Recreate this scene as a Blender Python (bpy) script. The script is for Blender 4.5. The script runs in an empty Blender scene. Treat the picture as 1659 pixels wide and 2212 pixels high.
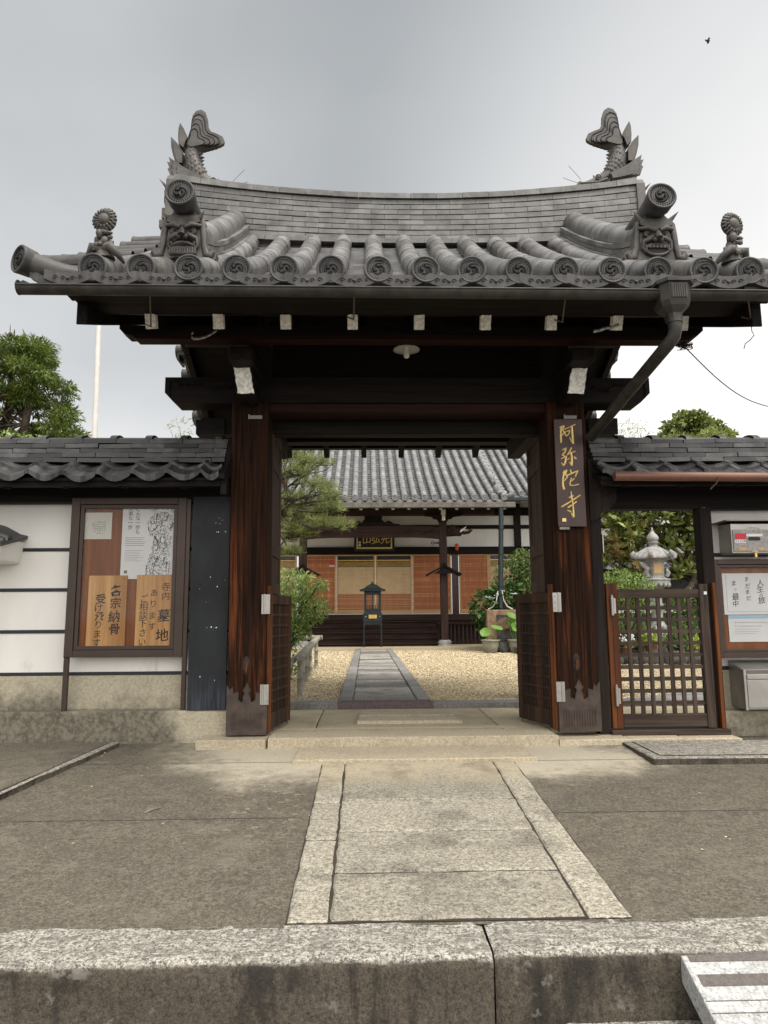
import bpy, math, random
import numpy as np
from mathutils import Vector, Matrix
random.seed(7); RNG = np.random.default_rng(7)
SC = bpy.context.scene; COL = SC.collection
R = math.radians; PI = math.pi
# ------------------------------------------------------------------ camera
FPX = 1534.0; PSI = R(1.47); PIT = R(8.25); RHO = R(0.4); CAMH = 0.8955
FW = Vector((math.sin(PSI)*math.cos(PIT), math.cos(PSI)*math.cos(PIT), math.sin(PIT)))
_r0 = Vector((math.cos(PSI), -math.sin(PSI), 0)); _u0 = _r0.cross(FW)
RT = math.cos(RHO)*_r0 - math.sin(RHO)*_u0; UP = math.cos(RHO)*_u0 + math.sin(RHO)*_r0
CAMP = Vector((0, 0, CAMH))
cd = bpy.data.cameras.new('camera'); cam = bpy.data.objects.new('camera', cd); COL.objects.link(cam)
cam.matrix_world = Matrix(((RT.x, UP.x, -FW.x, 0), (RT.y, UP.y, -FW.y, 0), (RT.z, UP.z, -FW.z, CAMH), (0, 0, 0, 1)))
cd.sensor_fit = 'HORIZONTAL'; cd.sensor_width = 36.0; cd.lens = 36.0*FPX/1659.0
cd.clip_start = 0.05; cd.clip_end = 2000
SC.camera = cam
def at(px, py, Y):                      # survey helper: picture ray -> point at real depth Y
    d = FW*FPX + RT*(px-829.5) + UP*(1106-py)
    return CAMP + d*(Y/d.y)
def atz(px, py, z):
    d = FW*FPX + RT*(px-829.5) + UP*(1106-py)
    return CAMP + d*((z-CAMH)/d.z)
# ------------------------------------------------------------------ light
SUN_EL, SUN_AZ = R(64), R(140)          # azimuth clockwise from +Y (north): behind the camera to the right
W = bpy.data.worlds.new('World'); SC.world = W; W.use_nodes = True
nt = W.node_tree; nt.nodes.clear(); N = nt.nodes.new; L = nt.links.new
out = N('ShaderNodeOutputWorld'); bg = N('ShaderNodeBackground'); bg.inputs[1].default_value = 0.1
sky = N('ShaderNodeTexSky'); sky.sky_type = 'NISHITA'; sky.sun_disc = False
sky.sun_elevation = SUN_EL; sky.sun_rotation = SUN_AZ
L(sky.outputs[0], bg.inputs[0])
tc = N('ShaderNodeTexCoord')
# cloud deck : projected on a high plane, brighter at right; unseen back and zenith glow added as fill light
sep = N('ShaderNodeSeparateXYZ'); L(tc.outputs['Generated'], sep.inputs[0])
mx = N('ShaderNodeMath'); mx.operation = 'MAXIMUM'; L(sep.outputs[2], mx.inputs[0]); mx.inputs[1].default_value = 0.0
ad = N('ShaderNodeMath'); ad.operation = 'ADD'; L(mx.outputs[0], ad.inputs[0]); ad.inputs[1].default_value = 0.30
dv = N('ShaderNodeVectorMath'); dv.operation = 'SCALE'; L(tc.outputs['Generated'], dv.inputs[0])
iv = N('ShaderNodeMath'); iv.operation = 'DIVIDE'; iv.inputs[0].default_value = 1.0; L(ad.outputs[0], iv.inputs[1]); L(iv.outputs[0], dv.inputs['Scale'])
nz = N('ShaderNodeTexNoise'); nz.inputs['Scale'].default_value = .8; nz.inputs['Detail'].default_value = 5; nz.inputs['Roughness'].default_value = .45
mpn = N('ShaderNodeMapping'); mpn.inputs['Location'].default_value = (3.3, 1.2, 0); L(dv.outputs[0], mpn.inputs[0]); L(mpn.outputs[0], nz.inputs['Vector'])
def dotn(v):
    d = N('ShaderNodeVectorMath'); d.operation = 'DOT_PRODUCT'; L(tc.outputs['Generated'], d.inputs[0])
    d.inputs[1].default_value = Vector(v).normalized(); return d.outputs['Value']
def rng(sock, a, b, c, e, smooth=True):
    m = N('ShaderNodeMapRange'); m.interpolation_type = 'SMOOTHSTEP' if smooth else 'LINEAR'
    L(sock, m.inputs[0])
    for i, x in enumerate((a, b, c, e)): m.inputs[i+1].default_value = x
    return m.outputs[0]
def mth(op, a, b):
    m = N('ShaderNodeMath'); m.operation = op
    for i, s in enumerate((a, b)):
        if isinstance(s, (int, float)): m.inputs[i].default_value = s
        else: L(s, m.inputs[i])
    return m.outputs[0]
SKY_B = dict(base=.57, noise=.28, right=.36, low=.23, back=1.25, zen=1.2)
b = rng(nz.outputs[0], .3, .72, SKY_B['base']-SKY_B['noise']*.5, SKY_B['base']+SKY_B['noise']*.5)
right = rng(dotn((.62, .74, .33)), .74, .975, 0, SKY_B['right'])
low = rng(sep.outputs[2], .08, .60, SKY_B['low'], -.06)
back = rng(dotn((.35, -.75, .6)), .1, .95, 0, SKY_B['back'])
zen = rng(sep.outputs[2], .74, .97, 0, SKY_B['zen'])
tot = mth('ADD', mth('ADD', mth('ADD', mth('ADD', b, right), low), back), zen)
cr = N('ShaderNodeValToRGB'); L(tot, cr.inputs[0])
cr.color_ramp.elements[0].position = .35; cr.color_ramp.elements[0].color = (.93, .98, 1.01, 1)
cr.color_ramp.elements[1].position = 1.0; cr.color_ramp.elements[1].color = (1.03, 1.0, .965, 1)
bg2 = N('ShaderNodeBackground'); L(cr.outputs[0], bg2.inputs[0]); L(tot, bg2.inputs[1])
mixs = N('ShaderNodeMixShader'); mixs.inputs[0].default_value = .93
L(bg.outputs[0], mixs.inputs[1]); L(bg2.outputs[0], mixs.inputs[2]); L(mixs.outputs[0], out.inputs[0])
sl = bpy.data.lights.new('sun', 'SUN'); sl.energy = 2.2; sl.angle = R(30); sl.color = (1, .95, .87)
so = bpy.data.objects.new('sun', sl); COL.objects.link(so)
sd = Vector((math.sin(SUN_AZ)*math.cos(SUN_EL), math.cos(SUN_AZ)*math.cos(SUN_EL), math.sin(SUN_EL)))
so.rotation_euler = (-sd).to_track_quat('-Z', 'Y').to_euler(); so.location = sd*60
SC.view_settings.view_transform = 'Standard'; SC.view_settings.look = 'None'; SC.view_settings.exposure = 0.27; SC.view_settings.gamma = 1
SC.cycles.max_bounces = 6; SC.cycles.diffuse_bounces = 4; SC.cycles.transparent_max_bounces = 8
SC.cycles.use_denoising = True
# ------------------------------------------------------------------ materials
class NT:
    def __init__(s, name):
        s.m = bpy.data.materials.new(name); s.m.use_nodes = True; s.t = s.m.node_tree; s.t.nodes.clear()
        s.out = s.n('OutputMaterial'); s.b = s.n('BsdfPrincipled'); s.l(s.b.outputs[0], s.out.inputs[0])
        s.geo = s.n('NewGeometry')
    def n(s, t): return s.t.nodes.new('ShaderNode'+t)
    def l(s, a, b): s.t.links.new(a, b)
    def pos(s, scale=(1, 1, 1), rot=(0, 0, 0)):
        m = s.n('Mapping'); m.inputs['Scale'].default_value = scale; m.inputs['Rotation'].default_value = rot
        s.l(s.geo.outputs['Position'], m.inputs[0]); return m.outputs[0]
    def noise(s, scale, vs=(1, 1, 1), detail=4, rough=.55, dist=0, rot=(0, 0, 0)):
        n = s.n('TexNoise'); n.inputs['Scale'].default_value = scale; n.inputs['Detail'].default_value = detail
        n.inputs['Roughness'].default_value = rough; n.inputs['Distortion'].default_value = dist
        s.l(s.pos(vs, rot), n.inputs['Vector']); return n.outputs[0]
    def voro(s, scale, vs=(1, 1, 1), feat='F1'):
        n = s.n('TexVoronoi'); n.feature = feat; n.inputs['Scale'].default_value = scale
        s.l(s.pos(vs), n.inputs['Vector']); return n
    def rng(s, x, a, b, c=0., d=1., smooth=True):
        m = s.n('MapRange'); m.interpolation_type = 'SMOOTHSTEP' if smooth else 'LINEAR'; s.l(x, m.inputs[0])
        for i, k in enumerate((a, b, c, d)): m.inputs[i+1].default_value = k
        return m.outputs[0]
    def math(s, op, a, b=0.):
        m = s.n('Math'); m.operation = op
        for i, x in enumerate((a, b)):
            if isinstance(x, (int, float)): m.inputs[i].default_value = x
            else: s.l(x, m.inputs[i])
        return m.outputs[0]
    def mix(s, f, a, b, blend='MIX'):
        m = s.n('Mix'); m.data_type = 'RGBA'; m.blend_type = blend; m.clamp_factor = True
        for i, x in ((0, f), (6, a), (7, b)):
            if isinstance(x, (int, float)): m.inputs[i].default_value = x
            elif isinstance(x, tuple): m.inputs[i].default_value = (*x, 1)
            else: s.l(x, m.inputs[i])
        return m.outputs[2]
    def island(s): return s.geo.outputs['Random Per Island']
    def sepz(s):
        n = s.n('SeparateXYZ'); s.l(s.geo.outputs['Position'], n.inputs[0]); return n.outputs
    def bright(s, col, fac):          # colour * fac
        h = s.n('VectorMath'); h.operation = 'SCALE'; s.l(col, h.inputs[0]) if not isinstance(col, tuple) else setattr(h.inputs[0], 'default_value', col)
        s.l(fac, h.inputs['Scale']); return h.outputs[0]
    def bump(s, h, strength=.3, dist=.01):
        b = s.n('Bump'); b.inputs['Strength'].default_value = strength; b.inputs['Distance'].default_value = dist
        s.l(h, b.inputs['Height']); s.l(b.outputs[0], s.b.inputs['Normal'])
    def fin(s, col, rough=.7, spec=.5, metal=0.):
        if isinstance(col, tuple): s.b.inputs['Base Color'].default_value = (*col, 1)
        else: s.l(col, s.b.inputs['Base Color'])
        if isinstance(rough, (int, float)): s.b.inputs['Roughness'].default_value = rough
        else: s.l(rough, s.b.inputs['Roughness'])
        s.b.inputs['Specular IOR Level'].default_value = spec; s.b.inputs['Metallic'].default_value = metal
        return s.m
M = {}
def tile_mat(name, c1, c2, moss=0., rough=.5, isl=.25, spec=.5):
    t = NT(name); n = t.noise(7, detail=5, rough=.6); f = t.noise(45, detail=3)
    c = t.mix(t.rng(n, .32, .7), c1, c2)
    c = t.bright(c, t.rng(t.island(), 0, 1, 1-isl, 1+isl, False))
    st = t.rng(t.noise(2.3, (1, 1, 3), 4, .65), .55, .75)
    c = t.mix(t.math('MULTIPLY', st, .7), c, tuple(x*.4 for x in c1))
    wh = t.rng(t.noise(16, (1, 1, 1), 4, .7), .62, .76)
    c = t.mix(t.math('MULTIPLY', wh, .3), c, tuple(min(.5, x*2.2) for x in c2))
    if moss:
        o = t.sepz(); g = t.rng(t.noise(9, detail=4, rough=.7), .5, .66)
        e = t.math('MULTIPLY', t.rng(o[1], 4.36, 4.62, 1, 0), t.rng(o[1], 4.31, 4.325, 0, 1))
        c = t.mix(t.math('MULTIPLY', t.math('MULTIPLY', g, e), moss), c, (.17, .16, .06))
    t.bump(f, .25, .004); M[name] = t.fin(c, t.rng(n, .3, .7, rough-.1, rough+.15), spec)
tile_mat('kawara', (.065, .063, .062), (.155, .15, .146), moss=.45, rough=.36, spec=.6)
tile_mat('kawara_ridge', (.075, .073, .070), (.150, .146, .138), rough=.42, isl=.28)
tile_mat('kawara_cap', (.030, .029, .028), (.080, .077, .074), rough=.5, isl=.2, spec=.35)
tile_mat('kawara_relief', (.012, .012, .013), (.032, .031, .031), rough=.6, isl=.05, spec=.15)
tile_mat('kawara_ornament', (.040, .036, .032), (.11, .10, .09), rough=.55, isl=.15)
tile_mat('kawara_black', (.014, .014, .015), (.062, .06, .058), rough=.4, isl=.8)
tile_mat('kawara_hall', (.115, .115, .116), (.23, .23, .23), rough=.45, isl=.14)
def wood_mat(name, c1, c2, axis='z', sc=1., rough=.7, spec=.18, knots=False, isl=.1, c3=None, bump=.3):
    t = NT(name); a, b_ = 26*sc, 1.3*sc
    vs = {'x': (b_, a, a), 'y': (a, b_, a), 'z': (a, a, b_)}[axis]
    n = t.noise(1, vs, 5, .62, .6); n2 = t.noise(1.6, tuple(.28*x for x in vs), 3, .5, .4)
    c = t.mix(t.rng(n, .3, .72), c1, c2)
    if c3: c = t.mix(t.math('MULTIPLY', t.rng(n2, .46, .68), .85), c, c3)
    c = t.bright(c, t.rng(t.island(), 0, 1, 1-isl, 1+isl, False))
    t.bump(n, bump, .006); M[name] = t.fin(c, rough, spec)
wood_mat('wood_dark_x', (.004, .003, .0026), (.013, .009, .0075), 'x')
wood_mat('wood_dark_y', (.004, .003, .0026), (.013, .009, .0075), 'y')
wood_mat('wood_dark_z', (.008, .0055, .0045), (.024, .016, .012), 'z')
wood_mat('wood_redbrown_x', (.014, .005, .004), (.032, .010, .007), 'x')
wood_mat('wood_lattice', (.016, .010, .007), (.040, .026, .018), 'z', c3=(.075, .035, .018))
wood_mat('wood_sidegate_x', (.03, .02, .015), (.075, .055, .042), 'x', rough=.75)
wood_mat('wood_sidegate_z', (.03, .02, .015), (.075, .055, .042), 'z', rough=.75)
wood_mat('wood_orange', (.10, .032, .010), (.21, .075, .026), 'z', c3=(.05, .018, .009))
wood_mat('wood_door', (.024, .014, .010), (.062, .038, .027), 'z', c3=(.09, .055, .038))
wood_mat('wood_hall', (.020, .011, .009), (.05, .027, .021), 'x')
wood_mat('wood_hall_z', (.022, .013, .010), (.055, .031, .024), 'z')
wood_mat('wood_panel_red', (.30, .10, .046), (.40, .15, .075), 'z', sc=.7, rough=.55)
wood_mat('wood_pale', (.42, .27, .13), (.55, .37, .19), 'x', sc=.6, rough=.55)
wood_mat('wood_sign_maroon', (.030, .009, .007), (.055, .016, .011), 'z', rough=.4, spec=.5)
wood_mat('wood_plaque', (.47, .245, .09), (.72, .43, .18), 'z', sc=.7, rough=.5, c3=(.38, .175, .06))
wood_mat('wood_backing', (.17, .058, .020), (.27, .10, .036), 'z', sc=.5, rough=.5)
def post_wood():
    t = NT('wood_post'); n = t.noise(1, (34, 34, 1.1), 6, .65, .8); n2 = t.noise(1, (9, 9, .8), 4, .6)
    o = t.sepz()
    c = t.mix(t.rng(n, .3, .7), (.006, .0042, .003), (.036, .015, .008))
    red = t.math('MULTIPLY', t.rng(n2, .48, .66), t.rng(o[2], .3, .7, .5, 1.))
    red = t.math('MULTIPLY', red, t.rng(o[2], 1.1, 1.8, 1., .05))
    c = t.mix(t.math('MULTIPLY', red, t.rng(n, .42, .62, .15, .95)), c, (.17, .050, .017))
    t.bump(n, .6, .008); M['wood_post'] = t.fin(c, .8, .08)
post_wood()
def plain(name, c, rough=.6, spec=.5, metal=0., var=.15, scale=6, bump=0., bs=60):
    t = NT(name); n = t.noise(scale, detail=5, rough=.6)
    col = t.mix(t.rng(n, .3, .7), tuple(x*(1-var) for x in c), tuple(x*(1+var) for x in c))
    if bump: t.bump(t.noise(bs, detail=3), bump, .004)
    M[name] = t.fin(col, rough, spec, metal)
plain('flap_grey', (.27, .26, .245), .5, .5, .2, var=.25, scale=60)
plain('white_paint', (.85, .83, .78), .8, var=.25, scale=40, bump=.5)
plain('gutter_metal', (.040, .037, .033), .5, .4, .2, var=.4, scale=9)
plain('verdigris', (.10, .12, .10), .6, .4, .2, var=.4, scale=12)
plain('copper_pipe', (.17, .075, .052), .45, .5, .2)
plain('steel', (.36, .345, .32), .42, .5, .8, var=.12, scale=5)
plain('steel_dark', (.16, .15, .135), .42, .5, .8)
plain('shoe_copper', (.062, .045, .036), .5, .5, .35, var=.3, scale=14)
plain('frame_brown', (.047, .030, .023), .45, .5, .3, var=.1)
plain('black_band', (.012, .014, .017), .6)
plain('paper', (.72, .72, .72), .8, var=.03)
plain('paper_aged', (.66, .65, .58), .8, var=.04)
plain('paper_blue', (.34, .55, .68), .8, var=.04)
plain('ink', (.012, .012, .013), .7, var=.1)
plain('ink_grey', (.22, .22, .23), .7, var=.1)
plain('gold', (.80, .58, .20), .35, .5, .25, var=.12, scale=30)
plain('red_sticker', (.55, .015, .03), .5)
plain('iron_black', (.018, .027, .030), .45, .5, .4)
plain('brass', (.65, .42, .13), .4, .5, .5)
plain('stone_pale', (.27, .265, .255), .8, .3, var=.3, scale=11, bump=.4)
plain('stone_brown', (.23, .15, .095), .85, .3, var=.35, scale=12, bump=.5)
plain('stone_dark', (.06, .058, .052), .85, .3, var=.5, scale=8, bump=.6, bs=25)
plain('ceramic_pot', (.30, .29, .23), .55, .5, var=.15)
plain('terracotta', (.30, .13, .08), .8, .3, var=.2)
plain('pot_green', (.05, .085, .075), .5)
plain('pot_white', (.55, .52, .45), .6)
plain('soil', (.03, .022, .015), .95)
plain('bark', (.060, .045, .034), .9, .2, var=.5, scale=14, bump=.8, bs=30)
plain('bark_dark', (.03, .023, .018), .9, .2, var=.5, scale=14, bump=.8, bs=30)
plain('bamboo_grey', (.27, .25, .20), .6, .4, var=.3, scale=14)
plain('enamel_shade', (.48, .48, .46), .4)
plain('bulb_glass', (.75, .73, .68), .25)
plain('wire_dark', (.02, .02, .02), .6)
plain('wire_rust', (.10, .075, .06), .7)
plain('pole_white', (.62, .60, .56), .5, var=.08)
plain('sill_grey', (.14, .125, .11), .85, .3, var=.3)
plain('petal_white', (.75, .75, .78), .7)
plain('petal_pink', (.62, .22, .24), .7)
plain('mat_rubber', (.12, .085, .085), .75, var=.25, scale=30)
plain('shoji_paper', (.50, .37, .22), .75, var=.06)
plain('blind_yellow', (.38, .24, .045), .6, var=.35, scale=25)
plain('hall_dark', (.012, .011, .011), .7)
plain('lantern_orange', (.65, .10, .04), .6)
def plaster():
    t = NT('plaster'); o = t.sepz(); n = t.noise(1.4, (1, 1, .5), 5, .6)
    c = t.mix(t.rng(n, .3, .75), (.78, .765, .73), (.68, .66, .615))
    st = t.math('MULTIPLY', t.rng(t.noise(5, (1, 1, .35), 5, .65), .58, .75), t.rng(o[2], .35, .75, .7, .16))
    c = t.mix(st, c, (.42, .38, .30)); t.bump(t.noise(90), .08, .002); M['plaster'] = t.fin(c, .85, .3)
plaster()
def concrete_base():
    t = NT('concrete_base'); o = t.sepz(); n = t.noise(2.2, detail=6, rough=.7); f = t.noise(60, detail=3, rough=.7)
    c = t.mix(t.rng(f, .3, .7), (.32, .285, .21), (.45, .405, .305))
    low = t.math('ADD', t.rng(o[2], -.1, .62, .32, -.25, False), n)
    away = t.rng(o[0], -1.9, -1.15, 0., -.42)
    low = t.math('ADD', low, t.math('MULTIPLY', away, t.rng(o[0], 1.2, 1.25, 1, 0)))
    low = t.math('SUBTRACT', low, t.rng(o[0], 2.4, 2.5, 0, .22))
    low = t.math('ADD', low, t.math('MULTIPLY', t.rng(o[2], .165, .18, .16, 0), t.rng(o[0], -1.75, -1.3, 1, 0)))
    low = t.math('ADD', low, t.math('MULTIPLY', t.math('SUBTRACT', t.noise(14, detail=5, rough=.7), .5), .25))
    c = t.mix(t.math('MULTIPLY', t.rng(low, .40, .74), .86), c, t.mix(t.rng(t.noise(26, detail=5, rough=.75), .35, .65), (.05, .045, .034), (.17, .155, .12)))
    t.bump(f, .3, .006); M['concrete_base'] = t.fin(c, .88, .25)
concrete_base()
def forecourt():
    t = NT('forecourt_concrete'); o = t.sepz(); n = t.noise(.9, detail=6, rough=.62); f = t.math('ADD', t.math('MULTIPLY', t.noise(125, detail=4, rough=.9), .55), t.math('MULTIPLY', t.noise(48, detail=4, rough=.85), .45)); m_ = t.noise(11, detail=5, rough=.7)
    clean = t.mix(t.rng(f, .3, .7), (.34, .30, .225), (.52, .47, .37))  # unstained concrete by the gate, lightened further to offset the roof's shade
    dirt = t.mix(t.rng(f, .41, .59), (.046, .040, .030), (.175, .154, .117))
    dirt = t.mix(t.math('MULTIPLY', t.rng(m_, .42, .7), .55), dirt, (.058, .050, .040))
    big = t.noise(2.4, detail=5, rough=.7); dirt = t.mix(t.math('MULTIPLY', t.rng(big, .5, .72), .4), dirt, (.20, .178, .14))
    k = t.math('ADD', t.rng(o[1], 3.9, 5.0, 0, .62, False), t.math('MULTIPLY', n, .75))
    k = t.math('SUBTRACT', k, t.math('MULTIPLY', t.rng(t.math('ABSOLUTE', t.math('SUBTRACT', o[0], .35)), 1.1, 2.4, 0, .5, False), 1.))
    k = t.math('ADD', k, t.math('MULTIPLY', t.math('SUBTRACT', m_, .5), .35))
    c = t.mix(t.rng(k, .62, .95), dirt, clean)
    sp = t.rng(t.noise(38, (1, 1, 1), 2, .5), .70, .76)
    c = t.mix(t.math('MULTIPLY', sp, .35), c, (.38, .35, .29))
    px = t.rng(t.math('ABSOLUTE', t.math('ADD', o[0], .52)), .05, .45, 1, 0); py = t.rng(t.math('ABSOLUTE', t.math('SUBTRACT', o[1], 4.0)), .15, .6, 1, 0)
    bl = t.rng(t.noise(13, detail=5, rough=.65), .58, .63); c = t.mix(t.math('MULTIPLY', t.math('MULTIPLY', t.math('MULTIPLY', px, py), bl), .7), c, (.34, .29, .20))
    cv = t.n('TexVoronoi'); cv.feature = 'DISTANCE_TO_EDGE'; cv.inputs['Scale'].default_value = .55; dm = t.n('Mix'); dm.data_type = 'VECTOR'
    ng = t.n('TexNoise'); ng.inputs['Scale'].default_value = 3.; ng.inputs['Detail'].default_value = 5; t.l(t.pos(), ng.inputs['Vector']); dm.inputs[0].default_value = .13; t.l(t.pos(), dm.inputs[4]); t.l(ng.outputs['Color'], dm.inputs[5]); t.l(dm.outputs[1], cv.inputs['Vector'])
    ck = t.math('MULTIPLY', t.rng(cv.outputs['Distance'], .0, .0035, 1, 0), t.rng(n, .46, .54)); c = t.mix(t.math('MULTIPLY', ck, .18), c, (.03, .027, .022))
    t.bump(f, .5, .005); M['forecourt_concrete'] = t.fin(c, .85, .3)
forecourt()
def granite(name, c1, c2, spk=.5, dirty=0., edge=None, rough=.8, isl=(.82, 1.15)):
    t = NT(name); f = t.math('ADD', t.math('MULTIPLY', t.noise(110, detail=4, rough=.9), .5), t.math('MULTIPLY', t.noise(50, detail=4, rough=.85), .5)); v = t.voro(150); n = t.noise(3, detail=5, rough=.65)
    c = t.mix(t.rng(f, .38, .62), c1, c2)
    c = t.mix(t.math('MULTIPLY', t.rng(v.outputs['Color'], .0, .25, 1, 0), spk), c, tuple(x*.3 for x in c1))
    c = t.bright(c, t.rng(t.island(), 0, 1, isl[0], isl[1], False))
    o = t.sepz()
    if edge:   # rain-washed outside, clean below the eaves
        clean = t.mix(t.rng(f, .35, .65), edge[0], edge[1])
        k = t.math('ADD', t.rng(o[1], 3.6, 5.0, 0, .7, False), t.math('MULTIPLY', n, .6))
        c = t.mix(t.rng(k, .62, .92), c, clean)
    if dirty:
        c = t.mix(t.math('MULTIPLY', t.rng(n, .45, .68), dirty), c, tuple(x*.35 for x in c1))
    t.bump(f, .6, .006); M[name] = t.fin(c, rough, .3)
granite('granite_path', (.10, .091, .074), (.47, .432, .345), .7, .45, edge=((.33, .28, .195), (.50, .435, .315)))
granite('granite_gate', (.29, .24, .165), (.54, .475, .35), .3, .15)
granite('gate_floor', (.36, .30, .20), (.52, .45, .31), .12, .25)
granite('granite_new', (.27, .27, .265), (.60, .60, .58), .7, .25)
granite('granite_band', (.085, .075, .07), (.14, .125, .115), .3)
granite('flagstone', (.14, .133, .118), (.40, .38, .34), .4, .5, isl=(.5, 1.35))
granite('granite_garden', (.12, .115, .105), (.33, .32, .30), .5, .35)
def kerb_mat():
    t = NT('kerb_granite'); f = t.math('ADD', t.math('MULTIPLY', t.noise(125, (1, 1, 1), 4, .9), .55), t.math('MULTIPLY', t.noise(52, (1, 1, 1), 4, .85), .45)); o = t.sepz(); g = t.n('SeparateXYZ'); t.l(t.geo.outputs['Normal'], g.inputs[0])
    n = t.noise(5, (1, 1, .35), 5, .7); w = t.noise(26, (.5, 1.6, 1), 4, .75)
    top = t.mix(t.rng(f, .42, .57), (.06, .054, .045), (.48, .455, .395))
    top = t.mix(t.rng(w, .45, .6, 0, .6), top, (.11, .10, .085))
    fc = t.mix(t.rng(f, .36, .64), (.034, .028, .022), (.135, .115, .088))
    sk = t.rng(t.noise(9, (1, 1, .12), 4, .7), .54, .68); fc = t.mix(t.math('MULTIPLY', t.rng(n, .48, .62), .75), fc, (.022, .02, .018)); fc = t.mix(t.math('MULTIPLY', sk, .7), fc, (.02, .018, .015))
    lich = t.rng(t.noise(8, detail=4, rough=.7), .62, .7)
    fc = t.mix(t.math('MULTIPLY', lich, .5), fc, (.26, .24, .21))
    c = t.mix(t.rng(g.outputs[2], .35, .8), fc, top)  # top lighter than the stained front: overhead light put into the colour
    t.bump(f, .8, .008); M['kerb_granite'] = t.fin(c, .85, .25)
kerb_mat()
def gravel_mat():
    t = NT('gravel'); v = t.voro(48); n = t.noise(2, detail=3)
    c = t.mix(t.rng(v.outputs['Color'], .1, .9), (.29, .22, .12), (.62, .53, .365))
    c = t.mix(t.rng(v.outputs['Distance'], .012, .02, 0, .0), c, (.2, .15, .1))
    c = t.bright(c, t.rng(n, .3, .7, .85, 1.1)); h = t.math('MULTIPLY', v.outputs['Distance'], -1.)
    t.bump(h, 1., .03); M['gravel'] = t.fin(c, .8, .3)
gravel_mat()
def pebble():
    t = NT('pebble'); c = t.mix(t.rng(t.island(), 0, 1, 0, 1, False), (.35, .255, .13), (.72, .635, .455)); M['pebble'] = t.fin(c, .75, .3)
pebble()
def black_panel():
    t = NT('black_panel'); n = t.noise(2.2, (1, 1, .7), 5, .65); o = t.sepz()
    c = t.mix(t.rng(n, .3, .7), (.006, .007, .009), (.019, .022, .026))
    c = t.mix(t.math('MULTIPLY', t.rng(t.noise(1, (60, 60, 3), 3), .35, .7), t.rng(o[2], .2, .5, .8, 0)), c, (.045, .058, .078))
    t.bump(t.noise(6, detail=4), .4, .01); M['black_panel'] = t.fin(c, .6, .3)
black_panel()
def leaf_mat(name, c1, c2, c3=None, rough=.5, trans=.25, spec=.4):
    t = NT(name); i = t.island(); n = t.noise(1.1, detail=2)
    c = t.mix(t.rng(i, 0, 1, 0, 1, False), c1, c2)
    if c3: c = t.mix(t.rng(n, .52, .66, 0, .8), c, c3)
    t.fin(c, rough, spec)
    tr = t.n('BsdfTranslucent'); t.l(c, tr.inputs[0]); ms = t.n('MixShader'); ms.inputs[0].default_value = trans
    t.l(t.b.outputs[0], ms.inputs[1]); t.l(tr.outputs[0], ms.inputs[2]); t.l(ms.outputs[0], t.out.inputs[0]); M[name] = t.m
leaf_mat('leaf_conifer', (.04, .075, .012), (.16, .22, .035), (.21, .26, .05))
leaf_mat('leaf_pine', (.09, .115, .03), (.31, .36, .11), (.37, .41, .14))
leaf_mat('leaf_maple', (.10, .17, .035), (.28, .38, .10), (.34, .42, .14))
leaf_mat('leaf_magnolia', (.08, .12, .025), (.30, .33, .09), (.34, .22, .07), rough=.25, trans=.18, spec=.8)
leaf_mat('leaf_bush', (.04, .085, .02), (.14, .22, .055), (.20, .27, .08))
leaf_mat('leaf_hydrangea', (.03, .075, .018), (.085, .16, .04))
leaf_mat('leaf_lotus', (.12, .26, .04), (.24, .42, .09), trans=.4)
leaf_mat('leaf_bright', (.26, .36, .05), (.42, .50, .09), trans=.4)
leaf_mat('leaf_bamboo', (.15, .20, .045), (.32, .36, .10), trans=.35)
leaf_mat('leaf_broad', (.075, .105, .025), (.24, .29, .07), (.36, .37, .08))
g = NT('glass_pane'); g.b.inputs['Transmission Weight'].default_value = 1.; g.b.inputs['IOR'].default_value = 1.03
M['glass_pane'] = g.fin((.95, .95, .95), .03, .5)
g = NT('glass_reflect'); g.b.inputs['Alpha'].default_value = .10; M['glass_reflect'] = g.fin((.03, .03, .03), .05, 1.)
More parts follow.
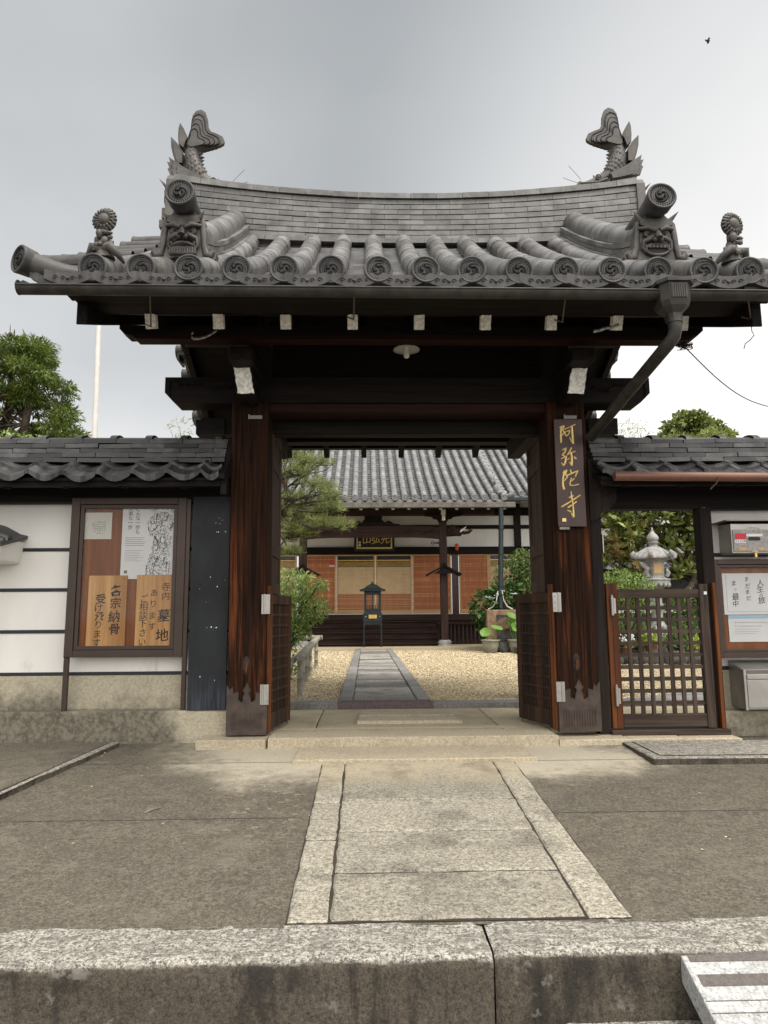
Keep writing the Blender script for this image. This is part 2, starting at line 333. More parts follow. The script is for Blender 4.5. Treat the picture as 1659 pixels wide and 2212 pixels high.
# ------------------------------------------------------------------ mesh helpers
class MB:
    def __init__(s): s.v = []; s.f = []; s.sm = []; s.mi = []; s.m = 0
    def add(s, vs, fs, smooth=False):
        o = len(s.v); s.v.extend([tuple(p) for p in vs]); s.f.extend([tuple(i+o for i in f) for f in fs]); s.sm.extend([smooth]*len(fs)); s.mi.extend([s.m]*len(fs)); return s
    def box(s, x0, x1, y0, y1, z0, z1):
        if x0 > x1: x0, x1 = x1, x0
        if y0 > y1: y0, y1 = y1, y0
        if z0 > z1: z0, z1 = z1, z0
        vs = [(x0,y0,z0),(x1,y0,z0),(x1,y1,z0),(x0,y1,z0),(x0,y0,z1),(x1,y0,z1),(x1,y1,z1),(x0,y1,z1)]
        return s.add(vs, [(0,3,2,1),(4,5,6,7),(0,1,5,4),(1,2,6,5),(2,3,7,6),(3,0,4,7)])
    def bar(s, a, b, w, h, up=(0, 0, 1)):      # box from a to b, width w (sideways), height h (along up)
        a, b = Vector(a), Vector(b); d = (b-a).normalized(); u = Vector(up)
        sd_ = d.cross(u)
        if sd_.length < 1e-5: sd_ = d.cross(Vector((1, 0, 0)))
        sd_.normalize(); u = sd_.cross(d); sd_ *= w/2; u *= h/2
        vs = [a-sd_-u, a+sd_-u, a+sd_+u, a-sd_+u, b-sd_-u, b+sd_-u, b+sd_+u, b-sd_+u]
        return s.add(vs, [(0,1,2,3),(7,6,5,4),(0,4,5,1),(1,5,6,2),(2,6,7,3),(3,7,4,0)])
    def prism(s, poly, fn, d0, d1, smooth=False):   # poly of (a,b); fn(a,b,d)->xyz
        n = len(poly); A = [fn(a, b, d0) for a, b in poly]; B = [fn(a, b, d1) for a, b in poly]
        s.add(A+B, [(i, (i+1) % n, n+(i+1) % n, n+i) for i in range(n)], smooth)
        s.add(A, [tuple(range(n))[::-1]]); s.add(B, [tuple(range(n))]); return s
    def tube(s, pts, rad, n=8, caps=True, flat=1., up=None):
        pts = [Vector(p) for p in pts]
        if not hasattr(rad, '__len__'): rad = [rad]*len(pts)
        rings = []; u = None
        for i, p in enumerate(pts):
            d = (pts[min(i+1, len(pts)-1)]-pts[max(i-1, 0)]).normalized()
            if u is None:
                u = Vector(up) if up else (Vector((0, 0, 1)) if abs(d.z) < .9 else Vector((1, 0, 0)))
            u = (u-d*u.dot(d)).normalized(); w = d.cross(u)
            rings.append([p+(u*math.cos(2*PI*k/n)+w*math.sin(2*PI*k/n)*flat)*rad[i] for k in range(n)])
        vs = [q for r in rings for q in r]
        s.add(vs, [(i*n+k, i*n+(k+1) % n, (i+1)*n+(k+1) % n, (i+1)*n+k) for i in range(len(pts)-1) for k in range(n)], True)
        if caps: s.add(rings[0], [tuple(range(n))[::-1]]); s.add(rings[-1], [tuple(range(n))])
        return s
    def lathe(s, prof, c=(0, 0, 0), n=16, ax=None, smooth=True, sx=1., sy=1.):   # prof (r,z) up an axis
        c = Vector(c); Q = Matrix.Identity(3) if ax is None else Vector((0, 0, 1)).rotation_difference(Vector(ax)).to_matrix()
        vs = [c+Q@Vector((r*math.cos(2*PI*k/n)*sx, r*math.sin(2*PI*k/n)*sy, z)) for r, z in prof for k in range(n)]
        m = len(prof)
        s.add(vs, [(i*n+k, i*n+(k+1) % n, (i+1)*n+(k+1) % n, (i+1)*n+k) for i in range(m-1) for k in range(n)], smooth)
        s.add(vs[:n], [tuple(range(n))[::-1]]); s.add(vs[-n:], [tuple(range(n))]); return s
    def ball(s, c, r, n=8, sc=(1, 1, 1), Q=None):
        c = Vector(c); vs = []; m = max(3, n//2)
        for i in range(m+1):
            t = PI*i/m
            for k in range(n):
                v = Vector((math.sin(t)*math.cos(2*PI*k/n)*sc[0], math.sin(t)*math.sin(2*PI*k/n)*sc[1], -math.cos(t)*sc[2]))*r
                vs.append(c+(Q@v if Q else v))
        return s.add(vs, [(i*n+k, i*n+(k+1) % n, (i+1)*n+(k+1) % n, (i+1)*n+k) for i in range(m) for k in range(n)], True)
    def cone(s, a, b, r, n=6, r2=.001): return s.tube([a, b], [r, r2], n)
    def grid(s, fn, nu, nv, smooth=True, closed_u=False):
        vs = [fn(i/(nu), j/(nv)) for i in range(nu+1) for j in range(nv+1)]
        return s.add(vs, [(i*(nv+1)+j, (i+1)*(nv+1)+j, (i+1)*(nv+1)+j+1, i*(nv+1)+j+1) for i in range(nu) for j in range(nv)], smooth)
    def merge(s, o, T=None):
        vs = o.v if T is None else [tuple(T @ Vector(p)) for p in o.v]
        k = len(s.v); s.v.extend(vs); s.f.extend([tuple(i+k for i in f) for f in o.f]); s.sm.extend(o.sm); s.mi.extend(o.mi); return s
    def build(s, name, mat, parent=None, bevel=0., label=None, loc=None):
        me = bpy.data.meshes.new(name); me.from_pydata(s.v, [], s.f); me.validate()
        if len(me.polygons) == len(s.sm): me.polygons.foreach_set('use_smooth', s.sm)
        for q in ([mat] if isinstance(mat, str) else mat): me.materials.append(M[q])
        if len(me.polygons) == len(s.mi): me.polygons.foreach_set('material_index', s.mi)
        import bmesh
        b = bmesh.new(); b.from_mesh(me); bmesh.ops.recalc_face_normals(b, faces=b.faces); b.to_mesh(me); b.free()
        return link(name, me, parent, bevel, label)
def link(name, me, parent=None, bevel=0., label=None):
    o = bpy.data.objects.new(name, me); COL.objects.link(o)
    if parent is not None:
        o.parent = parent
        if parent.location.length > 0 or parent.rotation_euler[2] != 0:
            q = parent; mw = Matrix.Identity(4)
            chain = []
            while q is not None: chain.append(q); q = q.parent
            for q in reversed(chain): mw = mw @ q.matrix_parent_inverse @ Matrix.LocRotScale(q.location, q.rotation_euler, q.scale)
            o.matrix_parent_inverse = mw.inverted()
    if bevel:
        m = o.modifiers.new('bevel', 'BEVEL'); m.width = bevel; m.segments = 2; m.limit_method = 'ANGLE'; m.angle_limit = R(40)
    if label: o['label'] = label
    return o
def npmesh(name, V, F, mat, parent=None, smooth=False):
    me = bpy.data.meshes.new(name); V = np.asarray(V, dtype=np.float32); F = np.asarray(F, dtype=np.int32); k = F.shape[1]
    me.vertices.add(len(V)); me.vertices.foreach_set('co', V.ravel())
    me.loops.add(F.size); me.loops.foreach_set('vertex_index', F.ravel())
    me.polygons.add(len(F)); me.polygons.foreach_set('loop_start', np.arange(0, F.size, k, dtype=np.int32))
    try: me.polygons.foreach_set('loop_total', np.full(len(F), k, dtype=np.int32))
    except Exception: pass
    if smooth: me.polygons.foreach_set('use_smooth', np.ones(len(F), dtype=bool))
    me.update(calc_edges=True); me.validate(); me.materials.append(M[mat]); return link(name, me, parent)
def tag(o, label=None, cat=None, group=None, kind=None):
    if label: o['label'] = label
    if cat: o['category'] = cat
    if group: o['group'] = group
    if kind: o['kind'] = kind
    return o
def thing(name, label, cat, loc=(0, 0, 0), group=None):
    o = bpy.data.objects.new(name, None); COL.objects.link(o); o.location = loc; o.empty_display_size = .2
    return tag(o, label, cat, group)
def struct(name, mb, mat, bevel=0., label=None):
    o = mb.build(name, mat, None, bevel); tag(o, label, None, None, 'structure'); return o
def copy_tree(o, parent=None, T=None):      # thing/part with its children; T moves it in world space (objects built in world coords)
    c = o.copy(); COL.objects.link(c)
    if parent is not None: c.parent = parent
    for ch in list(o.children): copy_tree(ch, c)
    return c
# ---- lettering : glyph outlines of Blender's own font, gathered into one mesh per sign
_gl = {}
def glyph(ch, off=0.):
    k = (ch, off)
    if k not in _gl:
        cu = bpy.data.curves.new('glyph', 'FONT'); cu.body = ch; cu.size = 1.; cu.extrude = .02; cu.offset = off; cu.resolution_u = 3
        ob = bpy.data.objects.new('glyph', cu); COL.objects.link(ob); bpy.context.view_layer.update()
        me = bpy.data.meshes.new_from_object(ob.evaluated_get(bpy.context.evaluated_depsgraph_get()))
        V = [tuple(v.co) for v in me.vertices]; F = [tuple(p.vertices) for p in me.polygons]
        bpy.data.objects.remove(ob); bpy.data.curves.remove(cu); bpy.data.meshes.remove(me)
        if V:
            a = np.array(V); x0, x1, y0, y1 = a[:, 0].min(), a[:, 0].max(), a[:, 1].min(), a[:, 1].max()
        else: x0 = x1 = y0 = y1 = 0
        _gl[k] = (V, F, (x0+x1)/2, x1-x0, y0, y1)
    return _gl[k]
def put_glyph(mb, ch, cx, cz, size, fn, off=0., depth=.15, shear=0., rot=0.):
    """one character centred at (cx,cz) of the sign plane; fn(a,b,d)->xyz"""
    V, F, mx_, w, y0, y1 = glyph(ch, off)
    vs = []
    ca, sa = math.cos(rot), math.sin(rot)
    for x, y, z in V:
        u = (x-mx_)*size; v = (y-.36)*size
        u, v = u*ca-v*sa, u*sa+v*ca
        vs.append(fn(cx+u+shear*v, cz+v+shear*.5*u, z*size*depth))
    mb.add(vs, F)
def col_text(mb, s, cx, ztop, size, pitch, fn, off=0., jit=0., shear=0.):
    z = ztop-pitch/2
    for ch in s:
        if ch != ' ':
            put_glyph(mb, ch, cx+random.uniform(-jit, jit), z, size*random.uniform(1-jit*3, 1+jit*3), fn, off, shear=shear, rot=random.uniform(-jit, jit)*3)
        z -= pitch
def row_text(mb, s, x0, cz, size, pitch, fn, off=0.):
    x = x0
    for ch in s:
        if ch != ' ': put_glyph(mb, ch, x+pitch/2, cz, size, fn, off)
        x += pitch
def wallfn(Y): return lambda a, b, d: (a, Y-d, b)     # sign plane facing the viewer
# ================================================================== THE GATE
GX = .385
gate = thing('temple_gate', 'large dark timber temple gate with grey tiled roof and open doors', 'gate', (GX, 5.75, 0))
def zr(Y):                                  # roof surface height (pan tiles)
    t = Y-4.3 if Y <= 6.78 else 9.26-Y
    return 3.02+.5*t+.06*t*t+(.0 if Y <= 6.78 else .095)
def sori(x): return .006*(abs(x-GX)/2.1)**2.5
ROWS = [GX+.3012*(i-7) for i in range(15)]
# --- tomoe end cap, facing -Y, at the origin
def cap_mesh(r=.087, back=.06):
    m = MB(); ax = (0, -1, 0)
    m.lathe([(r*.93, -back), (r*.97, .0), (r, .022), (r, .034), (r*.96, .040), (r*.86, .040), (r*.82, .030)], n=24, ax=ax)
    m.m = 1
    m.lathe([(r*.83, .022), (r*.83, .029)], n=24, ax=ax)
    for k in range(28):
        a = 2*PI*k/28; m.ball((r*.73*math.cos(a), -.030, r*.73*math.sin(a)), r*.062, 5)
    m.tube([(r*.6*math.cos(2*PI*k/20), -.029, r*.6*math.sin(2*PI*k/20)) for k in range(21)], r*.03, 5, False)
    for j in range(3):
        a0 = 2*PI*j/3+.5; pts = []; rad = []
        for k in range(11):
            t = k/10; rr = r*(.17+.36*t**.75); a = a0-t*3.3
            pts.append((rr*math.cos(a), -.029, rr*math.sin(a))); rad.append(r*(.15*(1-t)**.8+.02))
        m.tube(pts, rad, 6)
    return m
def tile_seg(m, p0, p1, r0, r1, n=9, wide=1.05, lip=.007):          # one half-round tile lying from p0 (lower end) to p1
    p0, p1 = Vector(p0), Vector(p1); d = (p1-p0).normalized(); s_ = Vector((0, 0, 1)).cross(d).normalized(); u = d.cross(s_)
    def ring(p, r): return [p+s_*r*math.cos(a)*wide+u*r*math.sin(a) for a in [PI*(-.12+1.24*k/n) for k in range(n+1)]]
    A, B, C_ = ring(p0, r0), ring(p1, r1), ring(p0, r0-lip)
    k = n+1
    m.add(A+B, [(i, i+1, k+i+1, k+i) for i in range(n)], True)
    m.add(A+C_, [(i, k+i, k+i+1, i+1) for i in range(n)])
def row_path(y0, y1, dz, step=.27):
    n = max(1, round(abs(y1-y0)/step)); return [(y0+(y1-y0)*i/n, zr(y0+(y1-y0)*i/n)+dz) for i in range(n+1)]
capm = cap_mesh(.094); cap_me = None
for x in ROWS:
    m = MB(); P = row_path(4.3, 6.62, .062)
    for (ya, za), (yb, zb) in zip(P, P[1:]):
        j = random.uniform(-.004, .004)
        tile_seg(m, (x+j, ya, za+sori(x)+random.uniform(-.001, .001)), (x+j, yb+.03, zb+.03*(zb-za)/(yb-ya)+sori(x)), .082, .081)
    row = m.build('cover_tile_row', 'kawara', gate)
    if cap_me is None: cap_o = capm.build('end_cap', ['kawara_cap', 'kawara_relief'], row); cap_me = cap_o.data
    else: cap_o = link('end_cap', cap_me, row)
    cap_o.location = (x, 4.3, zr(4.3)+.062+sori(x)); cap_o.rotation_euler = (R(-4), random.uniform(0, 6.2), 0)
# --- pan tiles between the rows, stepped course by course
def pans(xs, y0, y1, zf, sag=.035, step=.14, thick=.03, so=sori):
    m = MB(); nc = round(abs(y1-y0)/step)
    for a, b in zip(xs, xs[1:]):
        for c in range(nc):
            ya = y0+(y1-y0)*c/nc; yb = y0+(y1-y0)*(c+1)/nc
            def fn(u, v, ya=ya, yb=yb, a=a, b=b):
                x = a+(b-a)*u; y = ya+(yb-ya)*v
                return (x, y, zf(y)+so(x)-sag*(1-(2*u-1)**2)+thick*(1-v))
            m.grid(fn, 6, 1)
            def lip(u, v, ya=ya, a=a, b=b):
                x = a+(b-a)*u; return (x, ya, zf(ya)+so(x)-sag*(1-(2*u-1)**2)+thick*(1-v))
            m.grid(lip, 6, 1)
    return m
pans([ROWS[0]-.3]+ROWS+[ROWS[-1]+.3], 4.3, 6.66, lambda y: zr(y)+.018, .022).build('pan_tiles', 'kawara', gate)
# --- eave tiles: arc faces with carved scrolls hanging between the caps
xs = [ROWS[0]-.30]+ROWS+[ROWS[-1]+.30]
eave_me = None
for a, b in zip(xs, xs[1:]):
    if eave_me is None:
        m = MB(); w = b-a
        def arc(u, k): return -.024*(1-(2*u-1)**2)-k
        m.m = 0
        top = [(w*(i/12-.5), arc(i/12, -.005)) for i in range(13)]; bot = [(w*(i/12-.5), arc(i/12, .056)-.022*(1-(2*i/12-1)**2)) for i in range(13)]
        poly = top+bot[::-1]
        for i in range(12):
            q = [top[i], top[i+1], bot[i+1], bot[i]]
            m.prism(q, lambda p, z, d: (p, -d, z), -.02, .022)
            continue
            q2 = [(top[i][0], top[i][1]-.0), (top[i+1][0], top[i+1][1]), (top[i+1][0], top[i+1][1]-.012), (top[i][0], top[i][1]-.012)]
            m.prism(q2, lambda p, z, d: (p, -d, z), .022, .032)
        for s_ in (-1, 1):
            for c in range(2):
                u = .5+s_*(.10+.16*c); cx = w*(u-.5); cz = arc(u, .028)-.006
                m.tube([(cx+.019*(1-k/9)*math.cos(k*.8*s_), -.026, cz+.017*(1-k/9)*math.sin(k*.8)) for k in range(9)], .003, 4)
        m.ball((0, -.024, arc(.5, .03)-.006), .012, 6)
        eo = m.build('eave_tile', ['kawara_cap', 'kawara_relief'], gate); eave_me = eo.data
    else: eo = link('eave_tile', eave_me, gate); eo.matrix_parent_inverse = Matrix.Translation(-gate.location)
    eo.location = ((a+b)/2, 4.285, zr(4.3)+sori((a+b)/2)+.040)
# --- verge: round tiles lying sideways along both gable edges
def verge(sg):
    x0 = GX+sg*2.17; x1 = GX+sg*2.545
    first = True
    for Y in [4.62+.29*k for k in range(7)]+[7.1+.29*k for k in range(7)]:
        m = MB(); z = zr(Y)+.07
        tile_seg(m, (x1, Y, z+.01), (x0, Y, z+.035), .074, .068)
        m.merge(capm, Matrix.Translation((x1, Y, z+.008)) @ Matrix.Rotation(sg*PI/2, 4, 'Z') @ Matrix.Scale(.86, 4))
        m.box(x0, x1-sg*.03, Y-.15, Y+.14, z-.075, z-.05)
        m.box(x1-sg*.03, x1-sg*.005, Y-.14, Y+.13, z-.13, z-.05)
        m.build('verge_tile', ['kawara_cap', 'kawara_relief'], gate)
    # corner tile sweeping out and up
    m = MB(); pts = []
    for k in range(7):
        t = k/6; pts.append((GX+sg*(2.12+.42*t), 4.46-.17*t, zr(4.3)+.075+.028*t*t*1.3-.02*math.sin(PI*t)))
    m.tube(pts, [.072, .071, .071, .072, .074, .077, .08], 12)
    d = (Vector(pts[-1])-Vector(pts[-2])).normalized(); e = Vector((sg*.62, -.78, .05)).normalized()
    Q = Vector((0, -1, 0)).rotation_difference(e).to_matrix().to_4x4()
    m.merge(capm, Matrix.Translation(Vector(pts[-1])+e*.012) @ Q @ Matrix.Scale(.98, 4))
    m.build('corner_tile', ['kawara_cap', 'kawara_relief'], gate)
    m = MB()
    for i in range(8):
        def P_(t, k): return (GX+sg*(2.08+.42*t), 4.30-.03*t, zr(4.3)+.005-.05*math.sin(PI*min(1, t*.9+.1))+.05*t*t-k)
        a, b = i/8, (i+1)/8
        A = [P_(a, 0), P_(b, 0), P_(b, .055), P_(a, .055)]; B = [(x, y+.05, z) for x, y, z in A]
        m.add(A+B, [(0,1,2,3),(4,7,6,5),(0,4,5,1),(3,2,6,7)])
        A = [P_(a, 0), P_(b, 0)]; m.add(A+[(x, y+.4, z+.16) for x, y, z in A[::-1]], [(0, 1, 2, 3)])
    m.build('eave_tile', 'kawara_cap', gate)
verge(-1); verge(1)
# --- rear slope (plain sheet with its rows; seen only from below at its edge)
m = MB(); m.grid(lambda u, v: (GX-2.5+5.0*u, 6.9+2.36*v, zr(6.9+2.36*v)), 10, 12)
for x in ROWS:
    m.tube([(x, y, z) for y, z in row_path(6.95, 9.26, .05)], .075, 8)
m.build('rear_roof_tiles', 'kawara', gate)
# --- main ridge of stacked flat tiles, sagging in the middle
RX = .43
def zrd(x, h): u = (x-RX)/2.33; return 4.465+h*(.622+.115*u*u)+.075*u*u
m = MB(); NCO = 10
for c in range(NCO+1):
    h0, h1 = c/(NCO+1), (c+1)/(NCO+1); L_ = .262; x = RX-2.33-(L_/2 if c % 2 else 0)
    yf = 6.575+.003*c - (.045 if c == 1 else 0) - (.02 if c == NCO else 0) + (.035 if c == 0 else 0)
    while x < RX+2.33-.01:
        a, b = max(x, RX-2.33), min(x+L_-.003, RX+2.33)
        if b-a > .02:
            j = random.uniform(-.003, .003); g = .008 if c < NCO else 0
            vs = [(a, yf+j, zrd(a, h0)), (b, yf+j, zrd(b, h0)), (b, 7.0-(yf-6.575), zrd(b, h0)), (a, 7.0-(yf-6.575), zrd(a, h0)),
                  (a, yf+j+.004, zrd(a, h1)-g), (b, yf+j+.004, zrd(b, h1)-g), (b, 7.0-(yf-6.575), zrd(b, h1)-g), (a, 7.0-(yf-6.575), zrd(a, h1)-g)]
            m.add(vs, [(0,3,2,1),(4,5,6,7),(0,1,5,4),(1,2,6,5),(2,3,7,6),(3,0,4,7)])
        x += L_
m.m = 1; m.grid(lambda u, v: (RX-2.29+4.58*u, 6.64+.30*(1 if v > .5 else 0), zrd(RX-2.29+4.58*u, .03+.9*(1-abs(2*v-1)))), 16, 2)
rid = m.build('main_ridge', ['kawara_ridge', 'hall_dark'], gate)
m = MB(); m.tube([(RX-2.1+4.2*k/12, 6.63, zr(6.62)+.07+.03*((k-6)/6)**2) for k in range(13)], .05, 8)
m.build('ridge_base_tile', 'kawara', gate)
# --- descending ridges
OX = (-1.285, 2.095)
def zk(Y): return zr(Y)+.055+.05*max(0, (5.35-Y)/.6)**2
for sgn, x in zip((-1, 1), OX):
    m = MB(); ys = [4.83+(6.56-4.83)*k/9 for k in range(10)]
    def slab(w, d0, d1, gap=.004):
        for a, b in zip(ys, ys[1:]):
            b -= gap; vs = []
            for y in (a, b):
                for (sx, dz) in ((-1, d0), (1, d0), (1, d1), (-1, d1)): vs.append((x+sx*w/2, y, zk(y)+dz))
            m.add(vs, [(0,1,2,3),(7,6,5,4),(0,4,5,1),(1,5,6,2),(2,6,7,3),(3,7,4,0)])
    for a, b in zip(ys, ys[1:]):
        for s_ in (-1, 1): tile_seg(m, (x+s_*.115, a, zk(a)+.015), (x+s_*.115, b+.02, zk(b+.02)+.015), .072, .070)
    slab(.36, .075, .115); slab(.29, .118, .16); slab(.30, .165, .205); slab(.19, .205, .25)
    for a, b in zip(ys, ys[1:]):
        tile_seg(m, (x, a, zk(a)+.245), (x, b+.02, zk(b+.02)+.245), .104, .1025, 9)
    m.build('descending_ridge', 'kawara_ridge', gate)
# --- demon-face end tiles with their round tile on top
def demon(x, horned):
    m = MB(); Y0 = 4.76; zb = 3.375
    F = lambda a, b, d: (x+a, Y0-d, zb+b)
    out = [(-.235,.06),(-.225,.02),(-.18,.0),(-.05,.035),(.05,.035),(.18,.0),(.225,.02),(.235,.06),(.215,.10),(.18,.105),(.165,.09),(.158,.13),(.15,.26),(.125,.335),(.06,.365),
           (-.06,.365),(-.125,.335),(-.15,.26),(-.158,.13),(-.165,.09),(-.18,.105),(-.215,.10)]
    m.prism(out, F, -.05, .02)
    for s_ in (-1, 1):   # raised side bands ending in curls
        pts = [F(s_*a, b, .025) for a, b in ((.10,.335),(.128,.30),(.137,.22),(.145,.12),(.16,.055),(.195,.045),(.205,.075))]
        m.tube(pts, [.018,.022,.022,.022,.026,.03,.022], 6, flat=.6)
    # forehead wedge / brows
    m.prism([(-.112,.285),(-.02,.255),(.02,.255),(.112,.285),(.122,.335),(-.122,.335)], F, .02, .05)
    for s_ in (-1, 1):
        m.tube([F(s_*.125,.262,.035), F(s_*.06,.258,.062), F(s_*.012,.232,.072)], [.012,.019,.017], 6)
        m.ball(F(s_*.058,.218,.036), .026, 8, (1, .7, .8)); m.tube([F(s_*.058+.029*math.cos(t*.7),.218+.022*math.sin(t*.7),.045) for t in range(10)], .007, 5)
        m.tube([F(s_*.02,.20,.05), F(s_*.055,.172,.062), F(s_*.095,.16,.045), F(s_*.105,.11,.04), F(s_*.08,.085,.035)], [.012,.018,.018,.013,.01], 6)
        m.ball(F(s_*.024,.163,.068), .02, 6)
        if horned: m.cone(F(s_*.105,.325,.03), F(s_*.165,.385,.06), .022, 6)
        else: m.cone(F(s_*.115,.32,.04), F(s_*.15,.365,.06), .016, 6)
        m.cone(F(s_*.082,.13,.045), F(s_*.078,.075 if horned else .105,.055), .011, 5)
    m.tube([F(0,.24,.06), F(0,.20,.075), F(0,.165,.085)], [.014,.02,.027], 8)
    if horned:   # open mouth
        m.tube([F(.085*math.cos(t*PI/8), .10+.042*math.sin(t*PI/8), .042) for t in range(17)], .011, 5)
        for k in range(-2, 3): m.box(x+k*.026-.010, x+k*.026+.010, Y0-.05, Y0-.03, zb+.112, zb+.132)
    else:
        m.tube([F(-.085,.105,.04), F(-.04,.122,.052), F(0,.128,.055), F(.04,.122,.052), F(.085,.105,.04)], [.008,.011,.012,.011,.008], 6)
        m.prism([(-.095,.045),(.095,.045),(.075,.1),(-.075,.1)], F, .02, .045)
        for k in range(-5, 6): m.tube([F(k*.017,.095,.046), F(k*.018,.048,.05)], .006, 4)
    m.m = 1
    m.prism([(-.075,.068),(.075,.068),(.078,.118),(-.078,.118)] if horned else [(-.05,.142),(.05,.142),(.055,.156),(-.055,.156)], F, .02, .034)
    for s_ in (-1, 1): m.ball(F(s_*.058,.217,.052), .011, 6)
    o = m.build('demon_face_tile', ['kawara_ornament', 'hall_dark'], gate, label='weathered demon face tile with %s' % ('open fanged mouth and horns' if horned else 'downturned mouth and ribbed beard'))
    m = MB(); a = Vector((x, 4.62, zb+.43)); b_ = Vector((x, 5.15, zb+.46)); sl_ = (b_-a).normalized()
    m.tube([a, a+(b_-a)*.35+Vector((0, 0, -.012)), b_+Vector((0, 0, -.02))], [.094, .088, .085], 18)
    m.merge(cap_mesh(.105), Matrix.Translation(a) @ Matrix.Rotation(R(-7), 4, 'X'))
    m.prism([(-.10,.34),(.10,.34),(.07,.375),(-.07,.375)], F, -.12, .03)
    m.build('round_ridge_end_tile', ['kawara_cap', 'kawara_relief'], gate)
demon(OX[0], False); demon(OX[1], True)
# --- chrysanthemum finials near the corners
def chrys(x, yaw):
    m = MB(); Q = Matrix.Translation((x, 4.41, 3.485)) @ Matrix.Rotation(yaw, 4, 'Z'); k = MB()
    for ring, (n, r0, r1, rr, dy) in enumerate(((20, .045, .083, .0125, 0), (16, .04, .068, .011, -.014))):
        for i in range(n):
            a = 2*PI*(i+.5*ring)/n
            k.tube([(r0*math.cos(a), -.01+dy, r0*math.sin(a)), ((r0+r1)/2*math.cos(a), -.018+dy, (r0+r1)/2*math.sin(a)), (r1*math.cos(a), -.004+dy, r1*math.sin(a))], [rr*.6, rr, rr*.7], 5)
    k.lathe([(.055, -.02), (.05, .02), (.036, .034), (.02, .043), (.004, .045)], n=12, ax=(0, -1, 0))
    k.lathe([(.07, -.02), (.072, 0), (.05, .012)], n=16, ax=(0, -1, 0))
    k.tube([(0, .02, -.03), (.004, .02, -.1), (-.01, .01, -.17), (0, .02, -.26)], [.02, .024, .045, .07], 8)
    for i in range(16):
        a = random.uniform(0, 6.28); zz = random.uniform(-.23, -.09); r_ = .03+(-.09-zz)*.35
        p = Vector((r_*math.cos(a), .01+r_*math.sin(a)*.6-.02, zz)); k.ball(p, random.uniform(.016, .026), 6, (1, .7, random.uniform(.6, 1.4)))
    k.ball((-.02, -.03, -.105), .03, 8, (.8, .8, 1.1)); k.ball((.035, -.02, -.10), .026, 8, (1.3, .7, .5))
    for s_ in (-1, 1): k.tube([(0, 0, -.20), (s_*.06, -.04, -.20), (s_*.10, .0, -.245), (s_*.12, .05, -.28)], [.04, .03, .022, .01], 6)
    m.merge(k, Q); m.build('chrysanthemum_finial', 'kawara_ornament', gate)
chrys(ROWS[0]+.008, -.12); chrys(ROWS[-1]-.02, .25)
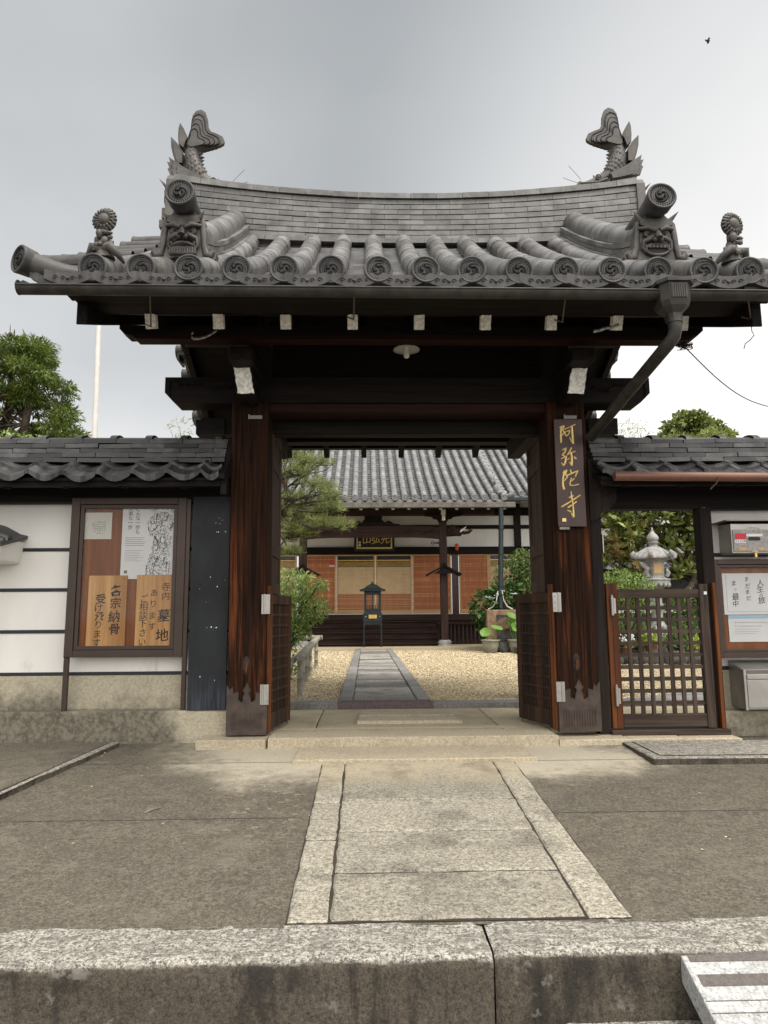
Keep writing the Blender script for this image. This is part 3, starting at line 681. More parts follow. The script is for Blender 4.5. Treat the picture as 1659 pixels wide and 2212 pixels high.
# --- fish finials on both ridge ends
def fish(mir):
    S = .00083; m = MB(); cx, cz = (2.795, 5.335) if not mir else (-1.92, 5.26)
    def P_(u, v, d): x = (u-890)*S; return (cx+(-x if mir else x), 6.78+d, cz+(1050-v)*S*1.22)
    sp = [(225,1105,30),(290,1080,48),(380,1055,62),(480,1035,76),(580,985,92),(650,910,108),(705,830,112),(725,750,100),(728,690,88),(715,640,76),(700,600,66)]
    m.tube([P_(u, v, 0) for u, v, r in sp], [r*S for u, v, r in sp], 14, flat=.85, up=(0, 0, 1))
    # scales
    for i in range(5, 10):
        u, v, r = sp[i]
        for j in range(-3, 4):
            for e in (-1, 1):
                for q in (0, .5):
                    u2 = u+(sp[i-1][0]-u)*q; v2 = v+(sp[i-1][1]-v)*q
                    a = j*.42+(.2 if q else 0); dx = math.sin(a)*r*.9; dy = math.cos(a)*r*.8*S
                    m.ball(P_(u2+dx*.8, v2+dx*.5, e*dy), .0185, 5, (1, .5, 1.1))
    # tail : stacked lobes give the grooves
    tail = [(640,665),(600,650),(480,622),(385,608),(335,580),(328,550),(350,505),(420,475),(495,450),(535,395),(545,300),(570,235),(625,203),(690,220),(732,275),(742,400),(775,500),(792,600),(760,660)]
    bx, by = 730, 640
    for i, k in enumerate((1., .9, .8, .7, .6, .5, .4)):
        m.prism([(bx+(u-bx)*k, by+(v-by)*k) for u, v in tail], lambda u, v, d: P_(u, v, d), -(.020+.0075*i), .020+.0075*i)
    m.m = 1
    for i, k in enumerate((.86, .72, .58, .44)):  # dark lines along the lobes paint the shade of the grooves
        C_ = [(bx+(u-bx)*k, by+(v-by)*k) for u, v in tail[2:17]]
        for e in (-1, 1): m.tube([P_(u, v, e*(.021+.0075*max(0, min(6, (1-k)/.1)))) for u, v in C_], .0042, 4)
    m.m = 0
    fins = [[(775,530),(825,440),(875,370),(893,430),(895,520),(885,610),(820,660)], [(830,690),(900,600),(985,525),(975,640),(945,740),(905,830),(825,830)],
            [(560,1000),(700,940),(830,880),(980,788),(962,850),(1000,842),(968,905),(990,922),(972,950),(950,1005),(885,1022),(700,1060),(590,1075)]]
    for i, f in enumerate(fins):
        for k, t in ((1., .022), (.86, .034), (.7, .045)):
            c0 = f[-1] if i < 2 else (600, 1040); t2 = t+(.075 if i == 2 else .02)
            for e in (-1, 1):
                m.prism([(c0[0]+(u-c0[0])*k, c0[1]+(v-c0[1])*k) for u, v in f], lambda u, v, d: P_(u, v, d), e*(t2-.03), e*t2)
        for q in range(5):
            a = f[0]; 
    for u, v, du, dv in ((615,680,-35,8),(600,722,-38,6),(600,765,-34,-8),(598,805,-34,-4),(580,850,-34,-8),(560,890,-36,-8),(500,965,-10,-40),(400,1000,-10,-44),(445,985,0,-30)):
        m.cone(P_(u+25, v+6, 0), P_(u+du*.9, v+dv, 0), .026, 5)
    for e in (-1, 1):     # eyes, cheeks, jaw
        m.ball(P_(440, 1015, e*.045), .024, 8); m.tube([P_(440+34*math.cos(t*.7), 1015+28*math.sin(t*.7), e*.055) for t in range(10)], .008, 5)
        m.tube([P_(215, 1065, e*.02), P_(300, 1080, e*.05), P_(420, 1085, e*.07), P_(540, 1050, e*.075)], [.014, .018, .018, .02], 6)
        m.tube([P_(205, 1160, e*.02), P_(280, 1145, e*.045), P_(400, 1115, e*.065)], [.018, .018, .016], 6)
        m.tube([P_(540+30*math.cos(t*.6), 1045+30*math.sin(t*.6), e*.08) for t in range(9)], .01, 5)
        m.tube([P_(225, 1030, e*.03), P_(140, 980, e*.07), P_(50, 925, e*.1)], .0025, 4); 
    m.tube([P_(235, 1050, 0), P_(205, 1090, 0), P_(200, 1150, 0)], [.03, .032, .02], 8)
    m.prism([P_(250, 1170, 0)[::2], P_(520, 1110, 0)[::2], P_(880, 1050, 0)[::2], P_(880, 1170, 0)[::2], P_(250, 1270, 0)[::2]], lambda a, b, d: (a, d, b), 6.66, 6.9)
    m.build('fish_finial', ['kawara_ornament', 'kawara_relief'], gate)
fish(False); fish(True)
# --- ridge end plates
for sg in (-1, 1):
    m = MB(); x = RX+sg*2.325; z1 = zrd(RX+2.33, 1)-.01
    F = lambda a, b, d: (x+sg*d, 6.785+a, b)
    m.prism([(-.30,4.45),(-.34,4.5),(-.30,4.62),(-.22,4.7),(-.2,z1-.05),(-.15,z1+.02),(.15,z1+.02),(.2,z1-.05),(.22,4.7),(.30,4.62),(.34,4.5),(.30,4.45)], F, -.0, .085)
    m.prism([(-.16,4.82),(.16,4.82),(.16,4.93),(-.16,4.93)], F, .085, .13); m.prism([(-.20,4.7),(.20,4.7),(.20,4.78),(-.20,4.78)], F, .085, .14)
    m.cone((x+sg*.08, 6.70, z1-.10), (x+sg*.18, 6.66, z1+.0), .03, 6); m.cone((x+sg*.08, 6.87, z1-.10), (x+sg*.18, 6.91, z1+.0), .03, 6)
    m.tube([(x+sg*.02, 6.785, z1-.17), (x+sg*.13, 6.785, z1-.16)], [.09, .095], 14)
    m.build('ridge_end_plate', 'kawara_ornament', gate)
# --- timber under the roof
XL, XR = GX-2.24, GX+2.24
m = MB()
m.box(XL-.08, XR+.08, 4.36, 4.75, 2.985, 3.02)
for a, b, za, zb_ in ((4.75, 6.78, 2.985, 3.86), (8.85, 6.78, 2.99, 3.86)):
    e_ = .03 if a < 6 else .06; vs = [(XL-e_, a, za), (XR+e_, a, za), (XR+e_, b, zb_), (XL-e_, b, zb_)]
    m.add(vs+[(x, y, z+.03) for x, y, z in vs], [(0,1,2,3),(7,6,5,4),(0,4,5,1),(1,5,6,2),(2,6,7,3),(3,7,4,0)])
m.box(XL-.08, XR+.08, 8.80, 9.2, 3.06, 3.09)
m.build('roof_boards', 'wood_dark_x', gate)
m = MB(); m.box(XL-.05, XR+.05, 4.33, 4.42, 2.93, 3.03); m.build('eave_fascia', 'wood_dark_x', gate)
m = MB(); m.box(XL-.05, XR+.05, 8.78, 8.86, 2.985, 3.07); m.build('rear_fascia', 'wood_dark_x', gate)
for i in range(9):
    x = -1.498+.4695*i
    rf = MB().bar((x, 4.75, 2.930), (x, 6.70, 3.77), .068, .092).build('rafter', 'wood_dark_y', gate)
    m = MB(); m.grid(lambda u, v: (x-.035+.070*u+random.uniform(-.002, .002), 4.763+random.uniform(-.003, .002)-.036*v, 2.884+.094*v+random.uniform(-.002, .002)), 5, 6, False)
    m.bar((x, 4.748, 2.929), (x, 4.80, 2.952), .0715, .0945)
    m.build('painted_rafter_end', 'white_paint', rf)
for i in range(9):
    x = -1.43+.469*i
    MB().bar((x, 8.8, 2.905), (x, 6.86, 3.77), .066, .10).build('rafter', 'wood_dark_y', gate)
for sg in (-1, 1):
    x = GX+sg*2.245; m = MB()
    for Ya, Yb in ((4.47, 6.78), (9.05, 6.78)):
        n = 6
        for k in range(n):
            a = Ya+(Yb-Ya)*k/n; b = Ya+(Yb-Ya)*(k+1)/n
            zz = lambda Y: 2.78+.43*(abs(Y-Ya))+(.02*max(0, .5-abs(Y-Ya)))
            vs = [(x-.035, a, zz(a)), (x+.035, a, zz(a)), (x+.035, b, zz(b)), (x-.035, b, zz(b))]
            m.add(vs+[(p, q, z+.205) for p, q, z in vs], [(0,3,2,1),(4,5,6,7),(0,1,5,4),(1,2,6,5),(2,3,7,6),(3,0,4,7)])
    m.build('bargeboard', 'wood_dark_y', gate, .008)
def purlin(Y, z0, z1, d=.14, mat='wood_dark_x', x0=-1.83, x1=2.565):
    m = MB(); m.prism([(x0, z1), (x0, z0+.045), (x0+.05, z0), (x1-.05, z0), (x1, z0+.045), (x1, z1)], lambda a, b, q: (a, Y+q, b), 0, d); return m.build('purlin', mat, gate, .006)
purlin(5.08, 2.972, 3.045); purlin(5.09, 2.944, 2.970, .12, 'wood_redbrown_x', -1.76, 2.50)  # thin redbrown strip paints the lit lower edge of the front purlin
purlin(6.70, 3.56, 3.70); purlin(7.62, 3.2, 3.33); purlin(8.2, 2.98, 3.08, .12)
# --- posts, beams, brackets
PXS = ((-1.062, -.768), (1.487, 1.800))
shoe_poly = [(-.5,0),(.5,0),(.5,.40),(.42,.365),(.36,.385),(.33,.335),(.22,.345),(.20,.28),(.12,.265),(.09,.30),(.05,.335),(.10,.36),(.06,.375),(0,.42),
             (-.06,.375),(-.10,.36),(-.05,.335),(-.09,.30),(-.12,.265),(-.20,.28),(-.22,.345),(-.33,.335),(-.36,.385),(-.42,.365),(-.5,.40)]
for (a, b), lean in zip(PXS, (-.022, -.006)):
    m = MB(); n = 5
    vs = []
    for k in range(n+1):
        z = 2.62*k/n; d = lean*k/n; vs += [(a+d, 5.6, z), (b+d, 5.6, z), (b+d, 5.9, z), (a+d, 5.9, z)]
    fs = [(0,3,2,1), (4*n, 4*n+1, 4*n+2, 4*n+3)]
    for k in range(n):
        for i in range(4): fs.append((4*k+i, 4*k+(i+1) % 4, 4*k+4+(i+1) % 4, 4*k+4+i))
    m.add(vs, fs); post = m.build('main_post', 'wood_post', gate, .012)
    w = b-a; c = (a+b)/2; m = MB()
    m.prism([(c+u*(w+.014), v*.93) for u, v in shoe_poly], lambda p, q, d: (p, 5.6-d, q), .0, .007)
    m.box(a-.008, a-.001, 5.60, 5.908, .0, .355); m.box(b+.001, b+.008, 5.60, 5.908, 0, .355); m.box(a, b, 5.901, 5.908, 0, .355)
    for k in range(13): m.box(a+.035+k*(w-.07)/12-.004, a+.035+k*(w-.07)/12+.004, 5.587, 5.594, .045, .165)
    m.tube([(c+u*(w+.014), 5.592, v*.93) for u, v in shoe_poly[2:]], .004, 4)
    m.build('metal_shoe', 'shoe_copper', post)
    m = MB(); m.ball((c-.01, 5.6, .52), .04, 10, (.8, .2, 1.8)); m.build('knot', 'bark_dark', post)
    m = MB(); m.prism([(c-.018, .47), (c-.002, .475), (c+.004, .54), (c-.012, .545)], lambda p, q, d: (p, 5.6-d, q), 0, .012); m.build('wood_plug', 'wood_orange', post)
    m = MB(); m.box(c-.03, c+.08, 5.588, 5.6, 2.47, 2.498); m.box(c-.03, c-.018, 5.575, 5.6, 2.465, 2.503); m.build('iron_strap', 'steel_dark', post)
    xr = -1.215 if a < 0 else 1.83; MB().box(xr, xr+.25, 7.62, 7.88, 0, 2.79).build('rear_post', 'wood_dark_z', gate, .01)
    # bracket arm running back over the posts, its end painted white
    z0, z1 = 2.575, 2.772; xa, xb = c-.062-.01, c+.062-.01
    arm = MB().prism([(5.27, z0), (5.25, z1), (7.66, z1+.02), (7.66, z0+.02)], lambda p, q, d: (xa+d, p, q), 0, xb-xa).build('bracket_arm', 'wood_dark_y', gate, .008)
    m = MB(); m.grid(lambda u, v: (xa+(xb-xa)*u+random.uniform(-.004, .004)+(-.034 if a < 0 else .034)*(v-.4), 5.262-.02*v-.012+random.uniform(-.003, .003), z0+(z1-z0)*v+random.uniform(-.005, .005)), 5, 8, False)
    m.build('painted_arm_end', 'white_paint', arm)
    MB().box(c-.10, c+.08, 5.05, 5.6, z1, z1+.1).build('bracket_block', 'wood_dark_y', gate, .01)
    MB().box(c-.04, c+.04, 5.6, 7.9, z1, 3.35).build('gable_board', 'wood_dark_y', gate)
m = MB(); F = lambda a, b, d: (a, 5.625+d, b)
m.prism([(-1.635,2.83),(-1.635,2.70),(-1.55,2.615),(2.27,2.615),(2.355,2.70),(2.355,2.83)], F, 0, .225); kab = m.build('head_beam', 'wood_dark_x', gate, .008)
for x0, x1, sg in ((-1.61, -1.12, -1), (1.84, 2.33, 1)):   # carved scrolls on the beam noses
    m = MB(); e = x0 if sg < 0 else x1
    m.tube([(e-sg*.02, 5.622, 2.66), (e-sg*.01, 5.620, 2.72), (e-sg*.02, 5.620, 2.79), (e-sg*.09, 5.620, 2.80)], .006, 4)
    for k in range(4):
        cx = e-sg*(.10+.055*k); m.tube([(cx+.022*(1-t/10)*math.cos(t*.8), 5.620, 2.765+.017*(1-t/10)*math.sin(t*.8)) for t in range(10)], .005, 4)
    for k in range(5):
        cx = e-sg*(.36+.03*k); m.tube([(cx, 5.62, 2.70+.012*k), (cx+.02, 5.62, 2.725+.012*(k % 2)), (cx+.035, 5.62, 2.71+.012*k), (cx+.055, 5.62, 2.75)], [.004, .008, .008, .003], 4)
    m.build('carved_scroll', 'wood_dark_x', kab)
MB().box(-.79, 1.481, 5.64, 5.88, 2.545, 2.612).build('lintel', 'wood_redbrown_x', gate, .005)
MB().box(-1.45, 2.17, 5.93, 6.07, 2.43, 2.56).build('tie_beam', 'wood_dark_x', gate, .008)
MB().box(-1.3, 2.16, 7.66, 7.84, 2.79, 2.98).build('rear_beam', 'wood_dark_x', gate, .008)
MB().box(-.78, 1.485, 5.74, 5.78, 2.83, 3.3).build('gable_panel', 'wood_dark_x', gate)
for sg, e in ((-1, -1.40), (1, 2.12)):
    m = MB(); m.box(e-.005 if sg < 0 else e-.2, e+.2 if sg < 0 else e+.055, 5.905, 5.928, 2.425, 2.565); m.build('beam_end_plate', 'wood_dark_x', kab)
m = MB()      # curled bracket beside the right post
prof = [(1.80,2.14),(1.86,2.12),(1.93,2.03),(1.97,2.0),(2.03,1.93),(2.02,1.80),(1.98,1.74),(1.91,1.72),(1.87,1.66),(1.80,1.62)]
m.prism(prof, lambda a, b, d: (a, 5.60+d, b), 0, .11); m.tube([(1.955+.05*(1-t/12)*math.cos(t*.7), 5.597, 1.86+.05*(1-t/12)*math.sin(t*.7)) for t in range(12)], .008, 5)
m.build('scroll_bracket', 'wood_dark_z', gate, .006)
# --- doors : tall panelled leaves folded back, lattice half leaves in front
def leaf_frame(a, b, z0, z1, t=.05):
    a, b = Vector((*a, 0)), Vector((*b, 0)); d = (b-a); Ln = d.length; d.normalize(); nrm = Vector((-d.y, d.x, 0))
    def P_(u, z, k): q = a+d*u+nrm*k*t; return (q.x, q.y, z)
    def bx(mb, u0, u1, za, zb_, k0=-.5, k1=.5):
        vs = [P_(u0,za,k0),P_(u1,za,k0),P_(u1,za,k1),P_(u0,za,k1),P_(u0,zb_,k0),P_(u1,zb_,k0),P_(u1,zb_,k1),P_(u0,zb_,k1)]
        mb.add(vs, [(0,3,2,1),(4,5,6,7),(0,1,5,4),(1,2,6,5),(2,3,7,6),(3,0,4,7)])
    return Ln, bx
for a, b in (((-.815, 5.93), (-.818, 6.6)), ((1.527, 5.93), (1.557, 6.6))):
    Ln, bx = leaf_frame(a, b, 0, 2.5); m = MB()
    bx(m, 0, .085, .06, 2.52); bx(m, Ln-.085, Ln, .06, 2.52)
    for z0, z1 in ((.06,.2),(.72,.82),(1.08,1.18),(1.40,1.52),(2.15,2.27),(2.42,2.52)): bx(m, .085, Ln-.085, z0, z1)
    d_ = m.build('tall_door', 'wood_door', gate, .006)
    m = MB(); n = 6
    for k in range(n):
        u0 = .085+(Ln-.17)*k/n; bx(m, u0+.003, u0+(Ln-.17)/n-.003, .2, 2.42, -.22, .22)
    m.build('door_boards', 'wood_door', d_)
for (a, b, sg) in (((-.775, 5.63), (-.665, 6.17), 1), ((1.492, 5.63), (1.312, 6.17), -1)):
    Ln, bx = leaf_frame(a, b, 0, 1.1); m = MB(); z0, z1 = .03, 1.06
    bx(m, .0, .06, z0-.02, z1+.07); d_ = m.build('lattice_door', 'wood_orange', gate, .005)
    m = MB(); bx(m, Ln-.055, Ln, z0, z1); bx(m, .06, Ln-.055, z1-.075, z1); bx(m, .06, Ln-.055, z0, z0+.12); m.build('door_frame', 'wood_lattice', d_, .004)
    m = MB()
    for k in range(1, 12):
        u = .06+(Ln-.115)*k/12; bx(m, u-.008, u+.008, z0+.12, z1-.075, -.20, .20)
    for k in range(1, 10):
        z = z0+.12+(z1-z0-.195)*k/10; bx(m, .06, Ln-.055, z-.011, z+.011, -.34, .34)
    bx(m, .06, Ln-.055, z0+.12, z1-.075, -.08, .08)
    m.build('lattice', 'wood_lattice', d_)
    for zc in (.30, .985):
        m = MB(); q = Vector((*a, 0)); x = q.x-sg*.018
        m.box(x-.0-sg*.02, x+sg*.045, 5.584, 5.592, zc-.075, zc+.075); m.tube([(x, 5.586, zc-.077), (x, 5.586, zc+.077)], .009, 6)
        for k in (-.05, 0, .05): m.ball((x+sg*.028, 5.583, zc+k), .005, 5)
        m.build('hinge_plate', 'steel', d_)
    m = MB(); m.tube([(b[0], b[1]-.03, 0.005), (b[0], b[1]-.03, .06)], .008, 6); m.build('drop_bolt', 'steel_dark', d_)
# --- gutter, hooks, hopper and downpipe
m = MB(); gy, gz, gr = 4.215, 2.922, .047; x0, x1 = GX-2.535, GX+2.62
def gut(u, v): a = PI*(1.0+v*1.0); return (x0+(x1-x0)*u, gy+gr*math.cos(a), gz-.022*u+gr*math.sin(a)*.95)
def gut2(u, v): a = PI*(1.0+v*1.0); return (x0+(x1-x0)*u, gy+(gr-.006)*math.cos(a), gz-.022*u+(gr-.006)*math.sin(a)*.95)
m.grid(gut, 20, 10); m.grid(gut2, 20, 10)
m.tube([(x0, gy-gr, gz), (x1, gy-gr, gz-.022)], .007, 6)
for x, dz in ((x0, 0), (x1, -.022)): m.lathe([(gr, -.002), (gr, .002)], (x, gy, gz+dz), 16, (1, 0, 0))
m.add([(x0, gy-.01, gz), (x0+.09, gy-.01, gz), (x0+.09, gy-.01, gz+.015), (x0+.03, gy-.01, gz+.045), (x0, gy-.01, gz+.03)], [(0, 1, 2, 3, 4)])
gut_o = m.build('roof_gutter', 'gutter_metal', gate)
for (px, y0, px2, y2) in ((323, 636, 326, 706), (765, 636, 764, 690), (1222, 640, 1215, 696), (1618, 645, 1622, 690)):
    p, q = at(px, y0, 4.25), at(px2, y2, 4.5); m = MB()
    m.tube([(p.x, 4.2, p.z+.03), (p.x, 4.26, p.z-.01), tuple(q), (q.x-.045, q.y+.03, q.z+.03)], .0055, 5); m.build('gutter_bracket', 'wire_rust', gut_o)
def strap(pts, Y):
    m = MB(); P3 = [at(x, y, Y) for x, y in pts]
    for a, b in zip(P3, P3[1:]):
        m.add([a+Vector((0, 0, .011)), b+Vector((0, 0, .011)), b-Vector((0, 0, .011)), a-Vector((0, 0, .011)),
               a+Vector((0, .004, .011)), b+Vector((0, .004, .011)), b+Vector((0, .004, -.011)), a+Vector((0, .004, -.011))], [(0,1,2,3),(7,6,5,4),(0,4,5,1),(3,2,6,7),(1,5,6,2),(0,3,7,4)], True)
    m.build('metal_strap', 'steel', gate)
strap([(469, 712), (458, 720), (445, 727), (430, 731), (417, 731), (413, 726), (413, 720), (418, 718)], 4.85)
strap([(1337, 700), (1322, 707), (1310, 708), (1296, 713), (1282, 716)], 4.6)
hc = at(1467, 601, 4.1); hx, hz = hc.x, hc.z; m = MB()
def ring6(w, d, z): return [(hx-w, 4.2-d*.4, z), (hx-w*.6, 4.2-d, z), (hx+w*.6, 4.2-d, z), (hx+w, 4.2-d*.4, z), (hx+w, 4.2+d, z), (hx-w, 4.2+d, z)]
lv = [(.118,.10,hz+.012),(.118,.10,hz-.010),(.098,.085,hz-.016),(.094,.082,hz-.12),(.082,.07,hz-.155),(.045,.045,hz-.195),(.042,.042,hz-.235)]
rs = [ring6(*q) for q in lv]
for A, B in zip(rs, rs[1:]): m.add(A+B, [(i, (i+1) % 6, 6+(i+1) % 6, 6+i) for i in range(6)])
m.add(rs[0], [tuple(range(6))]); m.box(hx-.05, hx+.05, 4.115-.006, 4.115+.01, hz-.115, hz-.025)
for k in range(7): m.box(hx-.042+k*.014-.002, hx-.042+k*.014+.002, 4.105, 4.113, hz-.11, hz-.03)
m.build('rain_hopper', 'gutter_metal', gate)
m = MB(); m.m = 0
pe = at(1275, 945, 5.52)
p0 = Vector((hx, 4.2, hz-.23)); p1 = p0+Vector((.0, .0, -.06)); p2 = Vector((hx-.03, 4.24, hz-.37)); 
m.tube([p0, p1, p1+(p2-p1)*.5+Vector((.012, 0, 0)), p2, p2+(pe-p2)*.05, pe], .041, 14); m.tube([p0+Vector((0, 0, .02)), p0-Vector((0, 0, .02))], .047, 14)
m.build('downpipe', 'gutter_metal', gate)
# --- lamp, name board, wires hang on the gate : things of their own
lp = at(878, 752, 5.3)
t = thing('ceiling_lamp', 'small white enamel lamp with bare bulb hanging under the gate roof', 'lamp', (lp.x, lp.y, lp.z))
MB().lathe([(.022, .03), (.03, .012), (.075, .004), (.102, -.012), (.104, -.016), (.07, -.006), (.02, .0)], tuple(lp), 24).build('lamp_shade', 'enamel_shade', t)
MB().lathe([(.018, .0), (.02, -.03), (.024, -.05), (.021, -.075), (.004, -.085)], tuple(lp), 12).build('bulb', 'bulb_glass', t)
MB().tube([(lp.x, lp.y, lp.z+.03), (lp.x, lp.y, lp.z+.3)], .008, 6).build('cord', 'wire_dark', t)
def plane_pts(c, Y): return [at(x, y, Y) for x, y in c]
Yn = 5.56; q = plane_pts([(1197, 905), (1259, 902), (1265, 1136), (1205, 1138)], Yn)
bx0, bx1, bz0, bz1 = (q[0].x+q[3].x)/2, (q[1].x+q[2].x)/2, q[3].z, q[0].z
t = thing('name_board', 'maroon wooden name board with gilt characters on right gate post', 'sign', ((bx0+bx1)/2, Yn, bz0))
MB().box(bx0, bx1, Yn, Yn+.028, bz0, bz1).build('board', 'wood_sign_maroon', t, .004)
m = MB(); H_ = bz1-bz0; cx = (bx0+bx1)/2
STROKES = [   # brush strokes of the four characters, as surveyed on the board: points and half widths
 [(322,205,11),(318,350,11),(325,500,13)], [(300,222,8),(345,205,10),(378,188,11),(352,265,8),(385,312,9),(338,375,5)], [(385,255,7),(490,212,7),(590,163,8)],
 [(402,298,6),(396,345,8),(425,382,9),(470,350,8),(492,274,8),(425,300,5)], [(528,195,11),(540,350,12),(553,515,15)], [(553,522,10),(515,470,7),(488,408,4)],
 [(350,650,7),(420,612,10),(396,690,10),(343,748,8),(395,765,6)], [(328,818,6),(380,790,8),(425,768,11),(398,900,13),(370,945,10),(335,890,5)], [(520,612,11),(492,670,9),(438,745,6)],
 [(448,738,7),(520,702,8),(592,672,7)], [(518,700,10),(530,820,13),(525,935,14)], [(520,935,9),(482,878,5)], [(485,806,6),(450,832,8)], [(575,780,6),(600,810,14)],
 [(385,1055,10),(360,1200,13),(362,1320,13),(380,1388,15)], [(362,1080,8),(432,1032,11),(405,1112,9),(445,1165,9),(388,1235,6)], [(503,1030,7),(522,1088,9)], [(448,1132,10),(540,1092,9),(648,1042,9),(598,1150,8)],
 [(520,1185,7),(492,1290,9),(508,1325,9),(585,1322,7),(662,1302,8)], [(572,1192,9),(528,1245,5)],
 [(518,1440,6),(530,1560,12),(546,1655,10)], [(482,1556,9),(562,1522,7)], [(342,1728,11),(520,1622,9),(688,1512,9)], [(462,1742,10),(545,1690,8),(612,1638,11)], [(548,1640,8),(560,1800,10),(565,1915,14)], [(560,1925,9),(512,1845,4)], [(452,1800,7),(508,1822,10)]]
for st in STROKES:
    P = [at(1175+.1133*u, 898.6+.1133*v, Yn) for u, v, w in st]; W_ = [w*.1133*5.56/1534*1.75 for u, v, w in st]; PP, WW = [], []
    for i in range(len(P)-1):
        for k in range(4): PP.append(P[i]+(P[i+1]-P[i])*k/4); WW.append(W_[i]+(W_[i+1]-W_[i])*k/4)
    PP.append(P[-1]); WW.append(W_[-1]); m.tube([(p.x, Yn-.001, p.z) for p in PP], WW, 8, up=(0, 1, 0)); m.ball((PP[0].x, Yn-.001, PP[0].z), WW[0], 8); m.ball((PP[-1].x, Yn-.001, PP[-1].z), WW[-1], 8)
p, q = at(1175+.1133*350, 898.6+.1133*2015, Yn), at(1175+.1133*420, 898.6+.1133*1950, Yn); m.box(p.x, q.x, Yn-.005, Yn, p.z, q.z); m.build('lettering', 'gold', t)
MB().box(bx0+.01, bx0+.09, Yn-.004, Yn+.04, bz0-.022, bz0-.002).build('support_bracket', 'steel_dark', t)
m = MB(); c = at(1478, 748, 5.0)
for k in range(7):
    a0 = random.uniform(0, 6.28); rr = random.uniform(.04, .065)
    m.tube([(c.x+rr*math.cos(a0+s*.45), c.y+rr*math.sin(a0+s*.45)*.7, c.z+.02*math.sin(a0*3+s*.6)+random.uniform(-.004, .004)) for s in range(12)], .003, 4)
m.ball(c+Vector((0, 0, .012)), .028, 8)
e = at(1668, 880, 6.5); n = 14
m.tube([c+(e-c)*(k/n)+Vector((0, 0, -.10*math.sin(PI*k/n))) for k in range(n+1)], .0045, 5)
tag(m.build('overhead_wire', 'wire_dark'), 'thin grey cable with a tangled coil strung from gate eave to the right', 'wire')
m = MB(); pts = [(1622, 690, 4.5), (1624, 715, 4.5), (1629, 724, 4.5), (1620, 735, 4.5), (1610, 742, 4.5), (1607, 754, 4.5)]
m.tube([at(*p) for p in pts], .003, 4); tag(m.build('loose_wire', 'wire_dark'), 'short loose curled wire dangling from the right gutter end', 'wire')
# ================================================================== GROUND AND PAVING
def zf(Y): return -.17+.0328*(Y-2.66)
m = MB(); m.add([(-300, -300, -.46), (300, -300, -.46), (300, 300, -.46), (-300, 300, -.46)], [(0, 1, 2, 3)])
struct('ground', m, 'forecourt_concrete')
m = MB(); m.grid(lambda u, v: (-7+15*u, 2.64+3.25*v, zf(2.64+3.25*v)), 30, 12); m.box(-7, 8, 2.7, 5.6, -.44, -.19)
# expansion joints as thin dark grooves cut by standing strips apart
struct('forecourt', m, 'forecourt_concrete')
m = MB()
for (a, b) in (((-7, 3.83), (-.33, 3.84)), ((.98, 3.86), (8, 3.86)), ((.99, 5.0), (8, 5.02)), ((-7, 5.04), (-.36, 5.04))):
    n = 40; P = [Vector((a[0]+(b[0]-a[0])*k/n, a[1]+(b[1]-a[1])*k/n+random.uniform(-.003, .003), 0)) for k in range(n+1)]
    for p, q in zip(P, P[1:]):
        m.add([(p.x, p.y-.003, zf(p.y)+.002), (q.x, q.y-.003, zf(q.y)+.002), (q.x, q.y+.003, zf(q.y)+.002), (p.x, p.y+.003, zf(p.y)+.002)], [(0, 1, 2, 3)])
struct('pavement_joints', m, 'stone_dark')
m = MB()                                  # dropped pale paint / bird marks on the concrete
c = atz(330, 1752, -.125); P = [(-.045, .05), (.02, .06), (.03, .045), (.0, .02), (-.02, -.03), (-.03, -.055), (-.035, -.02), (-.03, .02)]
m.add([(c.x+a*1.1, c.y+b, zf(c.y+b)+.004) for a, b in P], [tuple(range(len(P)))])
struct('pavement_stain', m, 'sill_grey')
def slab(m, pts, z0, z1, zfun=None, j=.004):
    """stone slab with slightly uneven edges; pts = 4 plan corners, z relative to zfun"""
    n = 10; ring = []
    for (a, b) in zip(pts, pts[1:]+pts[:1]):
        for k in range(n):
            t = k/n; ring.append((a[0]+(b[0]-a[0])*t+random.uniform(-j, j), a[1]+(b[1]-a[1])*t+random.uniform(-j, j)))
    cx = sum(p[0] for p in ring)/len(ring); cy = sum(p[1] for p in ring)/len(ring); zz = (zfun or (lambda y: 0))
    ins = [(x+(cx-x)*.02/max(.05, abs(cx-x)+.001)*.5, y+(cy-y)*.02/max(.05, abs(cy-y)+.001)*.5) for x, y in ring]
    N_ = len(ring); A = [(x, y, zz(y)+z0) for x, y in ring]; B = [(x, y, zz(y)+z1-.006) for x, y in ring]; C_ = [(x, y, zz(y)+z1+random.uniform(-.001, .001)) for x, y in ins]
    m.add(A+B+C_, [(i, (i+1) % N_, N_+(i+1) % N_, N_+i) for i in range(N_)]+[(N_+i, N_+(i+1) % N_, 2*N_+(i+1) % N_, 2*N_+i) for i in range(N_)]+[tuple(range(2*N_, 3*N_))])
m = MB()
def Lx(Y): return -.283-.016*(Y-2.6)/2.5
def Rx(Y): return .930+.068*(Y-2.6)/2.5
def li(Y): return -.135-.010*(Y-2.6)/2.5
def ri(Y): return .775+.08*(Y-2.6)/2.5
g = .005
for a, b in ((2.665, 3.485), (3.495, 4.065), (4.075, 4.965)): slab(m, [(Lx(a), a), (li(a)-g, a), (li(b)-g, b), (Lx(b), b)], -.05, .008, zf)
for a, b in ((2.665, 4.09), (4.1, 4.965)): slab(m, [(ri(a)+g, a), (Rx(a), a), (Rx(b), b), (ri(b)+g, b)], -.05, .009, zf)
for a, b in ((2.675, 3.085), (3.102, 3.585), (3.600, 4.10), (4.115, 4.965)): slab(m, [(li(a)+g, a), (ri(a)-g, a), (ri(b)-g, b), (li(b)+g, b)], -.05, .010, zf)
struct('stone_path', m, 'granite_path')
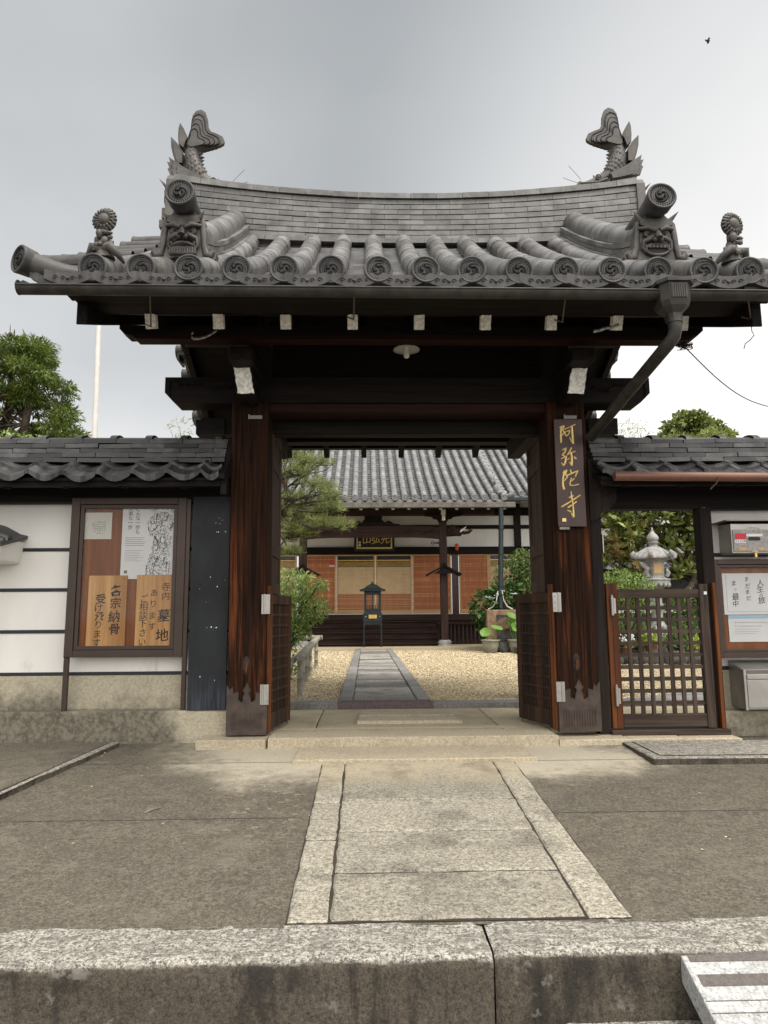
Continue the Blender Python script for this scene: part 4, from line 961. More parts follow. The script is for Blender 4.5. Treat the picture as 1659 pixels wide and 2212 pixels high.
m = MB(); m.grid(lambda u, v: ((1-u)*(Lx(2.66+2.3*v)-.004)+u*(Rx(2.66+2.3*v)+.004), 2.66+2.3*v, zf(2.66+2.3*v)+.003), 2, 6); struct('path_bedding', m, 'soil')
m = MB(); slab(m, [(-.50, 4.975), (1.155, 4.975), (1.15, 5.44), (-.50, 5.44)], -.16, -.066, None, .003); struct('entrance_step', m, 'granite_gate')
m = MB()
slab(m, [(-.735, 5.45), (1.425, 5.45), (1.425, 5.76), (-.735, 5.76)], -.16, .0, None, .006)
slab(m, [(-1.26, 5.455), (-.745, 5.455), (-.745, 5.95), (-1.26, 5.95)], -.16, -.012, None, .006)
slab(m, [(1.435, 5.455), (1.97, 5.455), (1.97, 5.95), (1.435, 5.95)], -.16, -.036, None, .006)
slab(m, [(1.98, 5.50), (2.40, 5.50), (2.40, 5.95), (1.98, 5.95)], -.16, -.042, None, .006)
slab(m, [(2.405, 5.50), (2.84, 5.50), (2.84, 5.95), (2.405, 5.95)], -.16, -.045, None, .006)
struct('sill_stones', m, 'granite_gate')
m = MB()
for a, b in ((-3.2, -.42), (-.41, 1.08), (1.09, 1.45), (1.46, 4.2)): slab(m, [(a, 5.77), (b, 5.77), (b-.0, 7.09), (a, 7.09)], -.1, -.006, None, .003)
m.box(-.75, 1.46, 5.9, 5.96, -.05, -.005)
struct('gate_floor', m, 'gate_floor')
m = MB(); slab(m, [(-.085, 6.12), (.80, 6.12), (.775, 6.40), (-.07, 6.40)], -.05, .022, None, .003); slab(m, [(-.07, 6.43), (.775, 6.43), (.755, 6.72), (-.06, 6.72)], -.05, .026, None, .003)
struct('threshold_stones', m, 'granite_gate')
# raised concrete strip at the left
m = MB(); pts = [(-1.935, 5.60), (-2.16, 3.95), (-7, 3.9), (-7, 5.60)]; slab(m, pts, -.06, .036, zf, .004); struct('raised_pavement', m, 'forecourt_concrete')
m = MB(); slab(m, [(-1.87, 5.60), (-2.095, 3.9), (-2.135, 3.9), (-1.91, 5.60)], -.06, .036, zf, .006); struct('pavement_edging', m, 'kerb_granite')
m = MB(); slab(m, [(1.90, 4.845), (4.2, 4.81), (4.2, 5.47), (1.915, 5.47)], -.16, -.054, None, .005)
m.prism([(1.97, 4.90), (4.2, 4.87), (4.2, 5.42), (1.975, 5.42)], lambda a, b, d: (a, b, d), -.056, -.047)
struct('side_gate_step', m, 'kerb_granite')
# kerb stones
def kerb(x0, x1, y0, ytop):
    m = MB(); nx = int((x1-x0)/.03); prof = []
    for k in range(7): prof.append((0, -.40+.2*k/6))
    prof += [(.004, -.186), (.016, -.174), (.04, -.170)]+[(.04+.20*k/6, -.170) for k in range(1, 7)]
    rnd = np.random.default_rng(int(abs(x0)*100)+3); ph = rnd.uniform(0, 6, 8)
    def wob(x, q): return .0025*math.sin(x*5+ph[0]+q*3)+.0018*math.sin(x*17+ph[1]+q*9)+.0012*math.sin(x*41+ph[2])
    def fn(u, v):
        x = x0+(x1-x0)*u; i = min(int(v*(len(prof)-1)+.5), len(prof)-1); py, pz = prof[i]
        e = min(1, min(x-x0, x1-x)/.02); y = y0+py+wob(x, pz*8)*(1 if i < 9 else .3)+(1-e)*.012*(1 if i < 9 else 0)+rnd.uniform(-.0015, .0015)
        z = pz+(wob(x*1.3+2, py*5)*.8 if i > 5 else 0)-(1-e)*.008
        if i == len(prof)-1: y = ytop+.004*math.sin(x*9)
        return (x, y, z)
    m.grid(fn, nx, len(prof)-1); return m
m = kerb(-4.0, .398, 2.405, 2.655); m.merge(kerb(.406, 4.2, 2.425, 2.655)); struct('kerb', m, 'kerb_granite')
m = MB(); slab(m, [(-4, 2.37), (.36, 2.345), (.36, 2.6), (-4, 2.6)], -.5, -.385, None, .008); slab(m, [(.62, 2.38), (4, 2.40), (4, 2.6), (.62, 2.6)], -.5, -.378, None, .008)
struct('kerb_footing', m, 'kerb_granite')
m = MB(); m.grid(lambda u, v: (-5+10*u, -3+5.7*v, -.43), 4, 4); struct('road', m, 'forecourt_concrete')
# granite ramp leaning on the kerb
t = thing('granite_ramp', 'pale granite ramp slab with two dark anti slip bands leaning on the kerb', 'ramp', (1.6, 2.1, -.43))
rp = lambda x, s, k: (x, 2.465-s*.932+k*.362, -.172-s*.362+k*.932)      # s along the slope, k off the surface
m = MB(); x0, x1 = 1.0, 2.3; Ls = .78
def rbox(m, xa, xb, s0, s1, k0, k1):
    vs = [rp(xa,s0,k0),rp(xb,s0,k0),rp(xb,s1,k0),rp(xa,s1,k0),rp(xa,s0,k1),rp(xb,s0,k1),rp(xb,s1,k1),rp(xa,s1,k1)]
    m.add(vs, [(0,3,2,1),(4,5,6,7),(0,1,5,4),(1,2,6,5),(2,3,7,6),(3,0,4,7)])
rbox(m, x0, x1, 0, Ls, -.105, 0); m.build('ramp_slab', 'granite_new', t, .004)
for s0, s1, nm in ((.034, .070, 'grip_band'), (.118, .158, 'grip_band'), (.206, .209, 'groove'), (.246, .249, 'groove'), (.286, .289, 'groove'), (.33, .333, 'groove'), (.38, .383, 'groove'), (.44, .443, 'groove')):
    m = MB(); rbox(m, x0+(.02 if nm == 'grip_band' else .004), x1, s0, s1, -.004, .0025 if nm == 'grip_band' else .001); m.build(nm, 'granite_band', t)
# ================================================================== BOUNDARY WALLS
BANDS = (1.441, 1.115, .782, .448)
def wall_roof(t, x0, x1, endcap=None, yo=0.):
    # eave course of wavy tiles
    prof = [(0,.028),(.05,.036),(.12,.036),(.2,.025),(.32,.007),(.45,-.006),(.6,-.011),(.75,-.007),(.88,.005),(1.0,.020)]
    w = .262; m = MB(); x = x0
    while x < x1-.05:
        e = min(x+w, x1); k = (e-x)/w; th = .03; dz = random.uniform(-.006, .006); dy = random.uniform(-.008, .008)
        for (ya, za, yb, zb) in ((5.335, 1.968, 5.47, 2.035), (5.45, 2.048, 5.66, 2.125)):
            P = [(x+u*w*k, z) for u, z in prof]
            for (a, b), (c, d) in zip(P, P[1:]):
                vs = [(a, ya+dy, za+b+dz), (c, ya+dy, za+d+dz), (c, ya+dy+.004, za+d-th-.016*math.sin(PI*(c-x)/w)+dz), (a, ya+dy+.004, za+b-th-.016*math.sin(PI*(a-x)/w)+dz), (a, yb, zb+b+dz), (c, yb, zb+d+dz), (c, yb, zb+d-.02+dz), (a, yb, zb+b-.02+dz)]
                m.add(vs, [(3,2,1,0), (0,1,5,4), (2,3,7,6)])
            m.add([(P[0][0], ya+dy, za+P[0][1]+dz), (P[0][0], ya+dy, za+P[0][1]-th+dz), (P[0][0], yb, zb+P[0][1]-.02+dz), (P[0][0], yb, zb+P[0][1]+dz)], [(0, 1, 2, 3)])
        x += w
    m.build('eave_tiles', 'kawara_black', t)
    m = MB(); NC = 5
    for c in range(NC):
        z0 = 2.105+.045*c; x = x0-(.13 if c % 2 else 0); yf = 5.545+.028*c
        while x < x1-.01:
            a, b = max(x, x0), min(x+.265, x1); j = random.uniform(-.007, .007); q = random.uniform(-.004, .004); r_ = random.uniform(-.004, .004)
            if b-a > .03:
                vs = [(a+.002, yf+j, z0+q), (b-.002, yf+j, z0+r_), (b-.002, 5.98, z0), (a+.002, 5.98, z0), (a+.002, yf+j+.006, z0+.036+q), (b-.002, yf+j+.006, z0+.036+r_), (b-.002, 5.98, z0+.040), (a+.002, 5.98, z0+.040)]
                m.add(vs, [(0,3,2,1),(4,5,6,7),(0,1,5,4),(1,2,6,5),(2,3,7,6),(3,0,4,7)])
            x += .265
    m.box(x0+.01, x1-.01, 5.70, 5.96, 1.99, 2.32)
    m.build('ridge_courses', 'kawara_black', t)
    m = MB(); x = x0
    while x < x1-.02:
        b = min(x+.30, x1); pr = []
        for k in range(9): a = PI*k/8; pr.append((5.83-.13*math.cos(a), 2.315+.052*math.sin(a)))
        m.prism(pr, lambda p, q, d: (d, p, q-.006*(d-x)), x+.012, b, False)
        pr2 = [(5.83+(p-5.83)*1.10, 2.315+(q-2.315)*1.30+.004) for p, q in pr]; m.prism(pr2, lambda p, q, d: (d, p, q), max(x0, x-.02), x+.035, False)
        x += .285
    m.build('ridge_cap', 'kawara_black', t)
    m = MB(); m.add([(x0, 5.38, 1.925), (x1, 5.38, 1.925), (x1, 5.85, 2.07), (x0, 5.85, 2.07), (x0, 5.38, 1.95), (x1, 5.38, 1.95), (x1, 5.85, 2.1), (x0, 5.85, 2.1)], [(0,3,2,1),(4,5,6,7),(0,1,5,4),(1,2,6,5),(2,3,7,6),(3,0,4,7)])
    m.box(x0, x1, 5.40, 5.46, 1.885, 1.925); m.build('eave_boards', 'wood_dark_x', t)
    MB().box(x0, x1, 5.74, 5.86, 1.815, 2.06).build('wall_plate', 'wood_dark_x', t, .005)
    for k in range(int((x1-x0)/.45)):
        x = x0+.2+.45*k; MB().bar((x, 5.42, 1.90), (x, 5.86, 2.02), .05, .06).build('rafter', 'wood_dark_y', t)
WX0, WX1 = -5.2, -1.075
t = thing('boundary_wall', 'white plaster wall with black bands and dark tiled coping left of gate', 'wall', (-3, 5.9, -.1))
MB().box(WX0, WX1, 5.85, 6.0, .40, 1.83).build('plaster_panel', 'plaster', t)
m = MB()
for z in BANDS: m.box(WX0, WX1, 5.843, 5.8515, z-.014, z+.014)
m.build('black_bands', 'black_band', t)
MB().box(WX0, WX1, 5.838, 6.0, .16, .434).build('concrete_base', 'concrete_base', t, .006)
MB().box(WX0, WX1+.015, 5.705, 6.0, -.2, .172).build('concrete_plinth', 'concrete_base', t, .012)
wall_roof(t, WX0, WX1-.045)
m = MB(); m.prism([(5.33, 1.93), (5.33, 1.97), (5.55, 2.12), (5.66, 2.32), (5.83, 2.40), (6.0, 2.32), (6.1, 2.12), (6.3, 1.97), (6.3, 1.93), (5.83, 2.05)], lambda a, b, d: (d, a, b), WX1-.04, WX1+.0); m.box(WX1-.042, WX1+.003, 5.40, 5.50, 1.82, 1.97)
m.build('roof_end_board', 'wood_dark_y', t)
RX0, RX1 = 2.835, 5.6
t = thing('boundary_wall', 'white plaster wall holding letterboxes right of the lattice side gate', 'wall', (4, 5.9, -.1))
MB().box(RX0, RX1, 5.85, 6.0, .40, 1.80).build('plaster_panel', 'plaster', t)
m = MB()
for z in (1.372, 1.07, .765, .448): m.box(RX0, RX1, 5.843, 5.8515, z-.016, z+.016)
m.build('black_bands', 'black_band', t)
MB().box(RX0, RX1, 5.838, 6.0, .11, .434).build('concrete_base', 'concrete_base', t, .006)
MB().box(RX0-.005, RX1, 5.73, 6.0, -.2, .124).build('concrete_plinth', 'concrete_base', t, .012)
wall_roof(t, 1.83, RX1)
m = MB(); gz = 1.935; m.tube([(1.90, 5.29, gz), (RX1, 5.29, gz-.035)], .036, 12); pg = m.build('copper_gutter', 'copper_pipe', t)
for x in (2.69, 3.9): m = MB(); m.tube([(x, 5.29, gz+.03), (x, 5.25, gz-.02), (x-.01, 5.28, gz-.06), (x-.03, 5.33, gz-.09), (x-.045, 5.30, gz-.10)], .006, 5); m.build('gutter_hook', 'wire_rust', pg)
MB().box(1.82, RX1, 5.74, 5.87, 1.745, 1.818).build('lintel', 'wood_dark_x', t, .005)
# --- side gate
t = thing('side_gate', 'low brown lattice side gate between the gate post and the right wall', 'gate', (2.35, 5.75, -.04))
MB().box(1.812, 1.905, 5.66, 5.80, -.04, 1.745).build('gate_post', 'wood_dark_z', t, .006)
MB().box(2.735, 2.832, 5.70, 5.83, -.04, 1.745).build('gate_post', 'wood_dark_z', t, .006)
MB().box(1.90, 2.83, 5.63, 5.80, -.045, .0).build('threshold', 'wood_sidegate_x', t, .005)
d_ = MB().box(1.918, 2.005, 5.66, 5.71, .005, 1.135).build('gate_leaf', 'wood_orange', t, .006, 'weathered orange hinge stile')
for x0, x1 in ((1.955, 1.958),): MB().box(x0, x1, 5.657, 5.66, .005, 1.135).build('stile_groove', 'bark_dark', d_)
m = MB(); m.box(2.665, 2.735, 5.655, 5.715, .005, 1.125); m.build('lock_stile', 'wood_sidegate_z', d_, .005)
MB().box(2.775, 2.806, 5.655, 5.70, .0, 1.135).build('closing_strip', 'wood_orange', t, .005)
MB().box(2.005, 2.665, 5.662, 5.708, 1.015, 1.085).build('top_rail', 'wood_sidegate_x', d_, .005)
MB().box(2.005, 2.665, 5.662, 5.708, .015, .115).build('bottom_rail', 'wood_sidegate_x', d_, .005)
m = MB()
for k in range(7): x = 2.005+.66*(k+1)/8; m.box(x-.0145, x+.0145, 5.670, 5.690, .115, 1.015)
m.build('lattice_uprights', 'wood_sidegate_z', d_)
m = MB()
for k in range(9): z = .937-.0925*k; m.box(2.005, 2.665, 5.6725, 5.702, z-.0145, z+.0145)
m.build('lattice_bars', 'wood_sidegate_x', d_)
for z in (.255, .955):
    m = MB(); m.tube([(1.955, 5.648, z-.075), (1.955, 5.648, z+.075)], .013, 10); m.ball((1.955, 5.648, z+.08), .01, 6); m.box(1.955, 1.985, 5.652, 5.66, z-.06, z+.06); m.build('hinge', 'steel', d_)
MB().box(2.70, 2.722, 5.648, 5.655, 1.04, 1.064).build('number_tag', 'paper', d_)
MB().box(1.906, 1.914, 5.652, 5.67, 1.38, 1.53).build('strike_plate', 'steel', t)
# ================================================================== NOTICE BOARDS, SIGNS, LETTERBOXES
def frame_board(t, x0, x1, z0, z1, Y, w, mat='frame_brown'):
    m = MB(); d = .055
    m.box(x0, x0+w, Y, Y+d, z0, z1); m.box(x1-w, x1, Y, Y+d, z0, z1); m.box(x0+w, x1-w, Y, Y+d, z1-w*.8, z1); m.box(x0+w, x1-w, Y, Y+d, z0, z0+w*.8)
    fr = m.build('frame', mat, t, .004); m = MB(); a = w*.45
    X0, X1, Z0, Z1 = x0+w+.002, x1-w-.002, z0+w*.8+.002, z1-w*.8-.002
    m.box(X0, X0+a, Y+.01, Y+.04, Z0, Z1); m.box(X1-a, X1, Y+.01, Y+.04, Z0, Z1); m.box(X0+a, X1-a, Y+.01, Y+.04, Z1-a, Z1); m.box(X0+a, X1-a, Y+.01, Y+.04, Z0, Z0+a)
    m.build('sash', mat, fr, .003)
    MB().box(x0+w, x1-w, Y+.046, Y+.054, z0+w*.8, z1-w*.8).build('backing_board', 'wood_backing', t)
    MB().box(X0+a, X1-a, Y+.018, Y+.021, Z0+a, Z1-a).build('glass_pane', 'glass_reflect', t)
    return t
Yb = 5.72
t = thing('notice_board', 'glazed brown framed notice board on two legs with wooden plaques inside', 'notice board', (-1.9, 5.75, .17))
frame_board(t, -2.372, -1.452, .582, 1.850, Yb, .068)
MB().box(-2.372, -2.335, Yb+.01, Yb+.045, .165, .582).build('leg', 'frame_brown', t, .003)
MB().box(-1.452, -1.418, Yb+.01, Yb+.045, .165, 1.84).build('leg', 'frame_brown', t, .003)
Yp = Yb+.045
def rect(c, Y):   # D-pixel corners (x0,y0,x1,y1) on the plane Y
    a, b = at(c[0], c[1], Y), at(c[2], c[3], Y); return min(a.x, b.x), max(a.x, b.x), min(a.z, b.z), max(a.z, b.z)
def D3(u, v, Y): return at(.3645*u, 864+.3645*v, Y)
a, b = D3(502, 826, Yp), D3(668, 668, Yp)
t = thing('calendar', 'small square white calendar page pinned in top left of notice board', 'calendar', (a.x, Yp, a.z))
MB().box(a.x, b.x, Yp-.008, Yp, a.z, b.z).build('page', 'paper_aged', t); m = MB()
for c in range(6):
    x = a.x+(b.x-a.x)*(.30+.09*c); n = (4, 5, 6, 6, 6, 5)[c]
    for k in range(n):
        z = b.z-(b.z-a.z)*(.36+.085*k+(.05 if c == 0 else 0)); q = .011
        for s_ in range(2): m.tube([(x+random.uniform(-q, q)*.7, Yp-.0095, z+random.uniform(-q, q)*.6), (x+random.uniform(-q, q)*.8, Yp-.0095, z+random.uniform(-q, q)*.6)], .0015, 3)
m.build('handwriting', 'ink', t)
a, b = D3(712, 1062, Yp), D3(1036, 620, Yp)
t = thing('poster', 'tall white poster with a black footprint drawing made of arrows', 'poster', (a.x, Yp, a.z))
MB().box(a.x, b.x, Yp-.006, Yp-.001, a.z, b.z).build('sheet', 'paper', t); m = MB(); fn = wallfn(Yp-.0065)
w, h = b.x-a.x, b.z-a.z; U = lambda u: a.x+w*u; V = lambda v: b.z-h*v
for i, (s_, u, v0) in enumerate((('どんな一歩も', .30, .03), ('大事な一歩', .155, .03))): col_text(m, s_, U(u), V(v0), .042, h*.062, fn, 0)
m.build('lettering', 'ink', t); m = MB()
for k in range(5): m.box(U(.07), U(.07+random.uniform(.33, .40)), Yp-.0068, Yp-.006, V(.45+.026*k)-.002, V(.45+.026*k)+.002)
for k in range(7): m.box(U(.07), U(.07+random.uniform(.25, .38)), Yp-.0068, Yp-.006, V(.62+.023*k)-.0012, V(.62+.023*k)+.0012)
m.build('fine_print', 'ink_grey', t); m = MB()
def infoot(u, v):
    toes = ((.60,.035,.095,.05),(.75,.03,.07,.04),(.87,.035,.06,.04),(.97,.06,.04,.05))
    for cx, cy, rx, ry in toes:
        if ((u-cx)/rx)**2+((v-cy)/ry)**2 < 1: return True
    if v < .10 or v > .985: return False
    if v < .42: cx, hw = .735+.03*math.sin(v*9), .27*math.sqrt(max(0, 1-((v-.27)/.175)**2)) if v < .27 else .27-.09*((v-.27)/.15)
    elif v < .62: cx, hw = .80-.05*(v-.42)/.2, .18-.01*(v-.42)/.2
    elif v < .86: cx, hw = .75-.03*(v-.62)/.24, .17+.07*(v-.62)/.24
    else: cx, hw = .72, .24
    return abs(u-cx) < hw and u < 1
cnt = 0
while cnt < 1300:
    u, v = random.uniform(.42, 1), random.uniform(0, .98)
    if infoot(u, v):
        cnt += 1; x, z = U(u), V(v); an = random.uniform(0, 6.28); l = random.uniform(.004, .010)
        p2 = (x+l*math.cos(an), Yp-.0068, z+l*math.sin(an))
        if p2[0] < b.x-.004: m.tube([(x, Yp-.0068, z), (x+l*.6*math.cos(an+.7), Yp-.0068, z+l*.6*math.sin(an+.7)), p2], .0015, 3, False)
def arrow(P, r):
    P = [(U(u), Yp-.008, V(v)) for u, v in P]; m.tube(P, [r*(.5+.5*i/(len(P)-1)) for i in range(len(P))], 4)
    d = (Vector(P[-1])-Vector(P[-2])).normalized(); e = Vector((d.z, 0, -d.x)); p = Vector(P[-1]); r *= 3.0
    m.prism([(0, 0)]*0+[(p.x+d.x*r*1.3, p.z+d.z*r*1.3), (p.x+e.x*r, p.z+e.z*r), (p.x-d.x*r*-.3, p.z-d.z*r*-.3), (p.x-e.x*r, p.z-e.z*r)], lambda x, z, q: (x, Yp-.0075-q, z), 0, .001)
for P, r in (([(.50,.30),(.52,.36),(.60,.36),(.65,.33),(.67,.30)],.004), ([(.76,.30),(.78,.22),(.85,.22),(.88,.16)],.0035), ([(.68,.63),(.71,.58),(.70,.50),(.65,.45)],.0045), ([(.66,.24),(.67,.13)],.0025),
             ([(.74,.54),(.75,.46)],.003), ([(.62,.93),(.65,.80),(.70,.72)],.0035), ([(.88,.92),(.88,.79)],.003), ([(.93,.36),(.98,.27)],.0035), ([(.80,.66),(.82,.60)],.0025), ([(.50,.95),(.50,.83)],.0025), ([(.80,.82),(.84,.73)],.003)):
    arrow(P, r)
m.build('footprint_drawing', 'ink', t)
MB().box(U(.07), U(.13), Yp-.0068, Yp-.006, V(.925), V(.885)).build('small_logo', 'leaf_broad', t)
def plaque(c, label, chars):
    a, b = D3(c[0], c[3], Yp-.012), D3(c[1], c[2], Yp-.012); Y = Yp-.020
    t = thing('wooden_plaque', label, 'plaque', (a.x, Y, a.z), 'lettered wooden plaques in the notice board')
    MB().box(a.x, b.x, Y, Y+.018, a.z, b.z).build('board', 'wood_plaque', t, .004); m = MB()
    for ch, u, v, s_ in chars:
        p = D3(u, v, Y); put_glyph(m, ch, p.x, p.z, s_*.3645*5.75/1534*.94, wallfn(Y-.0005), .013 if s_ > 60 else .004, .03, .06, R(3))
    m.build('lettering', 'ink', t); m = MB()
    for x in (a.x+.022, b.x-.022): m.ball((x, Y-.001, b.z-.022), .005, 6)
    m.build('screws', 'steel_dark', t)
plaque((506, 757, 1040, 1482), 'pale wooden plaque lettered for accepting bones, left of the two in notice board',
       [('各',690,1130,76),('宗',685,1205,70),('納',675,1285,76),('骨',678,1358,72),('受',597,1180,64),('け',585,1232,58),('承',590,1285,62),('り',582,1333,54),('ま',577,1387,54),('す',572,1440,56)])
plaque((795, 1040, 1036, 1478), 'pale wooden plaque with three ink columns, right of the two in notice board',
       [('寺',982,1108,58),('内',982,1163,54),('墓',972,1278,82),('地',960,1395,82),('あ',914,1143,50),('り',908,1208,50),('ま',905,1277,50),('す',902,1342,50),('ご',857,1178,54),('相',850,1225,56),('談',850,1275,58),('下',845,1325,54),('さ',845,1380,52),('い',842,1435,52)])
# black sheet beside the post
Y = 5.705; m = MB(); nz_, nx_ = 24, 8
m.grid(lambda u, v: (-1.392+.012*(1-v)*0+.298*u, Y-.012+.004*math.sin(v*9+u*3)+random.uniform(-.0015, .0015), .176+1.675*v), nx_, nz_); m.box(-1.390, -1.096, Y-.002, Y+.02, .178, 1.848)
t = thing('black_panel', 'tall scuffed black panel with white paint flecks standing beside left post', 'panel', (-1.24, Y, .176)); m.build('panel', 'black_panel', t)
m = MB()
for k in range(20):
    x, z = random.uniform(-1.34, -1.12), random.choice([random.uniform(1.55, 1.78), random.uniform(1.1, 1.45), random.uniform(1.5, 1.7), random.uniform(.3, 1.1)]); r_ = random.uniform(.0015, .005)
    m.ball((x, Y-.014, z), r_, 5, (1, .3, random.uniform(.6, 2)))
for k in range(12): m.ball((-1.25+.0055*k*random.uniform(.8, 1.2), Y-.014, .80+random.uniform(-.015, .02)), random.uniform(.004, .011), 6, (1, .25, random.uniform(.6, 1.3)))
m.build('paint_flecks', 'paper', t)
# little tiled hood at the far left
c = at(10, 1190, 5.6)
t = thing('tiled_hood', 'little plastered hood with a dark tile cap at left picture edge', 'hood', (c.x-.15, 5.7, c.z-.1))
x1 = at(38, 1190, 5.55).x-.10
MB().prism([(c.z-.09, 0), (c.z-.075, .03), (c.z+.09, .06), (c.z+.09, -.6), (c.z-.12, -.6)], lambda z, a, d: (x1-.05+a, 5.5+d, z), 0, .345).build('plaster_body', 'plaster', t, .006)
m = MB(); P = [(x1-.45, c.z+.22), (x1-.15, c.z+.14), (x1-.03, c.z+.075), (x1+.03, c.z+.06)]
m.tube([(x, 5.47, z) for x, z in P], [.035, .035, .036, .03], 8); m.tube([(x-.02, 5.6, z+.03) for x, z in P], [.04]*4, 8)
for (xa, za), (xb, zb) in zip(P, P[1:]): m.add([(xa, 5.43, za-.04), (xb, 5.43, zb-.04), (xb, 5.85, zb+.06), (xa, 5.85, za+.06), (xa, 5.43, za-.015), (xb, 5.43, zb-.015), (xb, 5.85, zb+.085), (xa, 5.85, za+.085)], [(0,3,2,1),(4,5,6,7),(0,1,5,4),(1,2,6,5),(2,3,7,6),(3,0,4,7)])
m.build('tile_cap', 'kawara_black', t)
# --- right side : letterboxes and board
def E4(u, v, Y): return at(1538+.2424*u, 1106+.2424*v, Y)
fa, fb = E4(182, 368, 5.62), E4(182, 105, 5.62); bk = E4(88, 250, 5.80); x1 = fa.x+.52
t = thing('letterbox', 'upper steel letterbox with a red security sticker on the right wall', 'letterbox', (bk.x, 5.8, fa.z))
m = MB(); m.add([(fa.x, 5.62, fa.z), (x1, 5.62, fa.z), (x1, 5.85, fa.z), (bk.x, 5.85, fa.z), (fa.x, 5.62, fb.z), (x1, 5.62, fb.z), (x1, 5.85, fb.z+.02), (bk.x, 5.85, fb.z+.02)], [(0,3,2,1),(4,5,6,7),(0,1,5,4),(1,2,6,5),(2,3,7,6),(3,0,4,7)])
bo = m.build('box_body', 'steel', t, .004)
MB().box(fa.x-.045, x1+.01, 5.60, 5.85, fb.z+.021, fb.z+.030).build('lid', 'steel_dark', t)
MB().box(fa.x+.012, x1, 5.609, 5.62, fa.z+.012, fa.z+.19).build('flap', 'flap_grey', t, .003)
fn = wallfn(5.6085); p = E4(250, 225, 5.62); m = MB(); p0, p1 = E4(207, 275, 5.61), E4(297, 190, 5.61)
MB().box(p0.x, p1.x, 5.606, 5.609, p0.z, p1.z).build('sticker_base', 'paper', bo); p2 = E4(207, 245, 5.61)
MB().box(p0.x, p1.x, 5.604, 5.606, p2.z, p1.z).build('sticker', 'red_sticker', bo)
row_text(m, 'SECOM', p0.x+.001, (p0.z+p2.z)/2, .026, (p1.x-p0.x)/5, wallfn(5.6055)); m.build('lettering', 'ink', bo)
p0, p1 = E4(322, 255, 5.61), E4(430, 222, 5.61); m = MB(); m.prism([(p0.x+.5*(p1.x-p0.x)*(1+math.cos(a)*1.0), (p0.z+p1.z)/2+(p1.z-p0.z)*.5*max(-1, min(1, 1.6*math.sin(a)))) for a in [2*PI*k/20 for k in range(20)]], lambda a, b, d: (a, 5.608-d, b), -.002, .002); m.build('slot', 'black_band', bo)
p0, p1 = E4(305, 218, 5.61), E4(445, 195, 5.61); MB().box(p0.x, p1.x, 5.605, 5.608, p0.z, p1.z).build('name_strip', 'paper', bo)
m = MB(); p = E4(395, 385, 5.60); m.box(p.x-.008, p.x+.008, 5.60, 5.615, p.z-.015, p.z+.02); m.tube([(p.x-.025, 5.61, p.z+.03), (p.x+.02, 5.61, p.z+.032)], .005, 5); m.build('padlock', 'brass', t)
m = MB()
for k in range(9):
    p = E4(320+13*k, 142+random.uniform(-6, 6), 5.617); m.tube([(p.x-.012, 5.617, p.z+random.uniform(-.006, .006)), (p.x, 5.617, p.z+random.uniform(-.01, .01)), (p.x+.01, 5.617, p.z+random.uniform(-.006, .006))], .0018, 3)
m.build('faded_marks', 'paper_aged', bo)
m = MB()
for u, v, w_ in ((270, 330, 50), (445, 330, 40)):
    p = E4(u, v, 5.607); m.ball((p.x, 5.609, p.z), w_*.0009, 8, (1, .06, .32))
m.build('tan_print', 'wood_pale', bo)
fa, fb = E4(300, 1765, 5.58), E4(300, 1395, 5.58); bk = E4(178, 1500, 5.80); x1 = fa.x+.48
t = thing('letterbox', 'lower plain steel letterbox with slanted top below the right notice board', 'letterbox', (bk.x, 5.8, fa.z))
m = MB(); m.add([(fa.x, 5.58, fa.z), (x1, 5.58, fa.z), (x1, 5.84, fa.z+.01), (bk.x, 5.84, fa.z+.01), (fa.x, 5.58, fb.z-.01), (x1, 5.58, fb.z-.01), (x1, 5.84, fb.z+.05), (bk.x, 5.84, fb.z+.05)], [(0,3,2,1),(4,5,6,7),(0,1,5,4),(1,2,6,5),(2,3,7,6),(3,0,4,7)])
bo = m.build('box_body', 'steel', t, .006)
m = MB(); m.box(fa.x+.0, fa.x+.018, 5.568, 5.58, fa.z, fb.z-.008); m.build('trim', 'steel', bo)
MB().box(fa.x+.022, x1, 5.566, 5.58, fa.z+.015, fb.z-.085).build('door', 'steel', t, .004)
MB().box(fa.x+.022, x1, 5.560, 5.58, fb.z-.08, fb.z-.045).build('slot_flap', 'steel', t, .003)
MB().box(fa.x+.02, x1, 5.575, 5.581, fb.z-.04, fb.z-.012).build('slot', 'steel_dark', t)
a, b = E4(52, 1300, 5.72), E4(52, 422, 5.72)
t = thing('notice_board', 'brown framed notice board with white brush written sheet on right wall', 'notice board', (3.2, 5.75, a.z))
frame_board(t, a.x, a.x+.72, a.z, b.z, 5.72, .052)
q = E4(20, 0, 5.72); p = E4(130, 1765, 5.72)
MB().box(a.x-.045, a.x-.005, 5.725, 5.76, p.z, 1.76).build('leg', 'frame_brown', t, .003)
Y = 5.762; a, b = E4(112, 915, Y), E4(640, 545, Y)
t = thing('brush_notice', 'white sheet with three columns of brush writing in right notice board', 'notice', (a.x, Y, a.z))
MB().box(a.x, b.x, Y-.004, Y, a.z, b.z).build('sheet', 'paper', t); m = MB(); fn = wallfn(Y-.0045)
for s_, pts in (('人生の旅', ((428,632,52),(427,690,50),(435,742,30),(440,788,52))), ('まだまだ', ((306,598,36),(315,660,40),(316,712,36),(326,768,38))), ('まっ最中', ((192,635,40),(203,688,28),(208,755,52),(209,818,46)))):
    for ch, (u, v, sz) in zip(s_, pts): p = E4(u, v, Y); put_glyph(m, ch, p.x, p.z, sz*.2424*5.76/1534*1.3, fn, .008, .02, .10, R(5))
m.build('lettering', 'ink', t); m = MB()
